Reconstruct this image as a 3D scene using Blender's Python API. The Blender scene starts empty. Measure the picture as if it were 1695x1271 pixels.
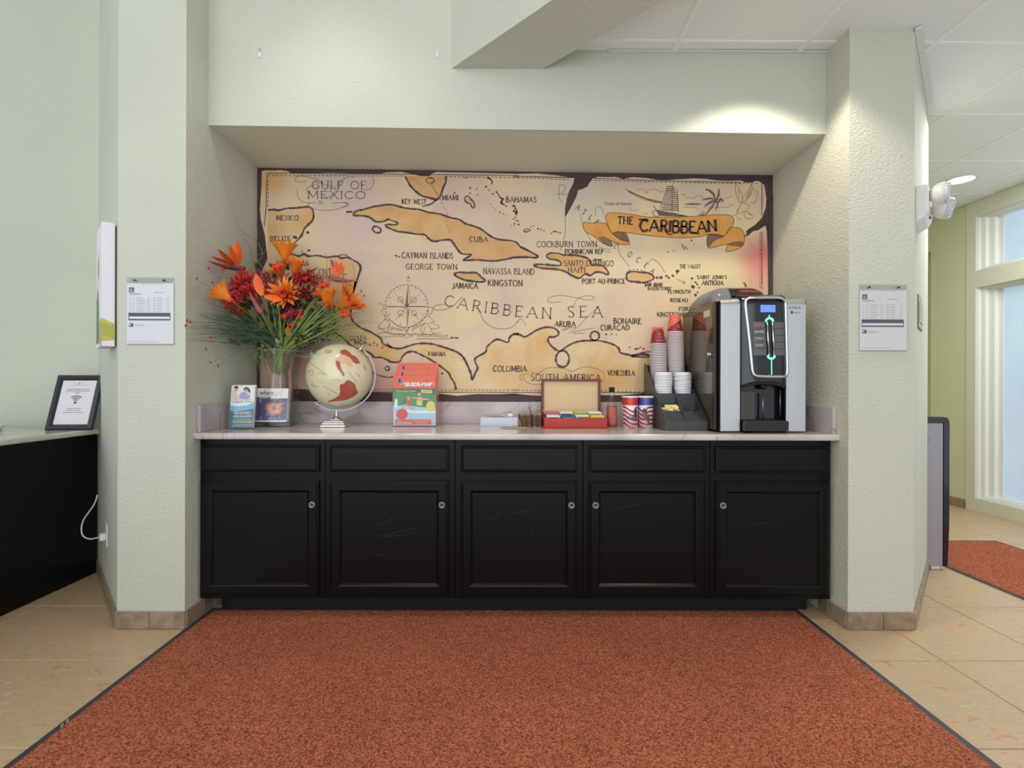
import bpy, bmesh, math, random
from mathutils import Vector, Matrix, noise
from mathutils.geometry import tessellate_polygon
random.seed(7)
PI = math.pi
scene = bpy.context.scene
COL = scene.collection

# ------------------------------------------------------------------ camera, world, light, exposure
CAMF, YAW, ROLL, CX, CY, CH = 850.0, -0.0038, 0.0029, 840.64, 635.1, 1.2
cd = bpy.data.cameras.new('camera')
cam = bpy.data.objects.new('camera', cd)
COL.objects.link(cam)
cam.location = (0, 0, CH)
cam.matrix_world = (Matrix.Translation((0, 0, CH)) @ Matrix.Rotation(YAW, 4, 'Z') @ Matrix.Rotation(PI/2, 4, 'X')
                    @ Matrix.Rotation(ROLL, 4, 'Z'))
cd.sensor_fit = 'HORIZONTAL'
cd.sensor_width = 36.0
cd.lens = 36.0*CAMF/1695.0
cd.shift_x = (847.5-CX)/1695.0
cd.shift_y = (CY-635.5)/1695.0
cd.clip_start = 0.05
cd.clip_end = 60
scene.camera = cam
vs = scene.view_settings
vs.view_transform = 'Standard'
vs.look = 'None'
vs.gamma = 1.0
vs.use_curve_mapping = False
vs.exposure = 0.0

world = bpy.data.worlds.new('World')
scene.world = world
world.use_nodes = True
bg = world.node_tree.nodes['Background']
bg.inputs['Color'].default_value = (0.93, 0.97, 1.0, 1)
bg.inputs['Strength'].default_value = 0.84

def area(name, loc, target, sx, sy, power, color=(1, 1, 1)):
    l = bpy.data.lights.new(name, 'AREA')
    l.shape = 'RECTANGLE'; l.size = sx; l.size_y = sy; l.energy = power; l.color = color
    o = bpy.data.objects.new(name, l); COL.objects.link(o)
    o.location = loc
    d = Vector(target)-Vector(loc)
    o.rotation_euler = d.to_track_quat('-Z', 'Y').to_euler()
    return o

area('added_front_fill', (-0.6, -1.55, 1.7), (-0.3, 3, 1.5), 5.0, 2.6, 62, (0.97, 0.99, 1.0))  # broad fill added behind the camera, no window is built there
area('added_overhead_fill', (-1.6, -0.6, 3.9), (-0.2, 2.4, 0.9), 3.4, 2.2, 34, (1.0, 0.99, 0.96))  # unseen overhead area lamp added for general light, no fixture
area('added_hall_fill', (3.5, 3.3, 2.90), (3.6, 3.4, 0), 0.9, 1.4, 50, (1.0, 0.98, 0.93))  # added under the hall ceiling to brighten the hall, no fixture

def spot(name, loc, target, power, angle, blend, size, color):
    l = bpy.data.lights.new(name, 'SPOT')
    l.energy = power; l.spot_size = math.radians(angle); l.spot_blend = blend; l.shadow_soft_size = size; l.color = color
    o = bpy.data.objects.new(name, l); COL.objects.link(o)
    o.location = loc
    o.rotation_euler = (Vector(target)-Vector(loc)).to_track_quat('-Z', 'Y').to_euler()
    return o
spot('downlight_beam', (1.27, 2.30, 2.93), (1.27, 2.32, 0), 44, 118, 0.35, 0.04, (1.0, 0.90, 0.72))
spot('downlight_beam', (-0.9, 2.15, 3.6), (-0.9, 2.3, 0), 22, 100, 0.8, 0.12, (1.0, 0.93, 0.80))

# ------------------------------------------------------------------ helpers
def ray(px, py):
    U, V = px-CX, py-CY
    c, s = math.cos(ROLL), math.sin(ROLL)
    u, v = c*U+s*V, -s*U+c*V
    x, y, z = u/CAMF, 1.0, -v/CAMF
    c, s = math.cos(YAW), math.sin(YAW)
    return Vector((c*x-s*y, s*x+c*y, z))
def P(px, py, Y):
    r = ray(px, py)
    return Vector((0, 0, CH))+r*(Y/r.y)

def lin(c):
    c = c/255.0
    return c/12.92 if c <= 0.04045 else ((c+0.055)/1.055)**2.4
def rgb(t):
    return (lin(t[0]), lin(t[1]), lin(t[2]), 1.0)

MATS = {}
def pm(name, col, rough=0.5, metal=0.0, var=None, bump=None, coat=0.0, emit=None, spec=None, col2=None, ior=None,
       trans=0.0, stretch=None, aniso=0.0, alpha=1.0):
    """procedural principled material; var=(scale, mix) blends col -> col2 with noise; bump=(scale, strength, dist)"""
    if name in MATS: return MATS[name]
    m = bpy.data.materials.new(name); m.use_nodes = True
    nt = m.node_tree; b = nt.nodes['Principled BSDF']
    b.inputs['Base Color'].default_value = rgb(col)
    b.inputs['Roughness'].default_value = rough
    b.inputs['Metallic'].default_value = metal
    if coat: b.inputs['Coat Weight'].default_value = coat; b.inputs['Coat Roughness'].default_value = 0.05
    if spec is not None: b.inputs['Specular IOR Level'].default_value = spec
    if ior: b.inputs['IOR'].default_value = ior
    if trans: b.inputs['Transmission Weight'].default_value = trans
    if aniso: b.inputs['Anisotropic'].default_value = aniso
    if alpha < 1: b.inputs['Alpha'].default_value = alpha
    if emit:
        b.inputs['Emission Color'].default_value = rgb(emit[0]); b.inputs['Emission Strength'].default_value = emit[1]
    vec = None
    if var or bump:
        tc = nt.nodes.new('ShaderNodeTexCoord'); vec = tc.outputs['Object']
        if stretch:
            mp = nt.nodes.new('ShaderNodeMapping'); mp.inputs['Scale'].default_value = stretch
            nt.links.new(vec, mp.inputs['Vector']); vec = mp.outputs['Vector']
    if var:
        n = nt.nodes.new('ShaderNodeTexNoise'); n.inputs['Scale'].default_value = var[0]
        n.inputs['Detail'].default_value = 5; n.inputs['Roughness'].default_value = 0.6
        nt.links.new(vec, n.inputs['Vector'])
        r = nt.nodes.new('ShaderNodeValToRGB')
        lo = 0.5-0.22/max(var[1], 0.2)*0.8; hi = 1-lo
        r.color_ramp.elements[0].position = max(0.0, lo); r.color_ramp.elements[1].position = min(1.0, hi)
        r.color_ramp.elements[0].color = rgb(col)
        c2 = col2 if col2 else tuple(max(0, c*0.85) for c in col)
        r.color_ramp.elements[1].color = rgb(c2)
        nt.links.new(n.outputs['Fac'], r.inputs['Fac'])
        nt.links.new(r.outputs['Color'], b.inputs['Base Color'])
    if bump:
        n = nt.nodes.new('ShaderNodeTexNoise'); n.inputs['Scale'].default_value = bump[0]
        n.inputs['Detail'].default_value = 4
        nt.links.new(vec, n.inputs['Vector'])
        bp = nt.nodes.new('ShaderNodeBump'); bp.inputs['Strength'].default_value = bump[1]
        bp.inputs['Distance'].default_value = bump[2] if len(bump) > 2 else 0.01
        nt.links.new(n.outputs['Fac'], bp.inputs['Height'])
        nt.links.new(bp.outputs['Normal'], b.inputs['Normal'])
    MATS[name] = m
    return m

def stucco(name, col, scale=60, strength=0.42):
    """knock-down textured wall paint"""
    m = bpy.data.materials.new(name); m.use_nodes = True
    nt = m.node_tree; b = nt.nodes['Principled BSDF']
    b.inputs['Roughness'].default_value = 0.84
    b.inputs['Specular IOR Level'].default_value = 0.35
    tc = nt.nodes.new('ShaderNodeTexCoord')
    mp = nt.nodes.new('ShaderNodeMapping'); mp.inputs['Scale'].default_value = (1.0, 1.0, 1.7)
    nt.links.new(tc.outputs['Object'], mp.inputs['Vector'])
    n = nt.nodes.new('ShaderNodeTexNoise'); n.inputs['Scale'].default_value = scale; n.inputs['Detail'].default_value = 3.5
    n.inputs['Distortion'].default_value = 0.5
    nt.links.new(mp.outputs['Vector'], n.inputs['Vector'])
    r = nt.nodes.new('ShaderNodeValToRGB')
    r.color_ramp.elements[0].position = 0.36; r.color_ramp.elements[1].position = 0.66
    nt.links.new(n.outputs['Fac'], r.inputs['Fac'])
    bp = nt.nodes.new('ShaderNodeBump'); bp.inputs['Strength'].default_value = strength; bp.inputs['Distance'].default_value = 0.0035
    nt.links.new(r.outputs['Color'], bp.inputs['Height'])
    nt.links.new(bp.outputs['Normal'], b.inputs['Normal'])
    n2 = nt.nodes.new('ShaderNodeTexNoise'); n2.inputs['Scale'].default_value = 1.3
    nt.links.new(tc.outputs['Object'], n2.inputs['Vector'])
    r2 = nt.nodes.new('ShaderNodeValToRGB')
    r2.color_ramp.elements[0].position = 0.35; r2.color_ramp.elements[1].position = 0.65
    r2.color_ramp.elements[0].color = rgb(col); r2.color_ramp.elements[1].color = rgb(tuple(c*0.975 for c in col))
    nt.links.new(n2.outputs['Fac'], r2.inputs['Fac'])
    nt.links.new(r2.outputs['Color'], b.inputs['Base Color'])
    MATS[name] = m
    return m

def glassy(name, tint=(240, 246, 246), ior=1.45, rough=0.02, haze=0.0):
    """thin clear sheet: fresnel mix of transparent and glossy"""
    m = bpy.data.materials.new(name); m.use_nodes = True
    nt = m.node_tree; nt.nodes.clear()
    out = nt.nodes.new('ShaderNodeOutputMaterial')
    t = nt.nodes.new('ShaderNodeBsdfTransparent'); t.inputs['Color'].default_value = rgb(tint)
    g = nt.nodes.new('ShaderNodeBsdfGlossy'); g.inputs['Roughness'].default_value = rough
    lw = nt.nodes.new('ShaderNodeLayerWeight'); lw.inputs['Blend'].default_value = 0.5
    pw = nt.nodes.new('ShaderNodeMath'); pw.operation = 'POWER'; pw.inputs[1].default_value = 4.0
    nt.links.new(lw.outputs['Facing'], pw.inputs[0])
    f = nt.nodes.new('ShaderNodeMath'); f.operation = 'MULTIPLY_ADD'; f.inputs[1].default_value = 0.55; f.inputs[2].default_value = 0.016*ior/1.45
    nt.links.new(pw.outputs[0], f.inputs[0])
    mx = nt.nodes.new('ShaderNodeMixShader')
    nt.links.new(f.outputs[0], mx.inputs['Fac'])
    nt.links.new(t.outputs['BSDF'], mx.inputs[1]); nt.links.new(g.outputs['BSDF'], mx.inputs[2])
    last = mx
    if haze:
        d = nt.nodes.new('ShaderNodeBsdfDiffuse'); d.inputs['Color'].default_value = rgb((225, 230, 235))
        m2 = nt.nodes.new('ShaderNodeMixShader'); m2.inputs['Fac'].default_value = haze
        nt.links.new(mx.outputs[0], m2.inputs[1]); nt.links.new(d.outputs[0], m2.inputs[2]); last = m2
    nt.links.new(last.outputs[0], out.inputs['Surface'])
    MATS[name] = m
    return m

def smooth_pts(pts, n=3, closed=False):
    """Catmull-Rom subdivision of a 2D/3D point list"""
    if len(pts) < 3: return [tuple(p) for p in pts]
    out = []; N = len(pts)
    rng = range(N) if closed else range(N-1)
    for i in rng:
        p0 = pts[(i-1) % N] if (closed or i > 0) else pts[0]
        p1 = pts[i]; p2 = pts[(i+1) % N]
        p3 = pts[(i+2) % N] if (closed or i+2 < N) else pts[-1]
        for k in range(n):
            t = k/n
            out.append(tuple(0.5*((2*b)+(-a+c)*t+(2*a-5*b+4*c-d)*t*t+(-a+3*b-3*c+d)*t**3) for a, b, c, d in zip(p0, p1, p2, p3)))
    if not closed: out.append(tuple(pts[-1]))
    return out

class MB:
    """collects geometry in world coordinates; build() links it as ONE mesh object"""
    def __init__(s): s.v = []; s.f = []; s.mi = []; s.sm = []; s.m = 0; s.smooth = False; s.X = None
    def add(s, vs, fs):
        o = len(s.v)
        for p in vs:
            p = Vector(p)
            if s.X is not None: p = s.X @ p
            s.v.append(p)
        for f in fs:
            s.f.append(tuple(i+o for i in f)); s.mi.append(s.m); s.sm.append(s.smooth)
        return s
    def box(s, x0, x1, y0, y1, z0, z1, bev=0.0):
        if bev <= 0:
            v = [(x, y, z) for z in (z0, z1) for y in (y0, y1) for x in (x0, x1)]
            return s.add(v, [(0, 2, 3, 1), (4, 5, 7, 6), (0, 1, 5, 4), (2, 6, 7, 3), (0, 4, 6, 2), (1, 3, 7, 5)])
        b = min(bev, (x1-x0)/2.01, (y1-y0)/2.01, (z1-z0)/2.01)
        lv = [(x0+b, y0+b, z0), (x1-b, y0+b, z0), (x1-b, y1-b, z0), (x0+b, y1-b, z0)]
        def ring(z):
            return [(x0+b, y0, z), (x1-b, y0, z), (x1, y0+b, z), (x1, y1-b, z), (x1-b, y1, z), (x0+b, y1, z), (x0, y1-b, z), (x0, y0+b, z)]
        def inner(z):
            return [(x0+b, y0+b, z), (x1-b, y0+b, z), (x1-b, y0+b, z), (x1-b, y1-b, z), (x1-b, y1-b, z), (x0+b, y1-b, z), (x0+b, y1-b, z), (x0+b, y0+b, z)]
        v = lv+ring(z0+b)+ring(z1-b)+[(p[0], p[1], z1) for p in lv]
        f = [(3, 2, 1, 0), (20, 21, 22, 23)]
        for i in range(8):
            j = (i+1) % 8
            f.append((4+i, 4+j, 12+j, 12+i))
        c = [0, 1, 1, 2, 2, 3, 3, 0]
        for i in range(8):
            j = (i+1) % 8
            if c[i] == c[j]:
                f.append((c[i], 4+j, 4+i)); f.append((20+c[i], 12+i, 12+j))
            else:
                f.append((c[i], c[j], 4+j, 4+i)); f.append((20+c[j], 20+c[i], 12+i, 12+j))
        return s.add(v, f)
    def prism(s, poly, a0, a1, axis='z', caps=True):
        """extrude polygon (2D) along axis: 'z': (x,y); 'y': (x,z); 'x': (y,z)"""
        n = len(poly)
        def mk(p, a):
            if axis == 'z': return (p[0], p[1], a)
            if axis == 'y': return (p[0], a, p[1])
            return (a, p[0], p[1])
        v = [mk(p, a0) for p in poly]+[mk(p, a1) for p in poly]
        f = [(i, (i+1) % n, (i+1) % n+n, i+n) for i in range(n)]
        if caps:
            tr = tessellate_polygon([[Vector((p[0], p[1], 0)) for p in poly]])
            for t in tr: f.append(tuple(t)); f.append(tuple(i+n for i in reversed(t)))
        return s.add(v, f)
    def lathe(s, prof, c=(0, 0, 0), n=32, axis='z', cap=True):
        v = []; f = []
        def mk(r, h, a):
            x, y = r*math.cos(a), r*math.sin(a)
            if axis == 'z': return (c[0]+x, c[1]+y, c[2]+h)
            if axis == 'y': return (c[0]+x, c[1]+h, c[2]+y)
            return (c[0]+h, c[1]+x, c[2]+y)
        for r, h in prof:
            for i in range(n): v.append(mk(r, h, 2*PI*i/n))
        for k in range(len(prof)-1):
            for i in range(n):
                j = (i+1) % n
                f.append((k*n+i, k*n+j, (k+1)*n+j, (k+1)*n+i))
        if cap:
            if prof[0][0] > 1e-5: f.append(tuple(range(n-1, -1, -1)))
            if prof[-1][0] > 1e-5: f.append(tuple((len(prof)-1)*n+i for i in range(n)))
        return s.add(v, f)
    def tube(s, pts, r, n=8, cap=True):
        """tube along 3D points; r number or list"""
        pts = [Vector(p) for p in pts]; N = len(pts)
        rs = r if isinstance(r, (list, tuple)) else [r]*N
        v = []; f = []
        t0 = (pts[1]-pts[0]).normalized()
        up = Vector((0, 0, 1)) if abs(t0.z) < 0.9 else Vector((1, 0, 0))
        a = t0.cross(up).normalized()
        for i, p in enumerate(pts):
            t = (pts[min(i+1, N-1)]-pts[max(i-1, 0)]).normalized()
            a = (a-t*a.dot(t)).normalized(); b = t.cross(a)
            for k in range(n):
                an = 2*PI*k/n
                v.append(p+(a*math.cos(an)+b*math.sin(an))*rs[i])
        for i in range(N-1):
            for k in range(n):
                j = (k+1) % n
                f.append((i*n+k, i*n+j, (i+1)*n+j, (i+1)*n+k))
        if cap:
            f.append(tuple(range(n-1, -1, -1))); f.append(tuple((N-1)*n+k for k in range(n)))
        return s.add(v, f)
    def sphere(s, c, r, nu=16, nv=10, sc=(1, 1, 1)):
        v = []; f = []
        for j in range(1, nv):
            th = PI*j/nv
            for i in range(nu):
                ph = 2*PI*i/nu
                v.append((c[0]+r*sc[0]*math.sin(th)*math.cos(ph), c[1]+r*sc[1]*math.sin(th)*math.sin(ph), c[2]+r*sc[2]*math.cos(th)))
        v.append((c[0], c[1], c[2]+r*sc[2])); v.append((c[0], c[1], c[2]-r*sc[2]))
        T, B = len(v)-2, len(v)-1
        for j in range(nv-2):
            for i in range(nu):
                k = (i+1) % nu
                f.append((j*nu+i, (j+1)*nu+i, (j+1)*nu+k, j*nu+k))
        for i in range(nu):
            k = (i+1) % nu
            f.append((T, i, k)); f.append((B, (nv-2)*nu+k, (nv-2)*nu+i))
        return s.add(v, f)
    def leaf(s, base, d, L, w, nrm=(0, -1, 0), bend=0.0, segs=6, prof=None, fold=0.12, twist=0.0):
        """petal or blade: curved strip with a midrib fold"""
        base = Vector(base); d = Vector(d).normalized(); nrm = Vector(nrm)
        nrm = (nrm-d*nrm.dot(d))
        nrm = nrm.normalized() if nrm.length > 1e-4 else d.orthogonal().normalized()
        v = []; f = []; p = base.copy(); cur = d.copy(); cn = nrm.copy()
        for i in range(segs+1):
            t = i/segs
            wd = w*(prof(t) if prof else math.sin(PI*min(1, 0.08+0.92*t))**0.8)
            if i == segs and not prof: wd = w*0.02
            side = cur.cross(cn).normalized()
            v += [p-side*wd/2+cn*fold*wd, p.copy(), p+side*wd/2+cn*fold*wd]
            q = Matrix.Rotation(bend/segs, 3, side)
            cur = q @ cur; cn = q @ cn
            if twist: cn = Matrix.Rotation(twist/segs, 3, cur) @ cn
            p = p+cur*(L/segs)
        for i in range(segs):
            a = i*3
            f += [(a, a+1, a+4, a+3), (a+1, a+2, a+5, a+4)]
        return s.add(v, f)
    def rings(s, x0, x1, z0, z1, steps, back=None, fill=True):
        """nested rectangles facing -Y: steps = [(inset, y), ...]"""
        v = []; f = []
        for ins, y in steps:
            v += [(x0+ins, y, z0+ins), (x1-ins, y, z0+ins), (x1-ins, y, z1-ins), (x0+ins, y, z1-ins)]
        for k in range(len(steps)-1):
            for i in range(4):
                j = (i+1) % 4
                f.append((k*4+i, k*4+j, (k+1)*4+j, (k+1)*4+i))
        if fill: f.append(tuple((len(steps)-1)*4+i for i in range(4)))
        return s.add(v, f)
    def build(s, name, mats, parent=None, origin=None, label=None, cat=None, group=None, kind=None):
        if not isinstance(mats, (list, tuple)): mats = [mats]
        if parent is not None: org = Vector(parent['_o'])
        elif origin is not None: org = Vector(origin)
        else:
            xs = [p.x for p in s.v]; ys = [p.y for p in s.v]; zs = [p.z for p in s.v]
            org = Vector(((min(xs)+max(xs))/2, (min(ys)+max(ys))/2, min(zs)))
        me = bpy.data.meshes.new(name)
        me.from_pydata([tuple(p-org) for p in s.v], [], s.f)
        for m in mats: me.materials.append(m)
        me.polygons.foreach_set('material_index', s.mi)
        me.polygons.foreach_set('use_smooth', s.sm)
        me.update()
        o = bpy.data.objects.new(name, me); COL.objects.link(o)
        if parent is not None: o.parent = parent
        else: o.location = org
        o['_o'] = tuple(org)
        tag(o, label, cat, group, kind)
        return o

def fixn(o):
    bm = bmesh.new(); bm.from_mesh(o.data)
    bmesh.ops.recalc_face_normals(bm, faces=bm.faces); bm.to_mesh(o.data); bm.free()
    return o
def tag(o, label=None, cat=None, group=None, kind=None):
    if label: o['label'] = label
    if cat: o['category'] = cat
    if group: o['group'] = group
    if kind: o['kind'] = kind
    return o
def thing(name, loc, label, cat, group=None):
    o = bpy.data.objects.new(name, None); COL.objects.link(o)
    o.empty_display_size = 0.05
    o.location = loc; o['_o'] = tuple(loc)
    return tag(o, label, cat, group)
def dup(o, delta, label=None, parent=None):
    c = o.copy(); COL.objects.link(c)
    if parent is None:
        c.location = Vector(o.location)+Vector(delta)
        c['_o'] = tuple(Vector(o['_o'])+Vector(delta))
        if label: c['label'] = label
    else: c.parent = parent
    for ch in [x for x in o.children]: dup(ch, (0, 0, 0), None, c)
    return c

# flat lettering with the built-in font -------------------------------------------------
_TC = {}
def text_geo(txt, bold=0.0, space=1.0):
    k = (txt, bold, space)
    if k in _TC: return _TC[k]
    cu = bpy.data.curves.new('t', 'FONT'); cu.body = txt; cu.size = 1.0; cu.fill_mode = 'FRONT'; cu.resolution_u = 2
    cu.offset = bold; cu.space_character = space
    o = bpy.data.objects.new('t', cu); COL.objects.link(o)
    dg = bpy.context.evaluated_depsgraph_get(); dg.update()
    me = bpy.data.meshes.new_from_object(o.evaluated_get(dg))
    vs_ = [v.co.copy() for v in me.vertices]; fs = [tuple(p.vertices) for p in me.polygons]
    bpy.data.objects.remove(o); bpy.data.curves.remove(cu); bpy.data.meshes.remove(me)
    _TC[k] = (vs_, fs)
    return _TC[k]
def put_text(mb, txt, M, x0, z0, height, x1=None, bold=0.0, space=1.0, center=None):
    """text on a plane: local (x, z) mapped by callable M(x, z) -> 3D ; height = cap height"""
    vs_, fs = text_geo(txt, bold, space)
    if not vs_: return
    xa = min(v.x for v in vs_); xb = max(v.x for v in vs_)
    k = height/0.70
    kx = (x1-x0)/(xb-xa) if x1 is not None else k
    if center is not None: x0 = center-(xb-xa)*kx/2
    mb.add([M(x0+(v.x-xa)*kx, z0+v.y*k) for v in vs_], fs)

def ribbon(mb, pts, w, M, closed=False, taper=False, jit=0.0):
    """flat stroke through 2D pts (width w) mapped by M(x,z)"""
    N = len(pts)
    if N < 2: return
    v = []; f = []
    for i, p in enumerate(pts):
        a = pts[(i-1) % N] if (closed or i > 0) else p
        b = pts[(i+1) % N] if (closed or i < N-1) else p
        dx, dz = b[0]-a[0], b[1]-a[1]
        L = math.hypot(dx, dz) or 1e-9
        ww = w/2
        if taper: ww *= max(0.15, math.sin(PI*(i+0.3)/(N-0.4)))
        if jit: ww *= 1+jit*(noise.noise(Vector((p[0]*60, p[1]*60, 3.3)))*2)
        nx, nz = -dz/L*ww, dx/L*ww
        v += [M(p[0]+nx, p[1]+nz), M(p[0]-nx, p[1]-nz)]
    for i in range(N if closed else N-1):
        j = (i+1) % N
        f.append((2*i, 2*i+1, 2*j+1, 2*j))
    mb.add(v, f)
def fill(mb, pts, M):
    tr = tessellate_polygon([[Vector((p[0], p[1], 0)) for p in pts]])
    mb.add([M(p[0], p[1]) for p in pts], [tuple(t) for t in tr])
def disc_pts(cx, cy, rx, ry=None, n=16, rot=0):
    ry = ry if ry is not None else rx
    return [(cx+rx*math.cos(2*PI*i/n)*math.cos(rot)-ry*math.sin(2*PI*i/n)*math.sin(rot),
             cy+rx*math.cos(2*PI*i/n)*math.sin(rot)+ry*math.sin(2*PI*i/n)*math.cos(rot)) for i in range(n)]
# ------------------------------------------------------------------ materials of the room
M_WALL = stucco('wall_paint', (202, 205, 193))
M_WALLL = stucco('left_wall_paint', (202, 207, 193))
M_WALLR = stucco('right_column_paint', (205, 206, 192))
M_SOFF = pm('soffit_paint', (208, 212, 198), 0.7, bump=(40, 0.15, 0.002))
M_GREEN = pm('green_paint', (208, 212, 178), 0.6, bump=(45, 0.25, 0.003))
M_CREAM = pm('cream_trim', (214, 212, 196), 0.45)
M_BASE = pm('base_tile', (164, 146, 122), 0.35, var=(16, 0.9), col2=(120, 104, 84))
M_GROUT = pm('grout', (156, 150, 140), 0.8)
M_TILE = None
def tile_mat():
    m = bpy.data.materials.new('floor_tile'); m.use_nodes = True
    nt = m.node_tree; b = nt.nodes['Principled BSDF']
    b.inputs['Roughness'].default_value = 0.32
    tc = nt.nodes.new('ShaderNodeTexCoord')
    oi = nt.nodes.new('ShaderNodeObjectInfo')
    ad = nt.nodes.new('ShaderNodeVectorMath'); ad.operation = 'ADD'
    sc = nt.nodes.new('ShaderNodeMath'); sc.operation = 'MULTIPLY'; sc.inputs[1].default_value = 37.0
    nt.links.new(oi.outputs['Random'], sc.inputs[0])
    nt.links.new(tc.outputs['Object'], ad.inputs[0]); nt.links.new(sc.outputs[0], ad.inputs[1])
    mp = nt.nodes.new('ShaderNodeMapping'); mp.inputs['Scale'].default_value = (1.0, 2.2, 1.0); mp.inputs['Rotation'].default_value = (0, 0, 0.5)
    nt.links.new(ad.outputs[0], mp.inputs['Vector'])
    n = nt.nodes.new('ShaderNodeTexNoise'); n.inputs['Scale'].default_value = 9.5; n.inputs['Detail'].default_value = 10; n.inputs['Roughness'].default_value = 0.72
    n.inputs['Distortion'].default_value = 0.8
    nt.links.new(mp.outputs['Vector'], n.inputs['Vector'])
    r = nt.nodes.new('ShaderNodeValToRGB')
    e = r.color_ramp.elements
    e[0].position = 0.36; e[0].color = rgb((186, 136, 96)); e[1].position = 0.66; e[1].color = rgb((206, 184, 154))
    k = e.new(0.46); k.color = rgb((194, 166, 132)); k = e.new(0.56); k.color = rgb((178, 156, 126))
    nt.links.new(n.outputs['Fac'], r.inputs['Fac'])
    nt.links.new(r.outputs['Color'], b.inputs['Base Color'])
    bp = nt.nodes.new('ShaderNodeBump'); bp.inputs['Strength'].default_value = 0.12; bp.inputs['Distance'].default_value = 0.002
    nt.links.new(n.outputs['Fac'], bp.inputs['Height']); nt.links.new(bp.outputs['Normal'], b.inputs['Normal'])
    return m
M_TILE = tile_mat()
def marble_mat(name, base, vein, dark):
    m = bpy.data.materials.new(name); m.use_nodes = True
    nt = m.node_tree; b = nt.nodes['Principled BSDF']
    b.inputs['Roughness'].default_value = 0.13
    tc = nt.nodes.new('ShaderNodeTexCoord')
    mp = nt.nodes.new('ShaderNodeMapping'); mp.inputs['Rotation'].default_value = (0.2, 0.5, 0.7); mp.inputs['Scale'].default_value = (1, 1.6, 1.3)
    nt.links.new(tc.outputs['Object'], mp.inputs['Vector'])
    n = nt.nodes.new('ShaderNodeTexNoise'); n.inputs['Scale'].default_value = 2.2; n.inputs['Detail'].default_value = 7; n.inputs['Distortion'].default_value = 1.4
    nt.links.new(mp.outputs['Vector'], n.inputs['Vector'])
    r = nt.nodes.new('ShaderNodeValToRGB'); e = r.color_ramp.elements
    e[0].position = 0.30; e[0].color = rgb(vein); e[1].position = 0.62; e[1].color = rgb(base)
    nt.links.new(n.outputs['Fac'], r.inputs['Fac'])
    n2 = nt.nodes.new('ShaderNodeTexNoise'); n2.inputs['Scale'].default_value = 1.1; n2.inputs['Detail'].default_value = 5; n2.inputs['Distortion'].default_value = 2.0
    nt.links.new(mp.outputs['Vector'], n2.inputs['Vector'])
    r2 = nt.nodes.new('ShaderNodeValToRGB'); e = r2.color_ramp.elements
    e[0].position = 0.492; e[0].color = (0, 0, 0, 1); e[1].position = 0.508; e[1].color = (0, 0, 0, 1)
    k = e.new(0.50); k.color = (0.55, 0.55, 0.55, 1)
    nt.links.new(n2.outputs['Fac'], r2.inputs['Fac'])
    mx = nt.nodes.new('ShaderNodeMixRGB'); mx.inputs['Color2'].default_value = rgb(dark)
    nt.links.new(r2.outputs['Color'], mx.inputs['Fac']); nt.links.new(r.outputs['Color'], mx.inputs['Color1'])
    nt.links.new(mx.outputs['Color'], b.inputs['Base Color'])
    return m
M_MARBLE = marble_mat('counter_marble', (214, 204, 200), (184, 174, 172), (120, 106, 100))
M_SPLASH = marble_mat('splash_marble', (196, 184, 186), (170, 158, 160), (110, 96, 92))
M_DESKM = marble_mat('desk_marble', (206, 212, 196), (184, 192, 178), (140, 140, 130))
M_BLACK = pm('black_lacquer', (11, 11, 14), 0.34, spec=0.22, bump=(9, 0.03, 0.002), var=(6, 0.5), col2=(12, 13, 15))
M_BLACKD = pm('black_toe', (10, 10, 11), 0.5)
M_SCR = pm('scratch', (52, 52, 54), 0.6)
M_CEIL = pm('ceiling_tile', (236, 238, 238), 0.8, bump=(220, 0.12, 0.001))
M_GRID = pm('ceiling_grid', (242, 243, 242), 0.5)
M_WHITE = pm('white_plastic', (226, 224, 222), 0.35)
M_CHROME = pm('chrome', (214, 214, 218), 0.08, 1.0)
M_CLEAR = glassy('clear_acrylic', (253, 254, 254), 1.5, 0.03, 0.01)
M_VASE = glassy('vase_glass', (252, 253, 252), 4.0, 0.01, 0.006)

# ------------------------------------------------------------------ geometry of the room
XL, XR, YB, YLN, YCO = -1.565, 1.681, 3.2296, 2.70, 2.5135
XCL, XCR = -1.894, 2.0035
ZLL, ZLR, ZC = 2.552, 2.520, 2.948
LEND, REND = (-2.60, 3.2860), (2.70, 3.2778)
ZHI = 4.3

b = MB(); b.box(-5.2, 5.2, -1.6, 6.2, -0.08, -0.004)
floor = b.build('floor', M_GROUT, kind='structure')
JX = [1.905+0.49*k for k in range(-15, 8)]
JY = [2.232-0.541*2+0.5393*k for k in range(-1, 10)]
tile_me = None
for i in range(len(JX)-1):
    for j in range(len(JY)-1):
        x0, x1, y0, y1 = JX[i], JX[i+1], JY[j], JY[j+1]
        cx_, cy_ = (x0+x1)/2, (y0+y1)/2
        if y1 < 1.2: continue
        if -1.45 < x0 and x1 < 1.45 and y1 < 2.72: continue           # wholly under the mat
        if -1.7 < cx_ < 1.75 and cy_ > 2.75: continue                 # behind the cabinets
        if abs(cx_)/max(cy_, 0.1) > 1.25: continue
        if cx_ < -1.7 and cy_ > 3.5 or (cx_ < 2.3 and cy_ > 3.4): continue
        b = MB(); b.box(x0+0.0025, x1-0.0025, y0+0.0025, y1-0.0025, -0.010, random.uniform(-0.0005, 0.0), 0.002)
        if tile_me is None:
            o = b.build('tile', M_TILE, parent=None, origin=(cx_, cy_, 0)); tile_me = o.data
            o.parent = floor; o.location = Vector((cx_, cy_, 0))-Vector(floor['_o'])
        else:
            o = bpy.data.objects.new('tile', tile_me); COL.objects.link(o); o.parent = floor
            o.location = Vector((cx_, cy_, random.uniform(-0.0004, 0.0002)))-Vector(floor['_o'])

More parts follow.
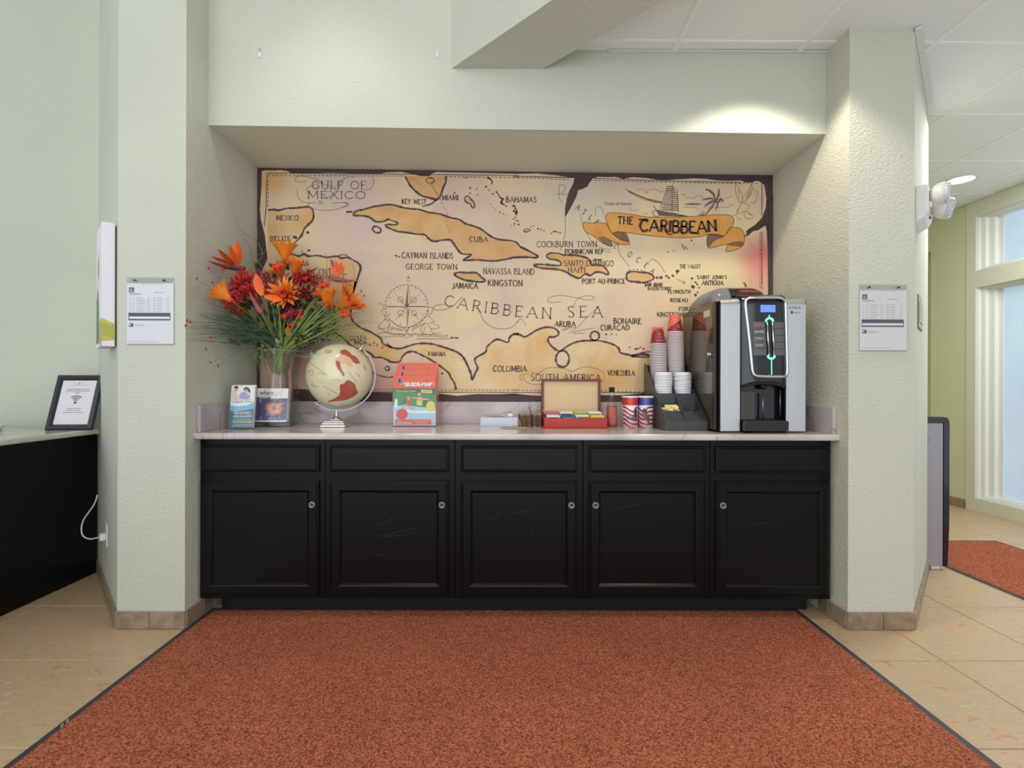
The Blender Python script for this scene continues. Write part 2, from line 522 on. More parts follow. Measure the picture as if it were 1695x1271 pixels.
# back wall of the niche and the lintel above it
b = MB(); b.box(XL-0.1, XR+0.1, YB, YB+0.05, 0, 2.75)
b.build('wall_back', M_WALL, kind='structure')
b = MB()
v = [(XL-0.05, YLN, ZLL), (XR+0.05, YLN, ZLR), (XR+0.05, YLN, ZHI), (XL-0.05, YLN, ZHI),
     (XL-0.05, YB+0.05, ZLL), (XR+0.05, YB+0.05, ZLR), (XR+0.05, YB+0.05, ZHI), (XL-0.05, YB+0.05, ZHI)]
b.add(v, [(0, 1, 2, 3), (0, 4, 5, 1), (3, 2, 6, 7)])
fixn(b.build('wall_lintel', M_WALL, kind='structure'))
b = MB(); e = 0.0015
b.add([(XL, YLN+0.001, ZLL-e), (XR, YLN+0.001, ZLR-e), (XR, YB, ZLR-e), (XL, YB, ZLL-e)], [(0, 1, 2, 3)])
b.build('ceiling_niche', M_SOFF, kind='structure')
# columns left and right of the niche: front face, 45 degree face and niche side
b = MB(); b.prism([(XL, YB+0.05), (XL, YCO), (XCL, YCO), LEND, (-2.60, 3.45), (XL, 3.45)], -0.005, ZHI)
b.build('wall_left_column', M_WALL, kind='structure')
b = MB(); b.prism([(XR, YB+0.05), (XR, YCO), (XCR, YCO), REND, (2.45, 3.29), (2.45, 3.45), (XR, 3.45)], -0.005, ZHI)
b.build('wall_right_column', M_WALLR, kind='structure')
b = MB(); b.box(-5.2, -2.55, 3.2862, 3.40, -0.005, ZHI)
b.build('wall_left', M_WALLL, kind='structure')
b = MB(); b.box(2.35, 2.45, 3.30, 6.2, -0.005, 3.0)
b.build('wall_hall_inner', M_GREEN, kind='structure')
b = MB(); b.box(2.45, 4.6, 6.1, 6.2, -0.005, 3.0)
b.build('wall_hall_end', M_GREEN, kind='structure')
# right hand wall of the hall with a tall window in a cream surround and a doorway recess
XW = 4.48
b = MB()
b.box(XW, XW+0.12, 4.97, 5.40, -0.005, 2.99)
b.box(XW, XW+0.12, 5.40, 6.1, 2.61, 2.99)
b.box(XW+0.10, XW+0.22, 5.40, 6.1, -0.005, 2.61)
b.build('wall_right', M_GREEN, kind='structure')
b = MB()
Y0, Y1 = 1.9, 4.97
b.box(XW-0.012, XW+0.12, 4.871, Y1, 0.0, 2.985)           # casing post
b.box(XW-0.012, XW+0.12, Y0, 4.871, 0.0, 0.125)           # bottom rail
b.box(XW-0.012, XW+0.12, Y0, 4.871, 2.80, 2.985)          # header
b.box(XW-0.012, XW+0.12, Y0, 4.871, 2.125, 2.286)         # transom bar
win = b.build('window_1', M_CREAM, kind='structure')
b = MB()
for z0, z1 in ((0.125, 2.125), (2.286, 2.80)):
    b.prism([(XW+0.0, 4.8705), (XW+0.006, 4.855), (XW+0.020, 4.850), (XW+0.026, 4.81), (XW+0.05, 4.80), (XW+0.056, 4.75), (XW+0.085, 4.74), (XW+0.09, 4.70), (XW+0.12, 4.70), (XW+0.12, 4.8705)], z0, z1)
    for zz, sg in ((z0, 1), (z1, -1)):
        for k, (xo, hh) in enumerate(((0.012, .014), (0.03, .026), (0.06, .038))):
            b.box(XW+xo, XW+0.12, Y0, 4.86-0.045*k, min(zz, zz+sg*hh), max(zz, zz+sg*hh))
b.build('window_frame', pm('white_frame', (226, 228, 226), 0.4), win)
M_PANE = pm('frosted_daylight_glass', (150, 168, 186), 0.25, emit=((176, 196, 216), 0.62), var=(2.5, 0.8), col2=(168, 184, 196))
b = MB(); b.box(XW+0.095, XW+0.10, Y0, 4.70, 0.14, 2.12); b.build('pane', M_PANE, win)
b = MB(); b.box(XW+0.095, XW+0.10, Y0, 4.70, 2.30, 2.79); b.build('pane', M_PANE, win)

# dropped ceiling over the right half with its grid, and the diagonal bulkhead
def clip_ceil(x0, x1, y0, y1):
    poly = [(x0, y0), (x1, y0), (x1, y1), (x0, y1)]
    out = []
    g = lambda p: p[0]+p[1]-2.80
    for i in range(4):
        a, c = poly[i], poly[(i+1) % 4]
        if g(a) >= 0: out.append(a)
        if (g(a) >= 0) != (g(c) >= 0):
            t = g(a)/(g(a)-g(c)); out.append((a[0]+(c[0]-a[0])*t, a[1]+(c[1]-a[1])*t))
    return out
b = MB(); b.prism([(0.1, 2.70), (3.4, -0.6), (5.2, -0.6), (5.2, 6.2), (2.4, 6.2), (2.4, 3.4), (2.70, 3.2778), (2.4, 2.70)], ZC+0.012, ZC+0.03)
ceil = b.build('ceiling', M_GRID, kind='structure')
GX = [0.878+0.6585*k for k in range(-2, 7)]
GY = [3.31+0.69*k for k in range(-4, 5)]
inset = 0.011
for i in range(len(GX)-1):
    for j in range(len(GY)-1):
        x0, x1, y0, y1 = GX[i]+inset, GX[i+1]-inset, GY[j]+inset, GY[j+1]-inset
        if x1 > XW-0.02: x1 = XW-0.02
        if x0 >= x1: continue
        if x1 < 2.3 and y0 > 2.65: continue
        if y0 < YLN < y1 and x0 < XCR: y1 = YLN-0.002 if x1 < XR+0.35 else y1
        if y1-y0 < 0.02: continue
        po = clip_ceil(x0, x1, y0, y1)
        if len(po) < 3: continue
        if (GX[i]+GX[i+1])/2 > 5: continue
        b = MB(); b.prism(po, ZC+0.004, ZC+0.013)
        b.build('ceiling_tile', M_CEIL, ceil)
b = MB()
for x in GX:
    ya = max(-0.5, 2.80-x); yb = 6.1 if x > 2.7 else YLN
    if x < XW and ya < yb: b.box(x-inset, x+inset, ya, yb, ZC, ZC+0.012)
for y in GY:
    xa = max(2.80-y, 0.2) if y < YLN else 2.45
    b.box(xa, XW, y-inset, y+inset, ZC+0.0006, ZC+0.012)
b.build('grid_bar', M_GRID, ceil)
# wall-angle trim where the ceiling meets the right 45 degree face and the hall wall
b = MB()
d = Vector((REND[0]-XCR, REND[1]-YCO, 0)); L = d.length; d.normalize(); n = Vector((d.y, -d.x, 0))
b.X = Matrix(((d.x, n.x, 0, XCR), (d.y, n.y, 0, YCO), (0, 0, 1, 0), (0, 0, 0, 1)))
b.box(-0.01, L-0.14, 0.001, 0.028, ZC-0.012, ZC)
b.box(-0.01, L-0.14, 0.001, 0.004, ZC-0.022, ZC)
b.X = None
b.box(XR-0.6, XR-0.001, YLN-0.02, YLN-0.001, ZC-0.003, ZC)
b.box(0.53, XR-0.001, YLN-0.018, YLN-0.001, ZC-0.004, ZC)
b.build('trim_1', M_WHITE, kind='structure')
# bulkhead
zb = 2.855
b = MB()
q = 2.9
pts = [(-0.292, YLN), (0.188, YLN), (0.188+q, YLN-q), (-0.292+q, YLN-q)]
b.prism(pts, zb, ZHI)
fixn(b.build('wall_bulkhead', M_WALL, kind='structure'))
# high ceiling over the left half
b = MB(); b.prism([(-5.2, -1.6), (3.0, -1.6), (3.0, -0.2), (0.1, 2.70), (XL, 3.3), (-5.2, 3.3)], ZHI, ZHI+0.05)
b.build('ceiling_lobby', M_CEIL, kind='structure')

# tiled baseboards
def baseboard(name, segs):
    b = MB()
    (x0, y0), (x1, y1), _ = segs[0]
    first = True; root = None
    for (a, c, cuts) in segs:
        a = Vector((a[0], a[1], 0)); c = Vector((c[0], c[1], 0))
        d = (c-a).normalized(); n = Vector((d.y, -d.x, 0)); L = (c-a).length
        X = Matrix(((d.x, n.x, 0, a.x), (d.y, n.y, 0, a.y), (0, 0, 1, 0), (0, 0, 0, 1)))
        if root is None:
            g = MB(); g.X = X; g.box(0, L, 0.0005, 0.004, 0, 0.080)
            root = g.build(name, M_GROUT, kind='structure')
            back = []
        else:
            g = MB(); g.X = X; g.box(0, L, 0.0005, 0.004, 0, 0.080); g.build('grout', M_GROUT, root)
        t = [0]+[k for k in cuts]+[L]
        for p, r_ in zip(t, t[1:]):
            g = MB(); g.X = X; g.box(p+0.0012, r_-0.0012, 0.0005, 0.011, 0.001, 0.086, 0.002)
            g.build('tile', M_BASE, root)
    return root
baseboard('baseboard_left', [((LEND[0], LEND[1]), (XCL, YCO), [0.33, 0.66]), ((XCL-0.006, YCO), (XL+0.006, YCO), [0.168]), ((XL, YCO), (XL, 2.74), [0.14])])
baseboard('baseboard_right', [((XR, 2.74), (XR, YCO), [0.09]), ((XR-0.006, YCO), (XCR+0.006, YCO), [0.175]), ((XCR, YCO), (REND[0], REND[1]), [0.33, 0.66])])
baseboard('baseboard_hall', [((XW, 5.40), (XW, 4.972), [])])

# ------------------------------------------------------------------ floor mats
def mat_mesh(name, x0, x1, y0, y1, label, cellx=0.02):
    M_RUB = pm('mat_rubber', (52, 54, 62), 0.6)
    M_PILE = MATS.get('mat_pile')
    if M_PILE is None:
        M_PILE = bpy.data.materials.new('mat_pile'); M_PILE.use_nodes = True
        nt = M_PILE.node_tree; bs = nt.nodes['Principled BSDF']; bs.inputs['Roughness'].default_value = 0.95
        bs.inputs['Specular IOR Level'].default_value = 0.1
        tc = nt.nodes.new('ShaderNodeTexCoord')
        n = nt.nodes.new('ShaderNodeTexNoise'); n.inputs['Scale'].default_value = 150; n.inputs['Detail'].default_value = 3
        nt.links.new(tc.outputs['Object'], n.inputs['Vector'])
        n3 = nt.nodes.new('ShaderNodeTexNoise'); n3.inputs['Scale'].default_value = 2.6; n3.inputs['Detail'].default_value = 3
        nt.links.new(tc.outputs['Object'], n3.inputs['Vector'])
        r = nt.nodes.new('ShaderNodeValToRGB'); e_ = r.color_ramp.elements
        e_[0].position = 0.34; e_[0].color = rgb((116, 58, 40)); e_[1].position = 0.66; e_[1].color = rgb((200, 120, 90))
        nt.links.new(n.outputs['Fac'], r.inputs['Fac'])
        r3 = nt.nodes.new('ShaderNodeValToRGB'); e_ = r3.color_ramp.elements
        e_[0].position = 0.35; e_[0].color = (0.90, 0.90, 0.90, 1); e_[1].position = 0.65; e_[1].color = (1.0, 1.0, 1.0, 1)
        nt.links.new(n3.outputs['Fac'], r3.inputs['Fac'])
        mx = nt.nodes.new('ShaderNodeMixRGB'); mx.blend_type = 'MULTIPLY'; mx.inputs['Fac'].default_value = 1
        nt.links.new(r.outputs['Color'], mx.inputs['Color1']); nt.links.new(r3.outputs['Color'], mx.inputs['Color2'])
        nt.links.new(mx.outputs['Color'], bs.inputs['Base Color'])
        bp = nt.nodes.new('ShaderNodeBump'); bp.inputs['Strength'].default_value = 0.9; bp.inputs['Distance'].default_value = 0.006
        nt.links.new(n.outputs['Fac'], bp.inputs['Height']); nt.links.new(bp.outputs['Normal'], bs.inputs['Normal'])
        MATS['mat_pile'] = M_PILE
    b = MB(); b.box(x0, x1, y0, y1, 0.0005, 0.004, 0.001)
    t = thing(name, ((x0+x1)/2, (y0+y1)/2, 0), label, 'floor mat')
    b.build('rubber_edge', M_RUB, t)
    # pile as a finely bumped sheet
    b = MB(); b.smooth = True
    ax, bx, ay, by = x0+0.022, x1-0.022, y0+0.022, y1-0.022
    nx = int((bx-ax)/0.012); ny = int((by-ay)/0.012)
    v = []; f = []
    for j in range(ny+1):
        for i in range(nx+1):
            ed = i in (0, nx) or j in (0, ny)
            z = 0.003 if ed else 0.0095+random.uniform(-0.0018, 0.0018)
            jx = 0 if ed else random.uniform(-0.003, 0.003); jy = 0 if ed else random.uniform(-0.003, 0.003)
            v.append((ax+(bx-ax)*i/nx+jx, ay+(by-ay)*j/ny+jy, z))
    for j in range(ny):
        for i in range(nx):
            a = j*(nx+1)+i; f.append((a, a+1, a+nx+2, a+nx+1))
    b.add(v, f)
    b.build('pile', M_PILE, t)
    return t
mat_1 = mat_mesh('floor_mat', -1.560, 1.555, 1.25, 2.733, 'large rust red carpet mat with black rubber edge in front of the black cabinets')
b = MB()
for k_, (dx_, dy_) in enumerate(((0, 0), (0.006, 0.012), (-0.002, 0.022), (0.007, -0.012))): b.box(-1.549+dx_-0.0015, -1.549+dx_+0.0035, 1.80+dy_, 1.807+dy_, 0.0041, 0.0047)
b.build('woven_label', pm('label_gold', (206, 196, 140), 0.6), mat_1, kind='stuff')
mat_mesh('floor_mat', 2.90, 3.775, 1.9, 3.94, 'smaller rust red mat in the hall right of the column')

# ------------------------------------------------------------------ black base cabinets
cuts = [XL+0.004, -0.9225, -0.2595, 0.396, 1.0475, 1.668]
doors = [(-1.546, -0.950, 1), (-0.895, -0.291, 1), (-0.228, 0.367, 1), (0.425, 1.021, 0), (1.074, 1.655, 0)]
YC = 2.631
where_c = ['leftmost black base cabinet beside the left column, lock at its door right edge',
           'black base cabinet second from left, its door covered in long curved scratches',
           'middle black base cabinet with a short white nick on its door',
           'black base cabinet second from right, lock near its left door edge, one faint curved scratch',
           'rightmost black base cabinet below the coffee machine']
scr = {1: [[(-0.67, .47), (-0.60, .50), (-0.53, .53)], [(-0.68, .425), (-0.60, .43), (-0.52, .45), (-0.42, .475)],
           [(-0.68, .405), (-0.60, .42), (-0.50, .43), (-0.42, .462)], [(-0.68, .335), (-0.65, .322), (-0.60, .33)], [(-0.50, .385), (-0.44, .387)]],
       2: [[(0.02, .535), (0.08, .545), (0.15, .56)], [(0.115, .465), (0.13, .445), (0.142, .42)], [(-0.11, .50), (-0.05, .52), (-0.02, .555)], [(0.20, .505), (0.28, .51)]],
       3: [[(0.52, .555), (0.60, .57), (0.68, .59), (0.73, .615)]], 4: [[(1.23, .475), (1.30, .487), (1.37, .505)]], 0: [[(-1.38, .60), (-1.34, .605)]]}
for k in range(5):
    x0, x1 = cuts[k], cuts[k+1]
    c = thing('base_cabinet', ((x0+x1)/2, 2.93, 0), where_c[k], 'cabinet', 'black base cabinets under the marble counter')
    b = MB(); b.box(x0+0.0008, x1-0.0008, YC, 3.20, 0.0987, 0.9155, 0.0015)
    b.build('body', M_BLACK, c)
    b = MB(); b.box(x0+(0.055 if k == 0 else 0.0), x1-(0.06 if k == 4 else 0.0), 2.735, 2.76, 0.0, 0.099)
    b.build('toe_kick', M_BLACKD, c)
    dx0, dx1, right = doors[k]
    b = MB()
    b.rings(dx0, dx1, 0.749, 0.884, [(0, YC-0.0003), (0, YC-0.013), (0.006, YC-0.0165), (0.008, YC-0.0165), (0.014, YC-0.021)])
    b.build('drawer', M_BLACK, c)
    b = MB()
    b.rings(dx0, dx1, 0.122, 0.703, [(0, YC-0.0003), (0, YC-0.012), (0.005, YC-0.0155), (0.007, YC-0.0155), (0.013, YC-0.021),
                                     (0.046, YC-0.021), (0.052, YC-0.019), (0.060, YC-0.009)])
    dr = b.build('door', M_BLACK, c)
    kx = (dx1-0.032) if right else (dx0+0.033)
    b = MB(); b.smooth = True
    b.lathe([(0.017, 0), (0.017, -0.004), (0.0155, -0.007), (0.011, -0.008), (0.0105, -0.0055), (0.0, -0.0055)], (kx, YC-0.021, 0.583), 24, 'y')
    b.m = 1; b.smooth = False
    b.box(kx-0.0075, kx+0.0075, YC-0.0285, YC-0.0265, 0.581, 0.585)
    b.box(kx-0.003, kx+0.003, YC-0.029, YC-0.0264, 0.579, 0.587)
    b.build('lock', [pm('lock_nickel', (138, 138, 138), 0.4, 0.5), M_BLACKD], dr)
    if k in scr:
        b = MB()
        for s_ in scr[k]:
            ribbon(b, smooth_pts(s_, 4), 0.0016, lambda x, z: (x, YC-0.0096, z), taper=True)
        b.build('scratch', M_SCR, dr, kind='stuff')
# chipped paint flecks along the lower edge
# ------------------------------------------------------------------ marble worktop and splashes
ct = thing('countertop', (0.058, 2.9, 0.918), 'long pale veined marble worktop on the black cabinets', 'countertop')
ZT = 0.9485
b = MB()
prof = [(2.5815, 0.9175), (2.5775, 0.9215), (2.5765, 0.933), (2.5775, 0.9435), (2.5815, 0.948), (2.588, ZT), (3.228, ZT), (3.228, 0.9175)]
b.prism(prof, XL+0.0005, XR-0.0005, 'x')
fixn(b.build('slab', M_MARBLE, ct))
b = MB(); b.box(XL+0.001, XR-0.001, 3.208, 3.2285, ZT, 1.086, 0.002); b.build('backsplash', M_SPLASH, ct)
b = MB(); b.box(XL+0.001, XL+0.022, 2.60, 3.2079, ZT, 1.086, 0.002); b.build('side_splash', M_SPLASH, ct)
b = MB(); b.box(XR-0.022, XR-0.001, 2.60, 3.2079, ZT, 1.086, 0.002); b.build('side_splash', M_SPLASH, ct)
# ------------------------------------------------------------------ the painted map mural
GL = {
 'A': (0.86, ['0,0 .43,1 .86,0', '.16,.36 .70,.36']), 'B': (0.62, ['.05,0 .05,1', 's.05,1 .40,.98 .52,.78 .38,.56 .05,.54', 's.05,.54 .46,.52 .62,.28 .42,.02 .05,0']),
 'C': (0.72, ['s.72,.84 .50,1 .22,.92 .04,.62 .04,.34 .22,.06 .48,0 .72,.16']), 'D': (0.76, ['.05,0 .05,1', 's.05,1 .44,.96 .74,.70 .74,.30 .44,.04 .05,0']),
 'E': (0.56, ['.05,0 .05,1', '.05,1 .52,1 .52,.9', '.05,.53 .42,.53', '.05,0 .55,0 .56,.1']), 'F': (0.52, ['.05,0 .05,1', '.05,1 .52,1 .52,.9', '.05,.53 .42,.53']),
 'G': (0.78, ['s.70,.84 .50,1 .22,.92 .04,.62 .04,.34 .22,.06 .48,0 .70,.12', '.70,.12 .70,.42', '.52,.42 .80,.42']), 'H': (0.72, ['.05,0 .05,1', '.67,0 .67,1', '.05,.52 .67,.52']),
 'I': (0.10, ['.05,0 .05,1']), 'J': (0.38, ['s.33,1 .33,.3 .26,.02 .08,-.1 -.04,.02']), 'K': (0.66, ['.05,0 .05,1', '.62,1 .07,.48', '.22,.60 .66,0']),
 'L': (0.52, ['.05,1 .05,0', '.05,0 .50,0 .52,.12']), 'M': (0.92, ['.06,0 .10,1', '.10,1 .46,.12 .82,1', '.82,1 .88,0']), 'N': (0.76, ['.05,0 .05,1', '.05,1 .70,0', '.70,0 .70,1']),
 'O': (0.84, ['s.42,1 .12,.86 .02,.5 .12,.14 .42,0 .72,.14 .82,.5 .72,.86 .42,1']), 'P': (0.58, ['.05,0 .05,1', 's.05,1 .42,.98 .58,.74 .40,.50 .05,.48']),
 'R': (0.64, ['.05,0 .05,1', 's.05,1 .40,.98 .54,.76 .38,.54 .05,.52', '.30,.52 .66,0']), 'S': (0.54, ['s.50,.86 .32,1 .10,.92 .07,.70 .28,.54 .48,.38 .50,.14 .28,0 .04,.14']),
 'T': (0.66, ['.33,0 .33,1', '.02,.88 .02,1 .64,1 .64,.88']), 'U': (0.72, ['.05,1 .05,.30', 's.05,.30 .14,.06 .36,0 .58,.06 .67,.30', '.67,.30 .67,1']),
 'V': (0.74, ['0,1 .37,0 .74,1']), 'W': (1.06, ['0,1 .26,0 .53,.92 .80,0 1.06,1']), 'X': (0.70, ['.02,1 .66,0', '.66,1 .02,0']), 'Y': (0.68, ['0,1 .34,.5 .34,0', '.34,.5 .68,1']),
 'Z': (0.62, ['.04,.88 .04,1 .58,1 .02,0 .60,0 .60,.12']), '-': (0.28, ['.04,.45 .24,.45']), '.': (0.10, ['.03,0 .09,.05']), "'": (0.12, ['.08,1 .04,.8']),
 '2': (0.5, ['s.04,.8 .2,1 .44,.86 .40,.56 .04,0', '.04,0 .48,0']), '0': (0.5, ['s.25,1 .05,.7 .05,.3 .25,0 .45,.3 .45,.7 .25,1']), ',': (0.1, ['.06,.05 .02,-.15']),
 'Ç': (0.72, ['s.72,.84 .50,1 .22,.92 .04,.62 .04,.34 .22,.06 .48,0 .72,.16', '.40,0 .46,-.12 .36,-.2']), ' ': (0.38, [])}
def parse(s_):
    sm = s_.startswith('s')
    pts = [tuple(float(q) for q in t.split(',')) for t in s_.lstrip('s').split()]
    return sm, pts
def hand_text(mb, txt, path, h, w, M, gap=0.20, serif=True, bold=1.0):
    """hand-lettered serif capitals stretched along a baseline path (2D points, mural plane metres)"""
    tot = sum(GL[c][0]+gap for c in txt)-gap
    seg = [math.dist(a, c) for a, c in zip(path, path[1:])]; Lp = sum(seg)
    kx = Lp/tot
    def at(s_):
        s_ = max(0.0, min(s_, Lp-1e-6))
        for (a, c), l in zip(zip(path, path[1:]), seg):
            if s_ <= l: t = s_/l; return (a[0]+(c[0]-a[0])*t, a[1]+(c[1]-a[1])*t), ((c[0]-a[0])/l, (c[1]-a[1])/l)
            s_ -= l
        return path[-1], (1, 0)
    x = 0
    for c in txt:
        adv, strokes = GL[c]
        o, d = at((x+adv/2)*kx)
        def T(q):
            u = (q[0]-adv/2)*kx; v_ = q[1]*h
            return (o[0]+d[0]*u-d[1]*v_, o[1]+d[1]*u+d[0]*v_)
        for st in strokes:
            sm, pts = parse(st)
            pp = smooth_pts(pts, 3) if sm else pts
            if not sm:
                for p, r_ in zip(pts, pts[1:]):
                    dx = abs(r_[0]-p[0]); ww = w*(1.15 if dx < 0.2 else 1.0 if dx < 0.5 and p[1] > r_[1] else 0.72)
                    ribbon(mb, [T(p), T(((p[0]+r_[0])/2, (p[1]+r_[1])/2)), T(r_)], ww*bold, M, jit=0.25)
                if serif:
                    for e_, nb in ((pts[0], pts[1]), (pts[-1], pts[-2])):
                        if (abs(e_[1]) < 0.01 or abs(e_[1]-1) < 0.01) and abs(nb[1]-e_[1]) > 0.3:
                            ribbon(mb, [T((e_[0]-0.10, e_[1])), T((e_[0]+0.10, e_[1]))], w*0.7, M)
            else: ribbon(mb, [T(q) for q in pp], w*bold, M, jit=0.25)
        x += adv+gap

def CR(o, s_=3.852):
    return lambda x, y: (o[0]+x/s_, o[1]+y/s_)
cA, cB, cC, cD = CR((420, 260)), CR((850, 260)), CR((420, 450)), CR((850, 450))
cE = CR((980, 270), 5.468); cF = CR((1000, 290), 6.519); cG = CR((600, 450), 8.475); cP = lambda x, y: (x, y)
def W(px, py):
    p = P(px, py, YB); return (p.x, p.z)
def wl(cr, s_):
    """'x,y x,y ...' in reading coordinates -> mural plane points"""
    out = []
    for t in s_.split():
        x, y = t.split(','); out.append(W(*cr(float(x), float(y))))
    return out
def LAY(k):
    y = YB-0.0006-0.00045*k
    return lambda x, z: (x, y, z)

def paper_mat():
    m = bpy.data.materials.new('mural_watercolour'); m.use_nodes = True
    nt = m.node_tree; b = nt.nodes['Principled BSDF']; b.inputs['Roughness'].default_value = 0.7
    b.inputs['Specular IOR Level'].default_value = 0.2
    tc = nt.nodes.new('ShaderNodeTexCoord')
    n = nt.nodes.new('ShaderNodeTexNoise'); n.inputs['Scale'].default_value = 2.4; n.inputs['Detail'].default_value = 5; n.inputs['Distortion'].default_value = 0.6
    nt.links.new(tc.outputs['Object'], n.inputs['Vector'])
    r = nt.nodes.new('ShaderNodeValToRGB'); e_ = r.color_ramp.elements
    e_[0].position = 0.34; e_[0].color = rgb((214, 186, 168)); e_[1].position = 0.68; e_[1].color = rgb((228, 208, 164))
    k = e_.new(0.50); k.color = rgb((220, 198, 170))
    nt.links.new(n.outputs['Fac'], r.inputs['Fac']); cur = r.outputs['Color']
    n2 = nt.nodes.new('ShaderNodeTexNoise'); n2.inputs['Scale'].default_value = 5; n2.inputs['Detail'].default_value = 3
    nt.links.new(tc.outputs['Object'], n2.inputs['Vector'])
    tints = [((560, 300), 0.30, (186, 184, 182), 0.8), ((600, 380), 0.42, (206, 180, 182), 0.75), ((740, 300), 0.28, (200, 172, 182), 0.7),
             ((960, 330), 0.42, (190, 190, 184), 0.85), ((1140, 310), 0.30, (204, 196, 178), 0.6), ((1270, 430), 0.26, (214, 130, 126), 1.0), ((1262, 490), 0.22, (222, 170, 150), 0.8),
             ((1130, 470), 0.45, (228, 208, 162), 0.7), ((1000, 420), 0.35, (222, 206, 172), 0.6), ((880, 560), 0.35, (222, 190, 166), 0.6),
             ((480, 620), 0.28, (216, 170, 160), 0.8), ((640, 640), 0.34, (220, 172, 164), 0.85), ((800, 430), 0.4, (208, 190, 178), 0.6), ((450, 300), 0.15, (222, 170, 120), 0.8),
             ((560, 620), 0.3, (214, 170, 160), 0.7), ((700, 500), 0.3, (212, 190, 172), 0.6), ((1050, 600), 0.25, (226, 184, 168), 0.7)]
    geo = nt.nodes.new('ShaderNodeNewGeometry')
    for (pp, rad, col, amt) in tints:
        c = W(*pp)
        d = nt.nodes.new('ShaderNodeVectorMath'); d.operation = 'DISTANCE'
        nt.links.new(geo.outputs['Position'], d.inputs[0]); d.inputs[1].default_value = (c[0], YB, c[1])
        ad = nt.nodes.new('ShaderNodeMath'); ad.operation = 'MULTIPLY_ADD'; ad.inputs[1].default_value = 0.30; 
        nt.links.new(n2.outputs['Fac'], ad.inputs[0]); nt.links.new(d.outputs['Value'], ad.inputs[2])
        mr = nt.nodes.new('ShaderNodeMapRange'); mr.interpolation_type = 'SMOOTHSTEP'
        mr.inputs['From Min'].default_value = 0.15; mr.inputs['From Max'].default_value = 0.15+rad
        mr.inputs['To Min'].default_value = amt*(0.72 if col[2] > 175 else 1); mr.inputs['To Max'].default_value = 0
        nt.links.new(ad.outputs[0], mr.inputs['Value'])
        mx = nt.nodes.new('ShaderNodeMixRGB'); mx.inputs['Color2'].default_value = rgb(col)
        nt.links.new(mr.outputs[0], mx.inputs['Fac']); nt.links.new(cur, mx.inputs['Color1']); cur = mx.outputs['Color']
    nt.links.new(cur, b.inputs['Base Color'])
    return m
M_PAPER = paper_mat()
M_INK = pm('mural_ink', (72, 54, 58), 0.7, var=(30, 0.8), col2=(92, 70, 66))
M_INKT = pm('mural_thin_ink', (116, 92, 88), 0.7)
M_INKM = pm('mural_letter_ink', (78, 60, 56), 0.7)
M_EDGE = pm('mural_dark_edge', (62, 46, 54), 0.65, var=(8, 0.9), col2=(86, 60, 62))
M_LAND = pm('mural_land', (222, 200, 160), 0.7, var=(3.4, 1.4), col2=(214, 168, 110))
M_LAND2 = pm('mural_orange_land', (220, 182, 126), 0.7, var=(6, 1.0), col2=(204, 154, 102))
M_BAN = pm('banner_gold', (226, 172, 92), 0.7, var=(7, 0.9), col2=(216, 142, 62))
M_BAN2 = pm('banner_shade', (150, 112, 86), 0.7, var=(12, 0.9), col2=(120, 92, 76))
M_PALE = pm('mural_pale', (222, 210, 200), 0.7)

mu = thing('map_mural', (P(850, 660, YB).x, YB, 1.088), 'large painted map of the Caribbean with torn dark edges on the niche back wall', 'mural')
# dark surround sheet
tl, tr_, br, bl = W(425.7, 276.3), W(1279.6, 289.2), W(1281, 672), W(424.5, 664.5)
b = MB(); M0 = LAY(0)
rag = []
def ragline(a, c, n, amp):
    for i in range(n):
        t = i/n; rag.append((a[0]+(c[0]-a[0])*t+random.uniform(-amp, amp), a[1]+(c[1]-a[1])*t+random.uniform(-amp, amp)))
ragline(tl, tr_, 90, 0.0016); ragline(tr_, (br[0], 1.087), 40, 0.0016); ragline((br[0], 1.087), (bl[0], 1.087), 2, 0); ragline((bl[0], 1.087), tl, 40, 0.0016)
fill(b, rag, M0)
b.build('dark_surround', M_EDGE, mu)
paper = wl(cA, '52,88 85,84 130,86 170,83 215,90 240,103 300,104 400,103 480,100 560,102 640,104 720,105 800,107 850,98 940,95 985,104 1040,116 1080,125 1120,124 1140,104 1165,95 1230,97 1300,98 1400,100 1500,103 1600,106 1690,108')
paper += wl(cB, '30,107 90,106 150,104 200,110 260,116 320,124 388,134 380,170 352,222 338,270 328,330 328,388 340,368 365,322 400,255 410,214 440,203 470,190 484,164 505,136 540,126 600,128 650,126 700,141 760,128 850,134 920,146 980,148 1050,142 1150,136 1230,140 1300,150 1370,152 1450,150 1478,164 1520,163 1545,152 1565,155 1598,178 1612,260 1608,320 1585,385 1540,432 1500,458 1482,474 1488,500 1470,514 1500,498 1525,474 1560,466 1605,436 1614,470 1620,600 1622,848')
paper += wl(cD, '1622,100 1618,400 1620,600 1600,780 1400,778 1100,775 840,772')
paper += wl(cD, '700,785 560,786 480,768 300,776 180,790 100,786 0,776')
paper += wl(cC, '1690,775 1560,780 1420,778 1300,790 1180,776 1100,768 900,772 700,766 500,760 380,758 280,744 180,755 90,762 60,750')
paper += wl(cC, '40,720 45,600 46,500 48,300 44,100 50,0')
paper += wl(cA, '92,700 84,600 78,560 72,500 62,460 46,400 40,330 46,250 50,170')
b = MB(); fill(b, paper, LAY(1)); b.build('paper', M_PAPER, mu)
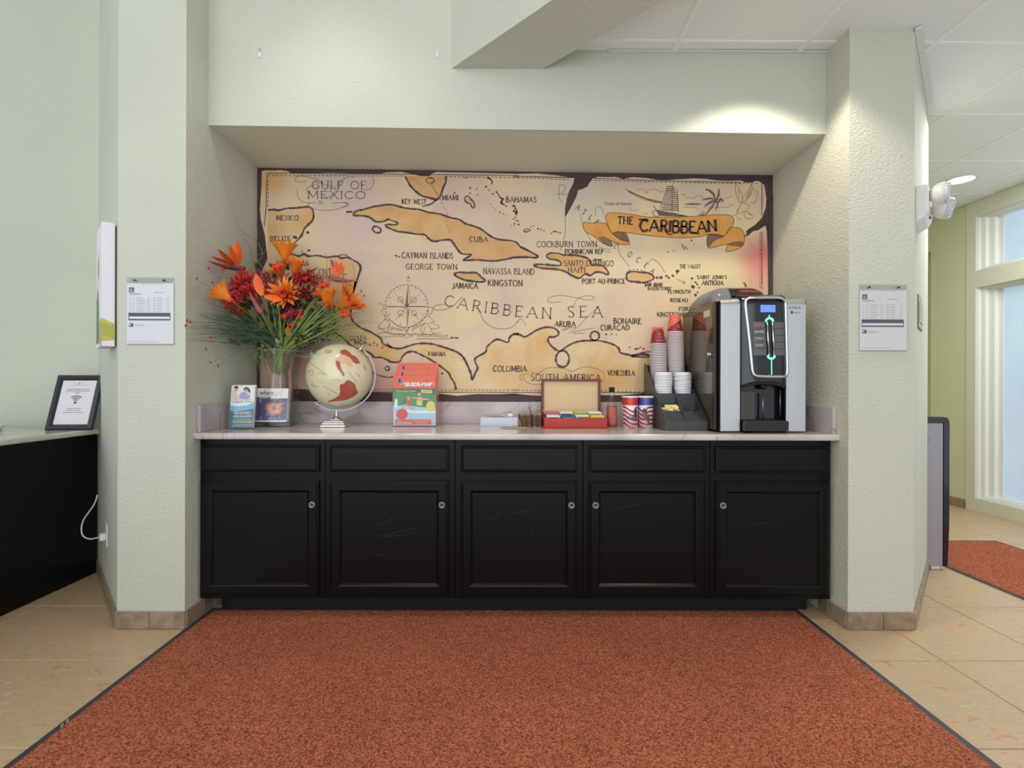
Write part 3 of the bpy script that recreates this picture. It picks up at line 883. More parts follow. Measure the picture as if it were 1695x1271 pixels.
# land fills
b = MB(); ML = LAY(2)
mexico = wl(cA, '92,338 130,335 160,340 210,328 260,326 310,320 350,318 372,330 382,360 378,400 350,430 325,455 310,490 285,525 262,545 240,580 220,620')
hond = wl(cA, '220,620 250,620 290,632 320,618 350,632 400,628 440,634 470,640 530,632 560,645 600,640 640,660 672,680 682,710 670,750 655,800 640,848')
cam_n = wl(cC, '650,60 635,130 625,200 618,260 630,310 680,355 740,380 790,410 815,430 822,455 850,470 890,485 940,488 980,475 1030,460 1090,455 1150,462 1210,480 1270,500 1310,520 1340,550 1365,600 1385,650 1390,690 1415,640 1428,610 1410,570 1420,545 1480,510 1485,480 1530,440 1560,430 1620,450 1630,420 1660,395 1690,395')
col_n = wl(cD, '0,400 40,400 70,415 110,395 150,370 210,352 260,360 285,380 285,400 260,415 230,415 220,430 225,450 250,480 295,505 340,475 390,450 440,440 490,438 540,438 600,450 650,470 675,495 680,515 740,530 780,535 830,525 900,545 1000,580')
south = wl(cC, '1290,752 1280,710 1255,670 1240,640 1160,580 1110,550 1060,525 1020,508 975,515 945,545 930,572 880,575 850,560 810,545 770,545 745,520 710,505 670,492 640,480 610,460 575,425 540,400 470,350 380,330 250,260 120,180 50,100')
fill(b, mexico+hond+cam_n+col_n+wl(cD, '1100,620 1100,755')+south+wl(cC, '50,0')+wl(cA, '92,640 90,500'), ML)
b.build('mainland', M_LAND, mu)
cuba = wl(cA, '635,370 655,345 700,335 760,318 820,308 860,303 900,308 950,322 1000,330 1060,335 1110,352 1180,362 1230,378 1260,388 1310,398 1350,425 1400,440 1450,460 1510,505 1560,525 1650,535')+wl(cB, '25,550 40,570 80,590 120,610 155,632 140,642 80,638 0,640')+wl(cA, '1640,645 1560,660 1500,662 1420,655 1340,660 1345,650 1390,622 1330,618 1300,590 1270,545 1250,528 1200,530 1150,538 1115,520 1090,495 1040,492 980,482 920,475 880,460 840,440 850,430 910,432 915,418 880,405 855,398 830,410 780,412 740,385 700,375')
florida = wl(cA, '965,122 985,160 1000,185 1040,225 1080,250 1150,268 1165,272 1190,250 1210,190 1225,160 1225,122')
jam = wl(cA, '1280,745 1310,735 1360,738 1420,738 1450,765 1478,790 1440,797 1390,790 1350,785 1300,765')
hisp = wl(cB, '210,630 235,612 290,615 320,625 380,625 430,632 480,650 500,685 560,690 595,720 605,750 560,735 520,735 490,755 455,745 420,772 370,755 330,730 270,715 190,710 130,695 145,685 200,685 250,690 300,690 300,670 270,655 230,650')
pr = wl(cB, '720,770 725,740 760,730 810,735 860,740 895,765 880,785 830,800 780,795 735,790')
tri = wl(cD, '750,540 800,520 870,508 960,520 960,560 870,545')
isl = wl(cA, '1345,262 1358,250 1372,252 1385,270 1405,290 1408,320 1392,322 1380,300 1352,285')
dot1 = wl(cB, '64,468 80,458 105,464 100,474 75,477')
for g_ in (cuba, florida, jam, hisp, pr, tri, isl, dot1):
    b = MB(); fill(b, g_, LAY(3)); b.build('island', M_LAND2, mu)
b = MB(); lake = [W(*cD(*q)) for q in disc_pts(312, 555, 42, 52, 20)]; fill(b, lake, LAY(3))
fill(b, [W(*cD(*q)) for q in disc_pts(518, 408, 27, 27, 16)], LAY(3))
fill(b, [W(*cG(*q)) for q in disc_pts(620, 480, 300, 300, 30)], LAY(2))
b.build('lake', M_PAPER, mu, kind='stuff')
# coast outlines
b = MB(); MI = LAY(4); w0 = 0.0115
def coast(pts, w=w0, closed=False): ribbon(b, smooth_pts(pts, 3, closed), w, MI, closed, jit=0.35)
coast(mexico); coast(hond+cam_n[:1]); coast(cam_n); coast(col_n); coast(south[:30])
for g_ in (cuba, jam, hisp, pr): coast(g_, w0, True)
coast(florida+wl(cA, '')); coast(wl(cA, '1165,272 1130,300 1075,315'), w0*0.8)
coast(lake, w0, True); coast([W(*cD(*q)) for q in disc_pts(518, 408, 28, 28, 16)], w0*0.9, True)
coast(tri, w0*0.7, True); coast(isl, w0*0.7, True); coast(dot1, w0*0.5, True)
coast([W(*cA(*q)) for q in disc_pts(785, 463, 28, 19, 14, 0.4)], w0*0.9, True)
coast(wl(cA, '590,351 610,350 630,348'), w0)
coast([W(*cA(*q)) for q in disc_pts(1125, 150, 27, 17, 14)], w0*0.5, True)
coast([W(*cC(*q)) for q in disc_pts(852, 615, 14, 13, 8)], w0*0.7, True)
coast(wl(cC, '755,640 800,660 860,672 890,668'), w0*0.5)
coast(wl(cA, '530,632 570,622 600,630'), w0*0.6)
coast(wl(cC, '850,455 865,470 880,482'), w0*0.7)
dots = {cA: [(908, 630, 9), (928, 636, 7), (1281, 229, 7), (1380, 198, 7), (1422, 203, 6), (1379, 232, 6), (1428, 240, 5), (265, 512, 16), (345, 480, 12), (312, 506, 5), (268, 560, 7), (250, 580, 5), (310, 600, 5), (352, 596, 10), (262, 575, 4),
             (1335, 128, 5), (1352, 132, 6), (1375, 130, 4), (1405, 132, 4), (1480, 190, 8), (1500, 210, 6), (1525, 235, 7), (1510, 302, 4), (1525, 320, 4), (1540, 335, 4), (1568, 352, 6), (1590, 362, 5), (1610, 372, 4), (1640, 436, 4), (1660, 436, 4), (1690, 430, 6),
             (1580, 292, 8), (1610, 314, 7), (1650, 315, 6), (1665, 330, 6), (1672, 350, 8), (1668, 385, 6), (1675, 405, 6)],
        cB: [(5, 345, 10), (18, 370, 6), (0, 395, 6), (30, 408, 6), (5, 425, 6), (30, 432, 6), (112, 443, 5), (126, 438, 5), (157, 457, 7), (176, 462, 5), (194, 470, 5), (240, 487, 6), (258, 475, 8), (272, 474, 6), (284, 480, 5), (298, 484, 6),
             (740, 720, 6), (765, 718, 5), (790, 718, 6), (815, 722, 5), (835, 730, 5), (915, 768, 12), (940, 768, 14), (975, 758, 10), (988, 770, 9), (1016, 757, 10), (1045, 727, 14), (1042, 742, 6), (1042, 778, 4), (1060, 785, 5), (1078, 795, 6), (1090, 803, 6),
             (1137, 774, 9), (1160, 798, 8), (1143, 826, 15), (1170, 812, 7), (1182, 832, 6), (1150, 556, 4), (1134, 531, 7), (985, 605, 5), (1015, 597, 4), (1032, 598, 3)],
        cD: [(590, 398, 9), (625, 396, 6), (655, 400, 5), (740, 480, 6), (780, 492, 9), (795, 488, 7), (810, 478, 6), (828, 490, 8), (1202, 648, 8), (1160, 148, 10), (1172, 130, 6)],
        cC: [(1202, 647, 9)]}
for cr, L_ in dots.items():
    for (x, y, r_) in L_:
        c_ = W(*cr(x, y)); rr = r_/3.852*YB/CAMF
        fill(b, [(c_[0]+u*random.uniform(0.75, 1.2), c_[1]+v_*random.uniform(0.75, 1.2)) for u, v_ in disc_pts(0, 0, rr, rr*0.75, 8, random.uniform(-0.6, 0.6))], MI)
for s_ in ('1490,128 1505,140 1520,155 1515,175', '1545,218 1560,240 1575,262 1592,268 1575,290 1600,305', '1655,305 1672,330 1680,355 1665,362'):
    coast(wl(cA, s_), w0*0.8)
coast(wl(cB, '510,654 535,655 560,653'), w0*0.9)
coast(wl(cB, '1075,555 1078,572 1090,580 1084,590'), w0*0.5); coast(wl(cB, '1096,566 1100,580 1110,590'), w0*0.5)
coast(wl(cB, '1465,800 1475,810 1482,830'), w0*0.7)
coast(wl(cE, '1270,690 1320,682 1370,668 1400,645 1420,620'), w0*0.5)
b.build('coastline', M_INK, mu, kind='stuff')
# hatched tear, inner frame line and stitched dashes
b = MB(); MI2 = LAY(4.4)
for pts in (wl(cA, '86,104 500,106 900,110 1300,114 1690,119'), wl(cB, '0,124 200,128 380,132'), wl(cB, '512,136 900,150 1300,160 1450,163'),
            wl(cB, '1582,160 1583,250 1582,370'), wl(cB, '1582,478 1583,700 1583,848'), wl(cD, '1583,0 1584,70'), wl(cA, '86,104 83,200 80,320 68,440'),
            wl(cC, '290,762 700,766 1100,766 1690,768'), wl(cD, '0,768 200,768'), wl(cD, '560,768 840,770')):
    ribbon(b, smooth_pts(pts, 4), 0.0045, MI2, jit=0.2)
def dashes(pts, on=0.014, off=0.012, w=0.004):
    pts = smooth_pts(pts, 8)
    s_ = 0; cur = [pts[0]]
    for a, c in zip(pts, pts[1:]):
        L_ = math.dist(a, c); n = max(1, int(L_/0.003))
        for i in range(n):
            t = (i+1)/n; p = (a[0]+(c[0]-a[0])*t, a[1]+(c[1]-a[1])*t)
            s_ += L_/n
            if (s_ % (on+off)) < on: cur.append(p)
            else:
                if len(cur) > 1: ribbon(b, [cur[0], cur[-1]], w, MI2)
                cur = [p]
for pts in (wl(cA, '94,119 500,120 960,122'), wl(cA, '1225,126 1450,128 1690,132'), wl(cB, '0,132 200,138 380,146'), wl(cB, '490,148 800,156 1200,166 1575,170'),
            wl(cA, '93,119 92,220 92,330'), wl(cB, '1571,480 1571,650 1571,848'), wl(cC, '190,748 600,750 1100,751 1690,753'), wl(cD, '0,753 180,755'), wl(cD, '556,757 700,762 840,765')):
    dashes(pts)
b.build('border_line', M_INK, mu, kind='stuff')
# lettering
b = MB(); MT = LAY(5)
px_m = YB/CAMF
def lab(txt, cr, x0, y0, x1, y1, h, w=0.0048, gap=0.24, mb=None):
    sc = (cr(100, 0)[0]-cr(0, 0)[0])/100
    hand_text(mb or b, txt, [W(*cr(x0, y0)), W(*cr(x1, y1))], h*sc*px_m, w, MT, gap)
for a in (('GULF OF', cA, 372, 203, 716, 205, 50, .0042), ('MEXICO', cA, 345, 264, 712, 266, 46, .0042), ('MEXICO', cA, 147, 403, 285, 403, 30), ('BELIZE', cA, 107, 535, 236, 535, 30),
          ('HONDURAS', cA, 150, 691, 348, 691, 30), ('CENTRAL', cA, 385, 758, 590, 748, 42, .0038), ('AMERICAS', cA, 370, 798, 580, 790, 34, .0038), ('KEY WEST', cA, 946, 298, 1100, 301, 30),
          ('MIAMI', cA, 1203, 275, 1303, 275, 32), ('BAHAMAS', cP, 838, 334.8, 887.6, 335, 8.8), ('CUBA', cA, 1377, 540, 1493, 541, 32), ('CAYMAN ISLANDS', cA, 946, 643, 1270, 648, 36),
          ('GEORGE TOWN', cA, 971, 715, 1296, 717, 34, .0042), ('NAVASSA ISLAND', cP, 800, 453.4, 884, 454.8, 9.8, .0042), ('JAMAICA', cA, 1267, 836, 1428, 838, 33, .006), ('KINGSTON', cP, 808, 472.9, 864.5, 473.6, 9.5, .0055),
          ('COCKBURN TOWN', cB, 148, 574, 530, 574, 36, .004), ('DOMINICAN REP', cB, 328, 616, 572, 617, 28, .0052), ('SANTO DOMINGO', cB, 320, 695, 636, 697, 36, .004), ('HAITI', cB, 348, 736, 455, 737, 32, .005),
          ('PORT-AU-PRINCE', cB, 438, 807, 710, 806, 30), ('SAN JUAN', cB, 836, 824, 946, 824, 22, .0052), ('BASSETERRE', cD, 856, 117, 1006, 115, 19, .0038), ('THE VALLEY', cB, 1059, 709, 1193, 708, 24, .0036),
          ("SAINT JOHN'S", cB, 1170, 777, 1358, 777, 22, .0042), ('ANTIGUA', cB, 1201, 815, 1336, 816, 27), ('PLYMOUTH', cD, 986, 138, 1126, 137, 22, .0042), ('ROSEAU', cD, 1000, 191, 1109, 191, 22, .0046),
          ('FORT', cD, 1056, 246, 1132, 246, 22, .0046), ('KINGSTOWN', cD, 916, 284, 1100, 285, 26, .0042), ('BONAIRE', cD, 638, 330, 812, 331, 34, .0058), ('CURAÇAO', cD, 556, 371, 738, 370, 32, .0055), ('ARUBA', cD, 263, 348, 394, 350, 33, .0055),
          ('SEA', cD, 346, 290, 566, 288, 70, .0052, .55), ('COLOMBIA', cP, 816.5, 614.8, 871.5, 615, 9.4, .0055), ('SOUTH AMERICA', cD, 110, 693, 556, 696, 42, .0048), ('VENEZUELA', cD, 601, 659, 772, 660, 31, .0055),
          ('COSTA', cC, 613, 434, 719, 434, 26, .0046), ('RICA', cC, 644, 461, 719, 461, 22, .0046), ('PANAMA', cC, 1114, 535, 1222, 537, 26, .0045), ('200 KM', cC, 1253, 426, 1304, 426, 11, .0026), ('OCEAN', cC, 350, 522, 520, 506, 34, .0036)):
    lab(*a)
path = smooth_pts(wl(cP, '735,505.5 760,510 790,515.5 835,521.5 870,525 912,527.5'), 4)
hand_text(b, 'CARIBBEAN', path, 17.5*px_m, .0052, MT, 0.42)
for ch, x, y, rot in (('A', 412, 320, -.5), ('T', 452, 350, -.55), ('L', 492, 385, -.6), ('A', 533, 412, -.65), ('C', 655, 568, -.9), ('O', 742, 620, -.5), ('C', 795, 655, -.5), ('E', 846, 690, -.6), ('A', 886, 728, -.6)):
    c_ = W(*cB(x, y)); h = 34/3.852*px_m; adv = GL[ch][0]; L_ = adv*h*0.8
    d_ = (math.cos(rot), math.sin(rot)); s0 = (c_[0]-d_[0]*L_/2+d_[1]*h/2, c_[1]-d_[1]*L_/2-d_[0]*h/2)
    hand_text(b, ch, [s0, (s0[0]+d_[0]*L_, s0[1]+d_[1]*L_)], h, .0036, MT)
b.build('lettering', M_INKM, mu, kind='stuff')
# thin flourishes, compass rose, pictures
b = MB()
def thin(cr, s_, w=0.0022, n=5): ribbon(b, smooth_pts(wl(cr, s_), n), w, LAY(4.7), taper=False)
for s_ in ('330,125 290,122 265,138 275,158 310,160 335,150', '330,125 400,140 430,165 460,180 520,190 560,150 600,130 645,128', '430,250 480,255 530,210 570,160', '440,160 390,175 340,200 345,230', '760,130 765,170 740,205 690,210',
           '280,205 285,260 330,290 400,292', '430,292 415,280 430,282 445,292 430,300 405,295', '500,295 560,290 600,300 590,315 560,318', '360,290 350,310 400,335 480,340 540,330 600,305 600,292 560,290'):
    thin(cA, s_, 0.0026)
thin(cA, '1130,170 1160,220 1195,278', 0.004)
for k in range(8):
    p0, p1 = [(1197, 285), (1215, 320), (1232, 350), (1233, 380), (1228, 405), (1232, 430), (1240, 450), (1248, 470)][k], [(1203, 300), (1222, 335), (1235, 365), (1233, 392), (1228, 418), (1236, 442), (1244, 462), (1252, 480)][k]
    ribbon(b, [W(*cA(*p0)), W(*cA(*p1))], 0.0032, LAY(4.7))
for s_ in ('290,205 295,180 320,180 330,200 310,230', '275,238 300,236 340,238', '290,210 290,260 310,290', '405,235 410,210', '328,390 330,450 322,520 298,600', '425,360 440,420 470,490 500,540 560,580 620,590', '525,375 520,340 540,315 560,325 575,370',
           '580,600 620,608', '640,548 660,555 668,580 680,620 740,700', '865,670 880,650 920,670 950,710 965,740', '640,560 635,545 655,545 668,555'):
    thin(cB, s_, 0.0024)
for s_ in ('300,190 250,195 220,190 230,165 300,150 400,165 480,180 515,165 505,155 450,155 400,180 380,230', '550,215 500,260 440,320 400,360 350,392', '450,390 380,390 420,375 500,360 515,358', '395,355 330,360 310,372 350,365',
           '110,640 160,645 210,615 280,610 340,620 370,635 410,618 460,605 540,620 580,650 570,690 540,700', '100,650 50,655 40,675 60,690', '60,660 80,700 140,718 200,705 190,690', '80,340 50,300 20,320'):
    thin(cD, s_, 0.0024)
thin(cC, '1220,205 1160,215 1150,238 1180,245 1260,225 1310,180 1330,160', 0.0028); thin(cC, '1400,215 1440,250 1460,300 1500,340 1560,362 1640,355 1690,310', 0.003)
thin(cC, '1040,427 1130,427 1250,427', 0.003)
cx_, cy_ = 620, 480
for i in range(36):
    a0, a1 = 2*PI*i/36, 2*PI*(i+0.6)/36
    ribbon(b, [W(*cG(cx_+298*math.cos(a0), cy_+298*math.sin(a0))), W(*cG(cx_+298*math.cos(a1), cy_+298*math.sin(a1)))], 0.0048, LAY(4.7))
fill(b, wl(cG, '640,175 600,480 628,500 640,480'), LAY(4.7)); fill(b, wl(cG, '632,500 652,560 632,780'), LAY(4.7))
thin(cG, '650,200 670,400 645,480'); thin(cG, '610,500 618,600 630,770')
for s_ in ('340,485 480,488 600,496', '640,486 760,484 900,488'): thin(cG, s_, 0.0035)
for s_ in ('340,490 600,490', '640,490 900,490', '560,430 620,490 700,560', '680,430 620,490 560,560'): thin(cG, s_, 0.0026)
for (x, y, r_) in ((535, 390, 38), (720, 395, 38), (537, 580, 40), (725, 578, 38)):
    ribbon(b, [W(*cG(*q)) for q in disc_pts(x, y, r_, r_, 16)], 0.0026, LAY(4.7), True)
for (x0, y0, x1, y1) in ((440, 280, 550, 410), (820, 275, 705, 410), (460, 670, 545, 590), (800, 670, 725, 590)):
    for k in range(7):
        t = k/6; fill(b, [W(*cG(*q)) for q in disc_pts(x0+(x1-x0)*t, y0+(y1-y0)*t, 4+5*t, 4+5*t, 8)], LAY(4.7))
fill(b, wl(cG, '645,35 655,90 645,100 635,90'), LAY(4.7)); fill(b, wl(cG, '610,100 632,80 628,95'), LAY(4.7)); fill(b, wl(cG, '680,100 660,80 662,95'), LAY(4.7))
for s_ in ('620,135 645,118 665,135', '520,225 530,245', '370,350 400,375', '740,250 745,225', '885,385 850,405', '360,605 400,580', '830,590 865,605', '540,715 530,745', '720,700 740,725',
           '250,430 215,455', '250,430 290,470 300,520 270,540 285,590 320,600 330,650', '310,600 320,680', '930,500 975,495 985,530 960,590 920,600 925,530', '985,510 1010,525',
           '330,660 290,690 240,740 220,790 260,800 330,790 380,760 360,700 330,660', '230,780 320,830 300,850', '330,665 420,700 500,760 590,790 620,850', '380,720 360,800 340,860 420,800',
           '880,630 940,630 990,680 1015,700 960,715 930,720', '880,630 800,700 720,750 650,780 620,850', '910,720 960,790 1020,800 1080,775 1050,745 990,730', '960,790 980,850 1100,860', '890,720 820,780 840,870 890,760',
           '210,890 240,860 340,850 480,870 560,870', '210,890 280,915 400,905 520,910', '520,880 540,915 565,890 550,860', '590,860 585,910 620,925 650,900 640,850', '670,870 690,910 700,860', '700,860 820,880 950,880 1100,890 1200,890 1150,915 1050,905 900,905 760,900', '590,780 620,840 655,780'):
    thin(cG, s_, 0.0024, 4)
for i in range(14): thin(cG, '%d,%d %d,%d' % (400+i*13, 770+i*2, 396+i*13, 800+i*3), 0.0018); thin(cG, '%d,%d %d,%d' % (700+i*14, 790-i*7, 695+i*14, 830-i*8), 0.0018)
for i in range(22): thin(cG, '%d,%d %d,%d %d,%d' % (360+i*30, 870+(i % 3)*10, 380+i*30, 862+(i % 4)*9, 402+i*30, 874+(i % 2)*9), 0.002)
# ship, clouds, palm, hummingbird
for s_ in ('230,145 300,195 400,235 500,262 620,285', '235,155 310,210 420,262 540,292 620,298', '350,160 430,155 455,200 470,170 530,150 580,165 610,185 650,160', '820,210 870,210 885,250 920,240 960,255 990,230 1040,225 1070,245 1075,265',
           '850,345 1000,350', '1120,350 1350,345', '1300,260 1380,220', '1600,130 1640,180 1660,165', '1655,185 1630,290 1600,300 1580,290', '1340,320 1370,330 1400,310',
           '1410,90 1420,200 1450,280 1480,300 1490,240 1470,170 1410,90', '1590,95 1560,190 1500,230 1490,300 1560,240 1595,160 1590,95', '1480,300 1450,370 1430,410 1480,400 1540,400 1600,440 1590,470 1530,460 1500,410', '1500,300 1560,320 1550,370 1500,400', '1430,395 1445,360',
           '1550,420 1600,430', '1440,150 1470,200', '1435,190 1465,230', '1440,230 1470,260', '1570,130 1530,210', '1585,170 1530,250', '1580,200 1530,260', '1380,440 1420,430 1440,420', '1430,450 1460,470 1480,490',
           '270,345 280,370 300,385', '300,380 380,378', '415,412 470,415'):
    thin(cF, s_, 0.0022, 4)
for i in range(24):
    x = 265+i*15; y = 165+120*(1-(1-i/24)**1.6)
    thin(cF, '%d,%d %d,%d' % (x, y, x+22, y+22), 0.0036, 1)
hull = wl(cF, '560,372 600,440 800,448 880,440 800,420 780,412 700,400 620,385'); fill(b, hull, LAY(4.7))
thin(cF, '520,400 560,380 590,440 540,440 520,400', 0.004); thin(cF, '530,325 560,372', 0.004); thin(cF, '600,370 660,190 680,120', 0.003)
for i in range(13):
    y = 115+i*21; x0 = 672-i*5; x1 = 760+min(i, 6)*7
    fill(b, wl(cF, '%d,%d %d,%d %d,%d %d,%d' % (x0+random.randint(0, 12), y, x1, y+8, x1-5, y+8+random.randint(8, 12), x0+6, y+random.randint(6, 12))), LAY(4.7))
thin(cF, '735,90 730,400', 0.003); thin(cF, '790,140 800,400', 0.003)
fill(b, wl(cF, '1200,270 1215,280 1160,360 1110,415 1085,440 1100,410 1150,340'), LAY(4.7))
for s_ in ('1205,262 1190,200 1150,160 1095,145 1085,160 1130,175 1170,215 1195,265', '1205,262 1225,200 1235,140 1245,160 1245,220 1215,265', '1205,262 1150,240 1090,250 1045,275 1090,268 1150,262', '1205,262 1140,280 1090,320 1075,350 1120,320 1190,285', '1205,265 1260,245 1285,270 1285,305 1270,280 1240,265 1210,275', '1205,265 1235,300 1225,350 1190,390 1212,340 1212,300'):
    fill(b, wl(cF, s_), LAY(4.7))
fill(b, [W(*cF(*q)) for q in disc_pts(1240, 283, 14, 14, 8)], LAY(4.7))
for i in range(10): thin(cF, '%d,%d %d,%d' % (1060, 440, 1005+i*12, 380+abs(5-i)*10), 0.0016, 1)
for i in range(8): thin(cF, '%d,%d %d,%d' % (800+i*10, 436+i % 3*4, 880+i*4, 442), 0.002, 1)
fill(b, wl(cF, '860,312 950,300 1060,310 1000,322 900,322'), LAY(4.7))
b.build('pen_drawing', M_INKT, mu, kind='stuff')
# banner
b = MB(); MBn = LAY(5.2)
tailL = wl(cE, '-60,620 -85,560 -60,535 0,545 60,540 130,550 150,590 185,640 250,690 330,715 335,735 270,737 200,712 170,700 180,755 120,735 60,700 0,650')
tailR = wl(cE, '1240,590 1320,585 1360,610 1378,660 1370,730 1330,770 1260,795 1210,797 1225,735 1180,740 1070,770 1045,740 1040,690 1062,645 1190,665')
main = wl(cE, '120,500 128,470 150,455 200,450 330,462 500,488 700,492 900,485 1100,470 1200,470 1255,480 1282,515 1270,560 1190,662 1060,645 960,668 800,676 650,668 500,655 330,632 220,622 185,640 150,580')
fill(b, tailL, MBn); fill(b, tailR, MBn); fill(b, main, LAY(5.6))
b.build('banner', M_BAN, mu, kind='stuff')
b = MB()
sh = [wl(cE, '60,675 120,672 165,705 182,752 120,735'), wl(cE, '185,640 225,625 300,632 322,668 334,712 260,690'), wl(cE, '1062,645 1130,645 1185,662 1100,705 1050,762 1040,700'), wl(cE, '1225,737 1290,715 1350,715 1370,732 1340,752 1280,748')]
for g_ in sh: fill(b, g_, LAY(6))
b.build('banner_fold', M_BAN2, mu, kind='stuff')
b = MB()
for g_ in [tailL, tailR, main]+sh: ribbon(b, smooth_pts(g_, 3, True), 0.0032, LAY(6.4), True)
b.build('banner_outline', pm('banner_ink', (96, 62, 50), 0.7), mu, kind='stuff')
b = MB(); MT = LAY(6.8)
hand_text(b, 'THE', [W(*cF(145, 527)), W(*cF(310, 533))], 80/6.519*px_m, 0.008, MT, 0.22)
def blk(txt, path, h): hand_text(b, txt, path, h, 0.0145, MT, 0.16, serif=False)
hand_text(b, 'C', [W(*cF(385, 606)), W(*cF(470, 606))], 120/6.519*px_m, 0.014, MT)
ribbon(b, wl(cF, '372,482 420,479 475,481'), 0.011, MT)
blk('ARIBBEAN', smooth_pts([W(*cF(485, 610)), W(*cF(700, 618)), W(*cF(900, 626)), W(*cF(1060, 622)), W(*cF(1215, 606))], 4), 128/6.519*px_m)
ribbon(b, smooth_pts(wl(cF, '620,560 670,620 710,640 750,632'), 4), 0.009, MT, taper=True)
ribbon(b, smooth_pts(wl(cF, '940,610 980,630 1030,632'), 4), 0.009, MT)
put_text(b, 'Tropic of Cancer', MT, W(*cF(0, 318))[0], W(*cF(0, 320))[1], 0.016, x1=W(*cF(300, 320))[0])
b.build('banner_lettering', pm('banner_letter_ink', (66, 42, 46), 0.7), mu, kind='stuff')
# ------------------------------------------------------------------ things on the walls
def frameX(o, d, n):
    """local (along wall, out of wall, up) -> world"""
    return Matrix(((d[0], n[0], 0, o[0]), (d[1], n[1], 0, o[1]), (0, 0, 1, 0), (0, 0, 0, 1)))
M_PAPERW = pm('white_paper', (226, 224, 232), 0.5)
M_PAPERP = pm('pinkish_paper', (226, 218, 222), 0.5)
M_PRINT = pm('print_grey', (120, 120, 134), 0.6)
M_PRINTD = pm('print_dark', (70, 74, 90), 0.6)
M_PIN = pm('pin_metal', (70, 64, 58), 0.4, 0.6)
def notice(x0, x1, z0, z1, label, mp):
    Y = YCO
    t = thing('notice_sleeve', ((x0+x1)/2, Y, z0), label, 'notice')
    W_, H_ = x1-x0, z1-z0
    b = MB(); b.box(x0-0.004, x1+0.004, Y-0.0075, Y-0.0062, z0-0.004, z1+0.030); b.box(x0-0.004, x1+0.004, Y-0.0018, Y-0.0008, z0-0.004, z1+0.030)
    b.box(x0-0.004, x1+0.004, Y-0.0075, Y-0.0008, z0-0.0052, z0-0.004)
    b.build('sleeve', M_CLEAR, t)
    b = MB(); b.box(x0, x1, Y-0.0060, Y-0.0020, z0, z1); b.build('sheet', mp, t)
    yy = Y-0.0061; M = lambda x, z: (x, yy, z)
    g = lambda u, v: (x0+W_*u, z1-H_*v)
    b = MB(); bd = MB()
    def line(u0, u1, v, h=0.0045, mb=None):
        mb = mb or b
        u = u0
        while u < u1:
            l = random.uniform(0.012, 0.035); e = min(u+l, u1)
            fill(mb, [g(u, v), g(e, v), g(e, v-h/H_*0.6), g(u, v-h/H_*0.6)], M); u = e+0.010
    line(0.32, 0.78, 0.018, 0.003); line(0.05, 0.10, 0.018, 0.003)
    fill(bd, [g(.045, .07), g(.155, .07), g(.155, .155), g(.045, .155)], M)
    line(0.58, 0.80, 0.155, 0.004, bd); line(0.06, 0.30, 0.182, 0.006, bd); line(0.06, 0.20, 0.205, 0.003)
    for k in range(6):
        v = 0.25+k*0.0425
        line(0.06, 0.09, v, .004); line(0.13, 0.155, v, .005, bd if k else b); line(0.24, 0.24+random.uniform(.09, .18), v, .0045); line(0.44, 0.49, v, .0045); line(0.57, 0.62, v, .005); line(0.66, 0.75, v, .0045); line(0.86, 0.90, v, .004)
        fill(b, [g(.05, v+.015), g(.93, v+.015), g(.93, v+.0162), g(.05, v+.0162)], M)
    fill(b, [g(.215, .23), g(.219, .23), g(.219, .49), g(.215, .49)], M)
    fill(bd, [g(.035, .487), g(.935, .487), g(.935, .612), g(.035, .612)], M)
    line(0.06, 0.12, 0.64, .004)
    fill(bd, [g(.05, .66), g(.14, .66), g(.14, .72), g(.05, .72)], M)
    line(0.17, 0.36, 0.69, .005); line(0.17, 0.42, 0.706, .003); line(0.04, 0.68, 0.965, .003)
    b.build('small_print', M_PRINT, t, kind='stuff'); bd.build('dark_print', M_PRINTD, t, kind='stuff')
    b = MB(); M2 = lambda x, z: (x, yy-0.0004, z)
    fill(b, [g(.05, .548), g(.92, .548), g(.92, .588), g(.05, .588)], M2)
    for k in range(3): fill(b, [g(.062, .093+.02*k), g(.12+.008*k, .093+.02*k), g(.12+.008*k, .101+.02*k), g(.062, .101+.02*k)], M2)
    fill(b, [g(.062, .672), g(.09, .672), g(.09, .70), g(.062, .70)], M2)
    b.build('white_print', mp, t, kind='stuff')
    for u in (0.18, 0.81):
        x, z = g(u, -0.045)
        b = MB(); b.smooth = True
        b.lathe([(0.0022, 0), (0.0022, -0.008), (0.0045, -0.012), (0.0045, -0.016), (0.0, -0.017)], (x, Y, z), 12, 'y')
        b.build('pin', M_PIN, t)
a0, a1 = P(211.5, 469, YCO), P(288.3, 569.5, YCO)
notice(a0.x, a1.x, a1.z, a0.z, 'white schedule in a clear sleeve pinned to the left column', M_PAPERW)
a0, a1 = P(1422.3, 480.5, YCO), P(1499.3, 580, YCO)
notice(a0.x, a1.x, a1.z, a0.z, 'pinkish schedule in a clear sleeve pinned to the right column', M_PAPERP)

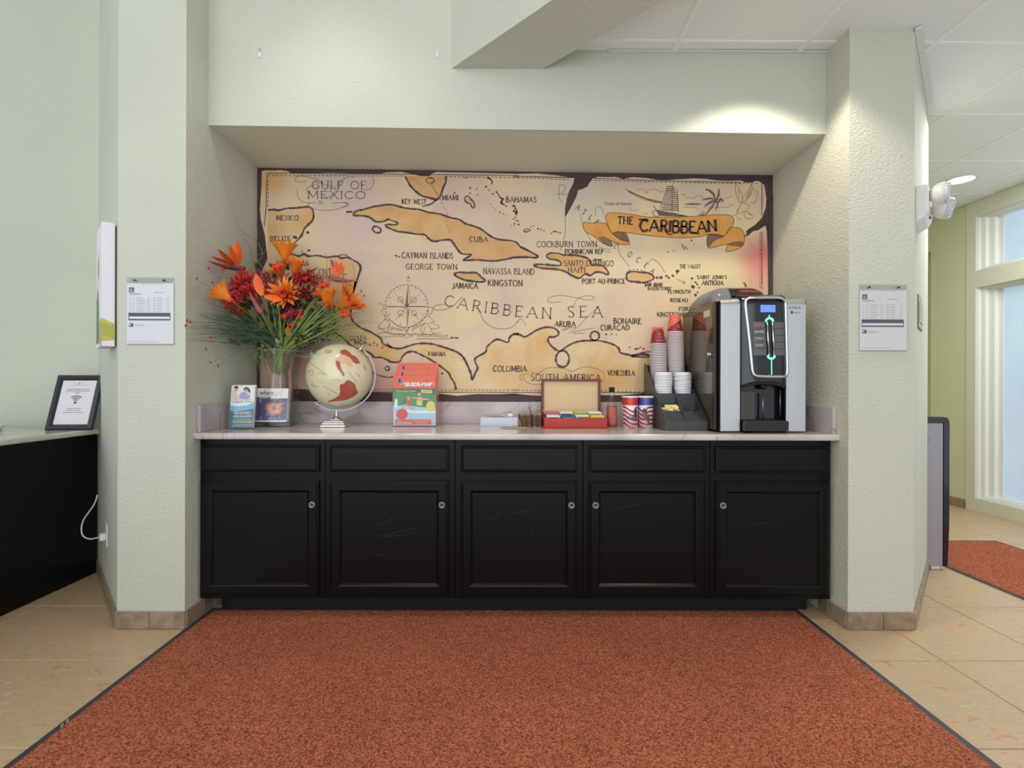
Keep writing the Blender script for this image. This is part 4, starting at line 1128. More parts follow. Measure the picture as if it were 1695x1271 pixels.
# adhesive hooks on the lintel
for px_, lb in ((430, 'small clear adhesive hook high on the lintel near its left end'), (724, 'small clear adhesive hook on the lintel left of the diagonal bulkhead')):
    c = P(px_, 90, YLN)
    t = thing('adhesive_hook', (c.x, YLN, c.z-0.022), lb, 'hook', 'adhesive hooks on the lintel')
    b = MB(); b.box(c.x-0.008, c.x+0.008, YLN-0.004, YLN, c.z-0.018, c.z+0.012, 0.002); b.build('plate', M_WHITE, t)
    b = MB(); b.box(c.x-0.008, c.x+0.008, YLN-0.001, YLN, c.z+0.012, c.z+0.032); b.build('strip', M_CLEAR, t)
    b = MB(); b.smooth = True; b.tube(smooth_pts([(c.x, YLN-0.004, c.z), (c.x, YLN-0.014, c.z-0.006), (c.x, YLN-0.014, c.z-0.016), (c.x, YLN-0.009, c.z-0.018)], 4), 0.0028, 6)
    b.build('hook', M_CLEAR, t)

# 45 degree faces
dR = Vector((REND[0]-XCR, REND[1]-YCO, 0)).normalized(); nR = Vector((dR.y, -dR.x, 0))
dL = Vector((LEND[0]-XCL, LEND[1]-YCO, 0)).normalized(); nL = Vector((-dL.y, dL.x, 0))
if nL.y > 0: nL = -nL
XR_ = frameX((XCR, YCO), dR, nR); XL_ = frameX((XCL, YCO), dL, nL)
# switch plate
o_ = XR_ @ Vector((0.33, 0, 1.50))
t = thing('switch_plate', o_, 'wide beige switch plate on the angled side of the right column', 'light switch')
b = MB(); b.X = XR_; b.box(0.205, 0.46, 0.0005, 0.006, 1.505, 1.665, 0.002); b.build('plate', pm('beige_plate', (176, 174, 146), 0.4), t)
b = MB(); b.X = XR_; b.box(0.197, 0.468, 0.0004, 0.0035, 1.497, 1.673); b.build('dark_rim', pm('dark_rim', (84, 80, 66), 0.5), t)
for k in range(3):
    b = MB(); b.X = XR_; b.box(0.225+k*0.08, 0.28+k*0.08, 0.006, 0.010, 1.53, 1.64, 0.002); b.build('rocker', pm('beige_rocker', (190, 188, 160), 0.35), t)
# emergency light
o_ = XR_ @ Vector((0.28, 0, 2.09))
t = thing('emergency_light', o_, 'white twin head emergency light on the right column', 'emergency light')
b = MB(); b.X = XR_
b.prism([(0.0005, 2.02), (0.035, 2.04), (0.050, 2.068), (0.050, 2.190), (0.042, 2.198), (0.0005, 2.198)], 0.08, 0.34, 'x')
b.build('housing', M_WHITE, t)
b = MB(); b.X = XR_; b.box(0.20, 0.235, 0.040, 0.052, 2.060, 2.068); b.build('test_button', M_BLACKD, t)
for k, (s_, yo, zz) in enumerate(((0.14, 0.098, 2.155), (0.28, 0.105, 2.115))):
    c = XR_ @ Vector((s_, yo, zz))
    ax = (nR*0.75+Vector((0.35, -0.35, 0))*0.6+Vector((0, 0, -0.25*k-0.05))).normalized()
    q_ = ax.to_track_quat('Z', 'Y').to_matrix().to_4x4()
    b = MB(); b.smooth = True; b.X = Matrix.Translation(c) @ q_
    b.lathe([(0.0, -0.050), (0.024, -0.047), (0.042, -0.034), (0.052, -0.012), (0.054, 0.010), (0.051, 0.012)], n=28, cap=False)
    hd = b.build('lamp_head', M_WHITE, t)
    b = MB(); b.X = Matrix.Translation(c) @ q_
    b.smooth = True; b.lathe([(0.052, 0.010), (0.052, 0.025), (0.042, 0.030), (0.0, 0.033)], n=28)
    b.smooth = False
    for i in range(7): b.box(-0.040, 0.040, -0.037+i*0.0118, -0.032+i*0.0118, 0.027, 0.0335)
    b.build('lens', pm('ribbed_lens', (206, 206, 210), 0.12, coat=0.6), hd)
b = MB(); b.smooth = True; b.X = XR_
b.tube([(0.14, 0.05, 2.155), (0.14, 0.08, 2.155)], 0.02, 12); b.tube([(0.28, 0.05, 2.115), (0.28, 0.08, 2.115)], 0.02, 12); b.build('swivel', M_WHITE, t, kind='stuff')

# canvas picture on the left angled face
o_ = XL_ @ Vector((0.45, 0, 1.375))
t = thing('canvas_picture', o_, 'white edged canvas picture hung on the angled side of the left column', 'picture')
b = MB(); b.X = XL_; b.box(0.045, 0.33, 0.008, 0.060, 1.378, 1.985, 0.002)
b.build('canvas', pm('canvas_white', (228, 226, 236), 0.6), t)
b = MB(); b.X = XL_; b.box(0.06, 0.32, 0.0005, 0.0078, 1.385, 1.975); b.build('stretcher', pm('stretcher_wood', (120, 100, 76), 0.6), t)
b = MB(); b.X = XL_
Mc = lambda x, z: (0.046+(x-0.05)*0.36, 0.0606, z)
def cfill(pts, m): b.m = m; fill(b, pts, Mc)
cfill([(0.05, 1.38), (0.28, 1.38), (0.34, 1.50), (0.05, 1.52)], 1)
cfill([(0.35, 1.40), (0.82, 1.40), (0.80, 1.62), (0.60, 1.70), (0.42, 1.58)], 2)
for k in range(7):
    a = 0.4+k*0.33; cx1, cz1 = 0.50, 1.72
    p = [(cx1, cz1)]+smooth_pts([(cx1+0.05*math.cos(a-0.3), cz1+0.05*math.sin(a-0.3)), (cx1+0.15*math.cos(a), cz1+0.15*math.sin(a)), (cx1+0.05*math.cos(a+0.3), cz1+0.05*math.sin(a+0.3))], 3)
    cfill(p, 3 if k % 2 else 4)
b.m = 1
b.add([(0.0446, 0.008, 1.41), (0.0446, 0.060, 1.402), (0.0446, 0.060, 1.492), (0.0446, 0.008, 1.475)], [(0, 1, 2, 3)])
b.add([(0.0446, 0.008, 1.475), (0.0446, 0.060, 1.492), (0.0446, 0.058, 1.515), (0.0446, 0.008, 1.488)], [(0, 1, 2, 3)])
b.m = 5
for k in range(7): b.add([(0.0443, 0.012, 1.425+k*.008), (0.0443, 0.056, 1.432+k*.009), (0.0443, 0.056, 1.434+k*.009), (0.0443, 0.012, 1.4265+k*.008)], [(0, 1, 2, 3)])
b.build('painting', [M_WHITE, pm('paint_lime', (186, 186, 96), 0.6), pm('paint_green', (110, 136, 104), 0.6), pm('paint_orange', (206, 110, 64), 0.6), pm('paint_yellow', (220, 190, 100), 0.6), pm('paint_olive', (128, 120, 60), 0.6)], t, kind='stuff')

# outlet and cord on the left angled face
t = thing('wall_outlet', XL_ @ Vector((0.48, 0, 0.29)), 'white wall outlet low on the angled side of the left column', 'outlet')
b = MB(); b.X = XL_; b.box(0.44, 0.53, 0.0005, 0.007, 0.292, 0.418, 0.002); b.build('plate', M_WHITE, t)
b = MB(); b.X = XL_; b.box(0.465, 0.505, 0.007, 0.034, 0.325, 0.362, 0.004); b.build('plug', M_WHITE, t)
b = MB(); b.X = XL_; b.smooth = True
b.tube(smooth_pts([(0.485, 0.034, 0.345), (0.50, 0.075, 0.340), (0.53, 0.105, 0.365), (0.56, 0.10, 0.43), (0.62, 0.05, 0.50), (0.66, 0.03, 0.55)], 5), 0.0038, 8)
o = b.build('power_cord', pm('cord_white', (196, 196, 196), 0.4)); tag(o, 'short white power cord looping out of the wall outlet beside the black desk', 'cord')

# ------------------------------------------------------------------ desk on the left
t = thing('reception_desk', (-3.0, 2.4, 0), 'black panelled desk with a pale marble top at the left edge', 'desk')
b = MB(); b.box(-3.55, -2.585, 1.30, 3.262, 0.0, 0.883, 0.002); b.build('panel', M_BLACK, t)
b = MB(); b.prism([(-3.58, 0.8835), (-2.515, 0.8835), (-2.508, 0.888), (-2.506, 0.899), (-2.508, 0.911), (-2.515, 0.9155), (-3.58, 0.9155)], 1.25, 3.2855, 'y', True)
# keep the slab clear of the angled column face
for v_ in b.v:
    if v_.y > 3.0 and v_.x > -2.62: v_.y = min(v_.y, 2.5135+(-v_.x-1.894)*1.094-0.004)
b.build('desk_top', M_DESKM, t)
ZD = 0.9155
# framed sign leaning against the wall
M_FR = pm('frame_navy', (44, 42, 58), 0.3)
t = thing('framed_sign', (-2.64, 3.18, ZD), 'dark framed wireless internet sign leaning on the left desk', 'sign')
wv, hv = 0.252, 0.345
sh_ = Matrix.Identity(4)
org = Vector((P(75.5, 707, 3.06).x, 3.06, ZD+0.0005))
tilt = math.radians(19); yaw = math.radians(28)
Xf = Matrix.Translation(org) @ Matrix.Rotation(yaw*0.3, 4, 'Z') @ Matrix.Rotation(-tilt, 4, 'X')
b = MB(); b.X = Xf
b.rings(0, wv, 0, hv, [(0.0, 0.0), (0.0, -0.010), (0.004, -0.016), (0.020, -0.018), (0.030, -0.010), (0.034, -0.004)], fill=False)
b.box(0.0, wv, 0.0, 0.004, 0.0, hv)
b.build('frame', M_FR, t)
b = MB(); b.X = Xf; b.box(0.033, wv-0.033, -0.0046, -0.001, 0.033, hv-0.033); b.build('sheet', M_PAPERW, t)
b = MB(); b.X = Xf; b.m = 0; Mf = lambda x, z: (x, -0.0052, z)
cx1 = wv/2
for txt, z, h_ in (('WIRELESS INTERNET IS LOCATED', .252, .0058), ('AT THE CLUBHOUSE AND POOL', .240, .0062), ('AREA', .228, .0068)): put_text(b, txt, Mf, 0, z, h_, center=cx1, bold=0.01)
fill(b, disc_pts(cx1, 0.170, 0.0075, n=16), Mf)
for r_ in (0.018, 0.030, 0.042):
    ribbon(b, [(cx1+r_*math.cos(a), 0.170+r_*math.sin(a)) for a in [PI*0.27+PI*0.46*i/12 for i in range(13)]], 0.0058, Mf)
for txt, z in (('ACCESS: CLUBHOUSE', .130), ('PASSWORD: clubhouse', .1175), ('Not case sensitive.  All lower case', .105)): put_text(b, txt, Mf, 0, z, .0056, center=cx1, bold=0.008)
b.build('sign_print', M_PRINTD, t, kind='stuff')
b = MB(); b.X = Xf; put_text(b, 'CLUB  &  CITY', Mf, 0, .288, .0075, center=cx1); fill(b, disc_pts(cx1, .291, .006, .006, 8), Mf)
ribbon(b, [(cx1-.06, .279), (cx1+.06, .279)], .0012, Mf)
b.build('sign_emblem', pm('emblem_gold', (170, 150, 130), 0.5), t, kind='stuff')
b = MB(); b.X = Xf @ Matrix.Translation((wv/2, 0.004, 0.25)) @ Matrix.Rotation(math.radians(30), 4, 'X'); b.box(-0.03, 0.03, 0, 0.004, -0.225, 0); b.build('easel_back', M_FR, t)
# small white dish cut by the left frame edge
c = P(-4, 704, 3.02)
b = MB(); b.smooth = True
b.lathe([(0.02, 0), (0.028, 0.003), (0.024, 0.012), (0.038, 0.026), (0.044, 0.036), (0.041, 0.036), (0.0, 0.020)], (-2.968, 3.0, ZD+0.0005), 24)
o = b.build('dish', M_WHITE); tag(o, 'small white dish on the desk at the left edge of the picture', 'dish')

# ------------------------------------------------------------------ hall: cooler and downlight
t = thing('air_purifier', (2.70, 3.48, 0), 'tall grey cabinet unit with black top and front behind the right column', 'appliance')
M_SIL = pm('purifier_silver', (164, 161, 169), 0.35, 0.1)
M_NAVY = pm('purifier_black', (26, 30, 40), 0.18, coat=0.4)
b = MB(); b.box(2.49, 2.835, 3.315, 3.66, 0.028, 0.955, 0.004); b.build('side_panel', M_SIL, t)
b = MB(); b.prism([(2.485, 0.956), (2.835, 0.956), (2.835, 0.56), (2.838, 0.555), (2.835, 0.55), (2.835, 0.03), (2.862, 0.03), (2.872, 0.3), (2.872, 0.96), (2.862, 0.985), (2.835, 0.993), (2.485, 0.993)], 3.312, 3.664, 'y')
b.build('top_and_front', M_NAVY, t)
for xx in (2.80, 2.53):
    b = MB(); b.box(xx-0.03, xx+0.03, 3.33, 3.38, 0.0, 0.030, 0.003); b.build('foot', M_WHITE, t)
b = MB(); b.smooth = True
for zz in (0.86, 0.84): b.lathe([(0.003, 0), (0.003, -0.001), (0, -0.001)], (2.735, 3.315, zz), 10, 'y')
b.build('vent_hole', M_BLACKD, t, kind='stuff')

t = thing('recessed_downlight', (3.87, 4.36, ZC), 'round recessed downlight glowing in the hall ceiling', 'ceiling light')
b = MB(); b.smooth = True; b.lathe([(0.115, 0.003), (0.115, -0.003), (0.096, -0.005), (0.093, 0.003)], (3.87, 4.36, ZC), 40, cap=False); b.build('trim_ring', M_WHITE, t)
b = MB(); b.lathe([(0.0, 0), (0.094, 0)], (3.87, 4.36, ZC-0.001), 40, cap=False); b.build('lens', pm('lit_lens', (255, 250, 240), 0.5, emit=((255, 250, 238), 5.0)), t)
# ------------------------------------------------------------------ things on the marble worktop
ZT = 0.9485
def ordi(n): return '%d%s' % (n, 'th' if 10 <= n % 100 <= 20 else {1: 'st', 2: 'nd', 3: 'rd'}.get(n % 10, 'th'))
def XY(px, Y): return P(px, 700, Y).x
def H_(dy, Y): return dy*Y/CAMF
def tiltX(x, y, z, yaw=0, tilt=0): return Matrix.Translation((x, y, z)) @ Matrix.Rotation(math.radians(yaw), 4, 'Z') @ Matrix.Rotation(math.radians(tilt), 4, 'X')

# --- rack card in a clear holder
Y = 2.80; x0 = XY(378, Y)
t = thing('rack_card_holder', (x0+0.06, Y+0.03, ZT), 'blue and white urgent care leaflets in a clear holder, leftmost on the worktop', 'leaflet holder')
Xc = tiltX(x0, Y, ZT+0.0055, 7, -10)
w_, h_ = 0.128, 0.238
Xk = Xc @ Matrix.Translation((0.002, 0, 0)) @ Matrix(((1, 0, -0.045, 0), (0, 1, 0, 0), (0, 0, 1, 0), (0, 0, 0, 1)))
b = MB(); b.X = Xc
b.box(-0.002, w_+0.002, -0.006, -0.004, 0, 0.115); b.box(-0.004, w_+0.004, 0.022, 0.024, 0, 0.17); b.box(-0.004, -0.002, -0.006, 0.024, 0, 0.115); b.box(w_+0.002, w_+0.004, -0.006, 0.024, 0, 0.115); b.box(-0.004, w_+0.004, -0.006, 0.024, 0, 0.002)
b.build('holder', M_CLEAR, t)
M_CW = pm('card_white', (228, 226, 228), 0.35, coat=0.3); M_CB = pm('card_blue', (112, 178, 212), 0.35, coat=0.3); M_CT = pm('card_teal', (40, 92, 124), 0.35, coat=0.3)
for k in range(3):
    b = MB(); b.X = Xc @ Matrix.Translation((0, 0.018-k*0.009, 0.003)); b.box(0.002, w_-0.002, -0.0035, 0.0035, 0, h_-0.004*k)
    b.build('leaflet', M_CW, t)
b = MB(); b.X = Xc
def card(mb, pts, y=-0.0036+0.0): fill(mb, [(p[0]*w_, p[1]*h_) for p in pts], lambda x, z: (min(max(x, 0.002), w_-0.002), y, z))
b.m = 1; card(b, [(0, .36), (0, .52), (.35, .50), (.7, .52), (1, .60), (1, .42)])
b.m = 2; card(b, [(0, .01), (0, .40), (.3, .385), (.6, .41), (1, .45), (1, .01)], -0.0039)
b.m = 3; card(b, [(.04, .72), (.06, .86), (.16, .90), (.24, .84), (.30, .74), (.30, .68), (.14, .66)], -0.0039)
b.m = 4; fill(b, disc_pts(.215*w_, .905*h_, .0095, .0125, 12), lambda x, z: (x, -0.0042, z)); fill(b, disc_pts(.62*w_, .86*h_, .009, .012, 12), lambda x, z: (x, -0.0045, z))
b.m = 5; fill(b, disc_pts(.21*w_, .945*h_, .011, .0075, 10), lambda x, z: (x, -0.0044, z)); card(b, [(.50, .87), (.53, .93), (.62, .955), (.74, .92), (.80, .85), (.78, .80), (.70, .86), (.60, .90)], -0.0043)
b.m = 6; card(b, [(.34, .70), (.38, .80), (.50, .84), (.66, .80), (.80, .76), (.78, .68), (.5, .67)], -0.0040)
b.m = 7; put_text(b, 'Urgent Care', lambda x, z: (x, -0.0046, z), .07*w_, .585*h_, .0145, x1=.93*w_)
put_text(b, 'Orlando & Kissimmee', lambda x, z: (x, -0.0046, z), .12*w_, .655*h_, .006, x1=.85*w_)
b.m = 0; Mx = lambda x, z: (x, -0.0048, z)
put_text(b, '407.649.3456', Mx, .20*w_, .325*h_, .0085, x1=.86*w_, bold=0.02); put_text(b, '1.855.326.5252', Mx, .18*w_, .255*h_, .0085, x1=.92*w_, bold=0.02)
put_text(b, 'locations to serve you', Mx, .12*w_, .37*h_, .0045, x1=.85*w_); ribbon(b, [(.2*w_, .06*h_), (.95*w_, .068*h_)], .0012, Mx)
b.m = 8; put_text(b, '& the medical', Mx, .32*w_, .185*h_, .0075, x1=.9*w_); put_text(b, 'Concierge', Mx, .17*w_, .125*h_, .0135, x1=.96*w_, bold=0.01)
b.build('leaflet_print', [M_CW, M_CB, M_CT, pm('coat_pinkish', (222, 200, 196), 0.5), pm('skin_tone', (214, 168, 140), 0.5), pm('hair_dark', (74, 52, 42), 0.5), pm('lilac_print', (166, 166, 206), 0.5), pm('slate_letter', (110, 116, 140), 0.5), pm('lime_letter', (190, 210, 130), 0.5)], t, kind='stuff')

# --- magazine in a clear holder
Y = 2.93; x0 = XY(421, Y); w_ = 0.176; h_ = 0.216
t = thing('magazine_holder', (x0+0.09, Y+0.03, ZT), 'fireworks cover travel magazines in a clear holder in front of the vase', 'magazine holder')
Xc = tiltX(x0+0.004, Y, ZT+0.0068, 3, -9)
b = MB(); b.X = Xc
b.box(-0.006, w_+0.006, -0.010, -0.008, 0, 0.150); b.box(-0.006, w_+0.006, 0.034, 0.036, 0, 0.20); b.box(-0.006, -0.004, -0.010, 0.036, 0, 0.150); b.box(w_+0.004, w_+0.006, -0.010, 0.036, 0, 0.150); b.box(-0.006, w_+0.006, -0.010, 0.036, 0, 0.002); b.box(-0.006, w_+0.006, -0.010, 0.036, 0.020, 0.022)
b.build('holder', M_CLEAR, t)
for k in range(4):
    b = MB(); b.X = Xc @ Matrix.Translation((0, 0.028-k*0.010, 0.022)); b.box(0, w_, -0.0045, 0.0045, 0, h_-0.022, 0.001); b.build('magazine', M_CW, t)
b = MB(); b.X = Xc @ Matrix.Translation((0, -0.0066, 0.022)); hh = h_-0.022
Mm = lambda k: (lambda x, z: (x, -0.0002*k, z))
b.m = 1; fill(b, [(.001, .010), (w_-.001, .010), (w_-.001, hh*.70), (.001, hh*.70)], Mm(1))
b.m = 2
for i in range(60):
    a = 2*PI*i/60+random.uniform(-.04, .04); r1 = random.uniform(.035, .058)*(1.15 if abs(math.cos(a)) > .5 else 1); r0 = random.uniform(.004, .018)
    p = (w_*.58+r0*math.cos(a), hh*.40+r0*math.sin(a)); q = (w_*.58+r1*math.cos(a), hh*.40+r1*math.sin(a)*0.95)
    if q[0] > w_-.003: k_ = (w_-.003-p[0])/(q[0]-p[0]); q = (w_-.003, p[1]+(q[1]-p[1])*k_)
    if q[1] > hh*.69: q = (q[0], hh*.69)
    ribbon(b, [p, ((p[0]+q[0])/2, (p[1]+q[1])/2), q], random.uniform(.0018, .0036), Mm(2), taper=True)
b.m = 3; fill(b, disc_pts(w_*.55, hh*.30, .020, .024, 12), Mm(1.6))
b.m = 4
for i in range(50):
    fill(b, disc_pts(random.uniform(.01, w_-.01), .014+abs(random.gauss(0, .012)), random.uniform(.0012, .0035), None, 6), Mm(2.4))
b.m = 5; put_text(b, 'where', Mm(3), w_*.10, hh*.815, .0230, x1=w_*.53, bold=0.012)
b.m = 6; put_text(b, 'ORLANDO', Mm(3), w_*.57, hh*.835, .005, x1=w_*.80); put_text(b, 'TRAVELER', Mm(3), w_*.30, hh*.765, .010, x1=w_*.68)
b.m = 1; fill(b, [(.001, hh*.69), (w_*.42, hh*.69), (w_*.46, hh*.735), (.001, hh*.735)], Mm(2.5))
b.m = 0
fill(b, [(w_*.08, hh*.705), (w_*.36, hh*.705), (w_*.36, hh*.718), (w_*.08, hh*.718)], Mm(3)); fill(b, [(.001, .001), (w_-.001, .001), (w_-.001, .010), (.001, .010)], Mm(3))
for k in range(5): ribbon(b, [(w_*.09, hh*(.66-.02*k)), (w_*.17, hh*(.66-.02*k))], .0015, Mm(3))
b.build('cover_print', [M_CW, pm('night_sky_print', (96, 84, 128), 0.3), pm('firework_orange', (250, 170, 130), 0.35), pm('magenta_glow', (186, 84, 148), 0.35), pm('light_blue_print', (150, 170, 236), 0.35), pm('black_letter', (48, 46, 54), 0.4), pm('grey_letter', (150, 148, 156), 0.4)], t, kind='stuff')

# --- globe on a silver stand
Yg = 2.985; gc = P(562, 620, Yg); R_ = 0.186; gx, gz = gc.x, gc.z-0.006
t = thing('desk_globe', (P(557, 700, Yg).x, Yg, ZT), 'antique cream desk globe with a silver arc and square foot', 'globe')
M_GL = pm('globe_cream', (226, 218, 190), 0.22, var=(6, 0.9), col2=(210, 204, 164), coat=0.4)
M_GR = pm('globe_red_land', (160, 66, 52), 0.3, var=(9, 0.8), col2=(186, 100, 76), coat=0.4)
M_GP = pm('globe_pink_land', (222, 178, 146), 0.3, coat=0.4)
M_GI = pm('globe_ink', (110, 92, 66), 0.4)
b = MB(); b.smooth = True; b.sphere((gx, Yg, gz), R_, 48, 32); ball = b.build('ball', M_GL, t)
def onball(px_, py_, k=1.003):
    """direction through a point of the globe's face -> its surface (globe modelled with its Americas side to the lobby)"""
    u = (px_-562)/53.0; v_ = (620-py_)/53.0
    r_ = math.hypot(u, v_)
    if r_ > 0.985: u, v_ = u*0.985/r_, v_*0.985/r_
    w2 = math.sqrt(max(0, 1-u*u-v_*v_))
    sd = Vector((-gx, -Yg, 1.2-gz)).normalized()
    rt = Vector((0, 0, 1)).cross(sd).normalized(); up_ = sd.cross(rt)
    d_ = rt*u+up_*v_+sd*w2
    return Vector((gx, Yg, gz))+d_*R_*k
cH = CR((500, 550), 7.942)
def ball_patch(mb, s_, k):
    pts = [cH(*[float(q) for q in p.split(',')]) for p in s_.split()]
    tr = tessellate_polygon([[Vector((p[0], p[1], 0)) for p in pts]])
    for tri_ in tr:
        P3 = [Vector(pts[i]) for i in tri_]; n = 5; idx = {}; vs_ = []
        for i in range(n+1):
            for j in range(n+1-i):
                q = P3[0]+(P3[1]-P3[0])*(i/n)+(P3[2]-P3[0])*(j/n); idx[(i, j)] = len(vs_); vs_.append(onball(q.x, q.y, k))
        fs = []
        for i in range(n):
            for j in range(n-i):
                fs.append((idx[(i, j)], idx[(i+1, j)], idx[(i, j+1)]))
                if i+j < n-1: fs.append((idx[(i+1, j)], idx[(i+1, j+1)], idx[(i, j+1)]))
        mb.add(vs_, fs)
b = MB(); b.smooth = True
ball_patch(b, '495,265 510,235 560,222 600,245 640,290 690,310 720,350 740,395 700,405 665,395 640,360 620,330 560,300 520,290', 1.003)
ball_patch(b, '445,375 470,370 500,395 505,440 520,480 545,520 550,560 530,560 500,510 470,470 452,430', 1.003)
ball_patch(b, '545,655 575,615 610,610 650,640 680,660 690,710 720,775 680,810 610,850 540,870 450,880 360,890 350,880 430,845 490,800 500,750 495,700 500,665', 1.003)
b.build('red_land', M_GR, ball, kind='stuff')
b = MB(); b.smooth = True
ball_patch(b, '500,285 560,300 620,335 650,380 690,410 640,440 600,440 560,400 505,395 470,370 440,360 460,320', 1.0034)
ball_patch(b, '300,258 330,235 370,228 405,238 400,262 365,280 325,280', 1.0034)
b.build('pale_land', M_GP, ball, kind='stuff')
b = MB()
def ball_line(s_, w=0.0008):
    pts = smooth_pts([tuple(float(q) for q in p.split(',')) for p in s_.split()], 5)
    v = []; f = []
    for i, p in enumerate(pts):
        a = pts[max(i-1, 0)]; c = pts[min(i+1, len(pts)-1)]; L = math.dist(a, c) or 1
        nx, ny = -(c[1]-a[1])/L*w*2200, (c[0]-a[0])/L*w*2200
        v += [onball(*cH(p[0]+nx, p[1]+ny), 1.0045), onball(*cH(p[0]-nx, p[1]-ny), 1.0045)]
    for i in range(len(pts)-1): f.append((2*i, 2*i+1, 2*i+3, 2*i+2))
    b.add(v, f)
for s_ in ('120,385 200,440 300,520 350,555', '300,690 380,730 470,790', '600,510 650,570 700,640', '320,255 350,235 390,250 365,270 320,255', '120,520 160,490 180,520 150,560', '230,540 270,520 320,545', '150,670 200,690 260,690',
           '165,640 190,680 200,700', '430,610 470,610 500,630', '680,520 720,540 730,580', '790,420 810,460 820,490', '360,770 385,800', '130,740 210,770', '255,290 225,295', '780,400 795,440 800,480'): ball_line(s_)
b.build('meridian_line', M_GI, ball, kind='stuff')
# arc, pins, stem and stepped foot
ax_top = onball(*cH(690, 235), 1.0); ax_bot = onball(*cH(235, 890), 1.0)
cc = Vector((gx, Yg, gz)); at_ = Vector((ax_top.x-gx, 0, ax_top.z-gz)).normalized()
a_top = math.atan2(at_.z, at_.x); ar = 0.201
b = MB(); b.smooth = False
v = []; f = []; n = 48
for i in range(n+1):
    a = a_top-(PI+0.12)*i/n+0.06
    dd = Vector((math.cos(a), 0, math.sin(a))); wd = 0.020
    o0 = cc+dd*(ar-0.003); o1 = cc+dd*(ar+0.004)
    sk = Vector((0, 1, 0)); qz = Matrix.Rotation(0.20, 3, 'Z'); o0 = cc+qz @ (o0-cc); o1 = cc+qz @ (o1-cc); sk = qz @ sk
    v += [o0-sk*wd*0.6, o1-sk*wd*0.6, o1+sk*wd, o0+sk*wd]
for i in range(n):
    for k in range(4):
        f.append((i*4+k, i*4+(k+1) % 4, (i+1)*4+(k+1) % 4, (i+1)*4+k))
f += [(3, 2, 1, 0), (n*4, n*4+1, n*4+2, n*4+3)]
b.add(v, f); b.X = None
o = b.build('silver_arc', pm('satin_silver', (150, 152, 158), 0.38, 0.9), t)
for sg in (1, -1):
    dd = at_*sg
    b = MB(); b.smooth = True; p0 = cc+dd*(R_-0.002)
    b.tube([p0, p0+dd*0.022, p0+dd*0.0221, p0+dd*0.034, p0+dd*0.0341, p0+dd*0.038], [0.009, 0.009, 0.006, 0.006, 0.010, 0.008], 14); b.build('pin', M_CHROME, t)
sx = P(557, 690, Yg).x
b = MB(); b.smooth = True
b.lathe([(0.021, 0.046), (0.018, 0.052), (0.010, 0.058), (0.0085, 0.066), (0.012, 0.072), (0.0075, 0.078), (0.0065, 0.092), (0.0095, 0.100), (0.0065, 0.104), (0.006, gz-ar-ZT-0.002)], (sx, Yg, ZT), 20); b.build('stem', M_CHROME, t)
b = MB()
for hw, z0, z1 in ((0.071, 0.0005, 0.016), (0.063, 0.016, 0.028), (0.056, 0.028, 0.038), (0.028, 0.038, 0.046)): b.box(sx-hw, sx+hw, Yg-hw, Yg+hw, ZT+z0, ZT+z1, 0.003)
b.build('foot', pm('silver_foot', (216, 208, 202), 0.25, 0.75), t)

# --- guide map holder in three tiers
Y = 3.00; x0, x1 = XY(650.5, Y), XY(721.5, Y); w_ = x1-x0
t = thing('guide_map_holder', ((x0+x1)/2, Y+0.06, ZT), 'three tiered clear holder of orange headed guide maps', 'leaflet holder')
b = MB()
b.box(x0-0.002, x1+0.002, Y-0.004, Y-0.002, ZT+0.0005, ZT+0.225); b.box(x0-0.002, x1+0.002, Y+0.126, Y+0.128, ZT+0.0005, ZT+0.34)
b.prism([(Y-0.004, ZT+0.0005), (Y+0.128, ZT+0.0005), (Y+0.128, ZT+0.34), (Y-0.004, ZT+0.225)], x1+0.002, x1+0.005, 'x'); b.prism([(Y-0.004, ZT+0.0005), (Y+0.128, ZT+0.0005), (Y+0.128, ZT+0.34), (Y-0.004, ZT+0.225)], x0-0.005, x0-0.002, 'x')
b.box(x0-0.002, x1+0.002, Y-0.002, Y+0.126, ZT+0.0005, ZT+0.003)
b.build('holder', M_CLEAR, t)
M_OR = pm('guide_orange', (222, 82, 46), 0.35, coat=0.3); M_OR2 = pm('guide_coral', (236, 130, 104), 0.4)
tier = [(Y+0.098, 0.002, 0.375, 0.008), (Y+0.056, 0.002, 0.336, 0.010), (Y+0.006, 0.002, 0.298, -0.001)]
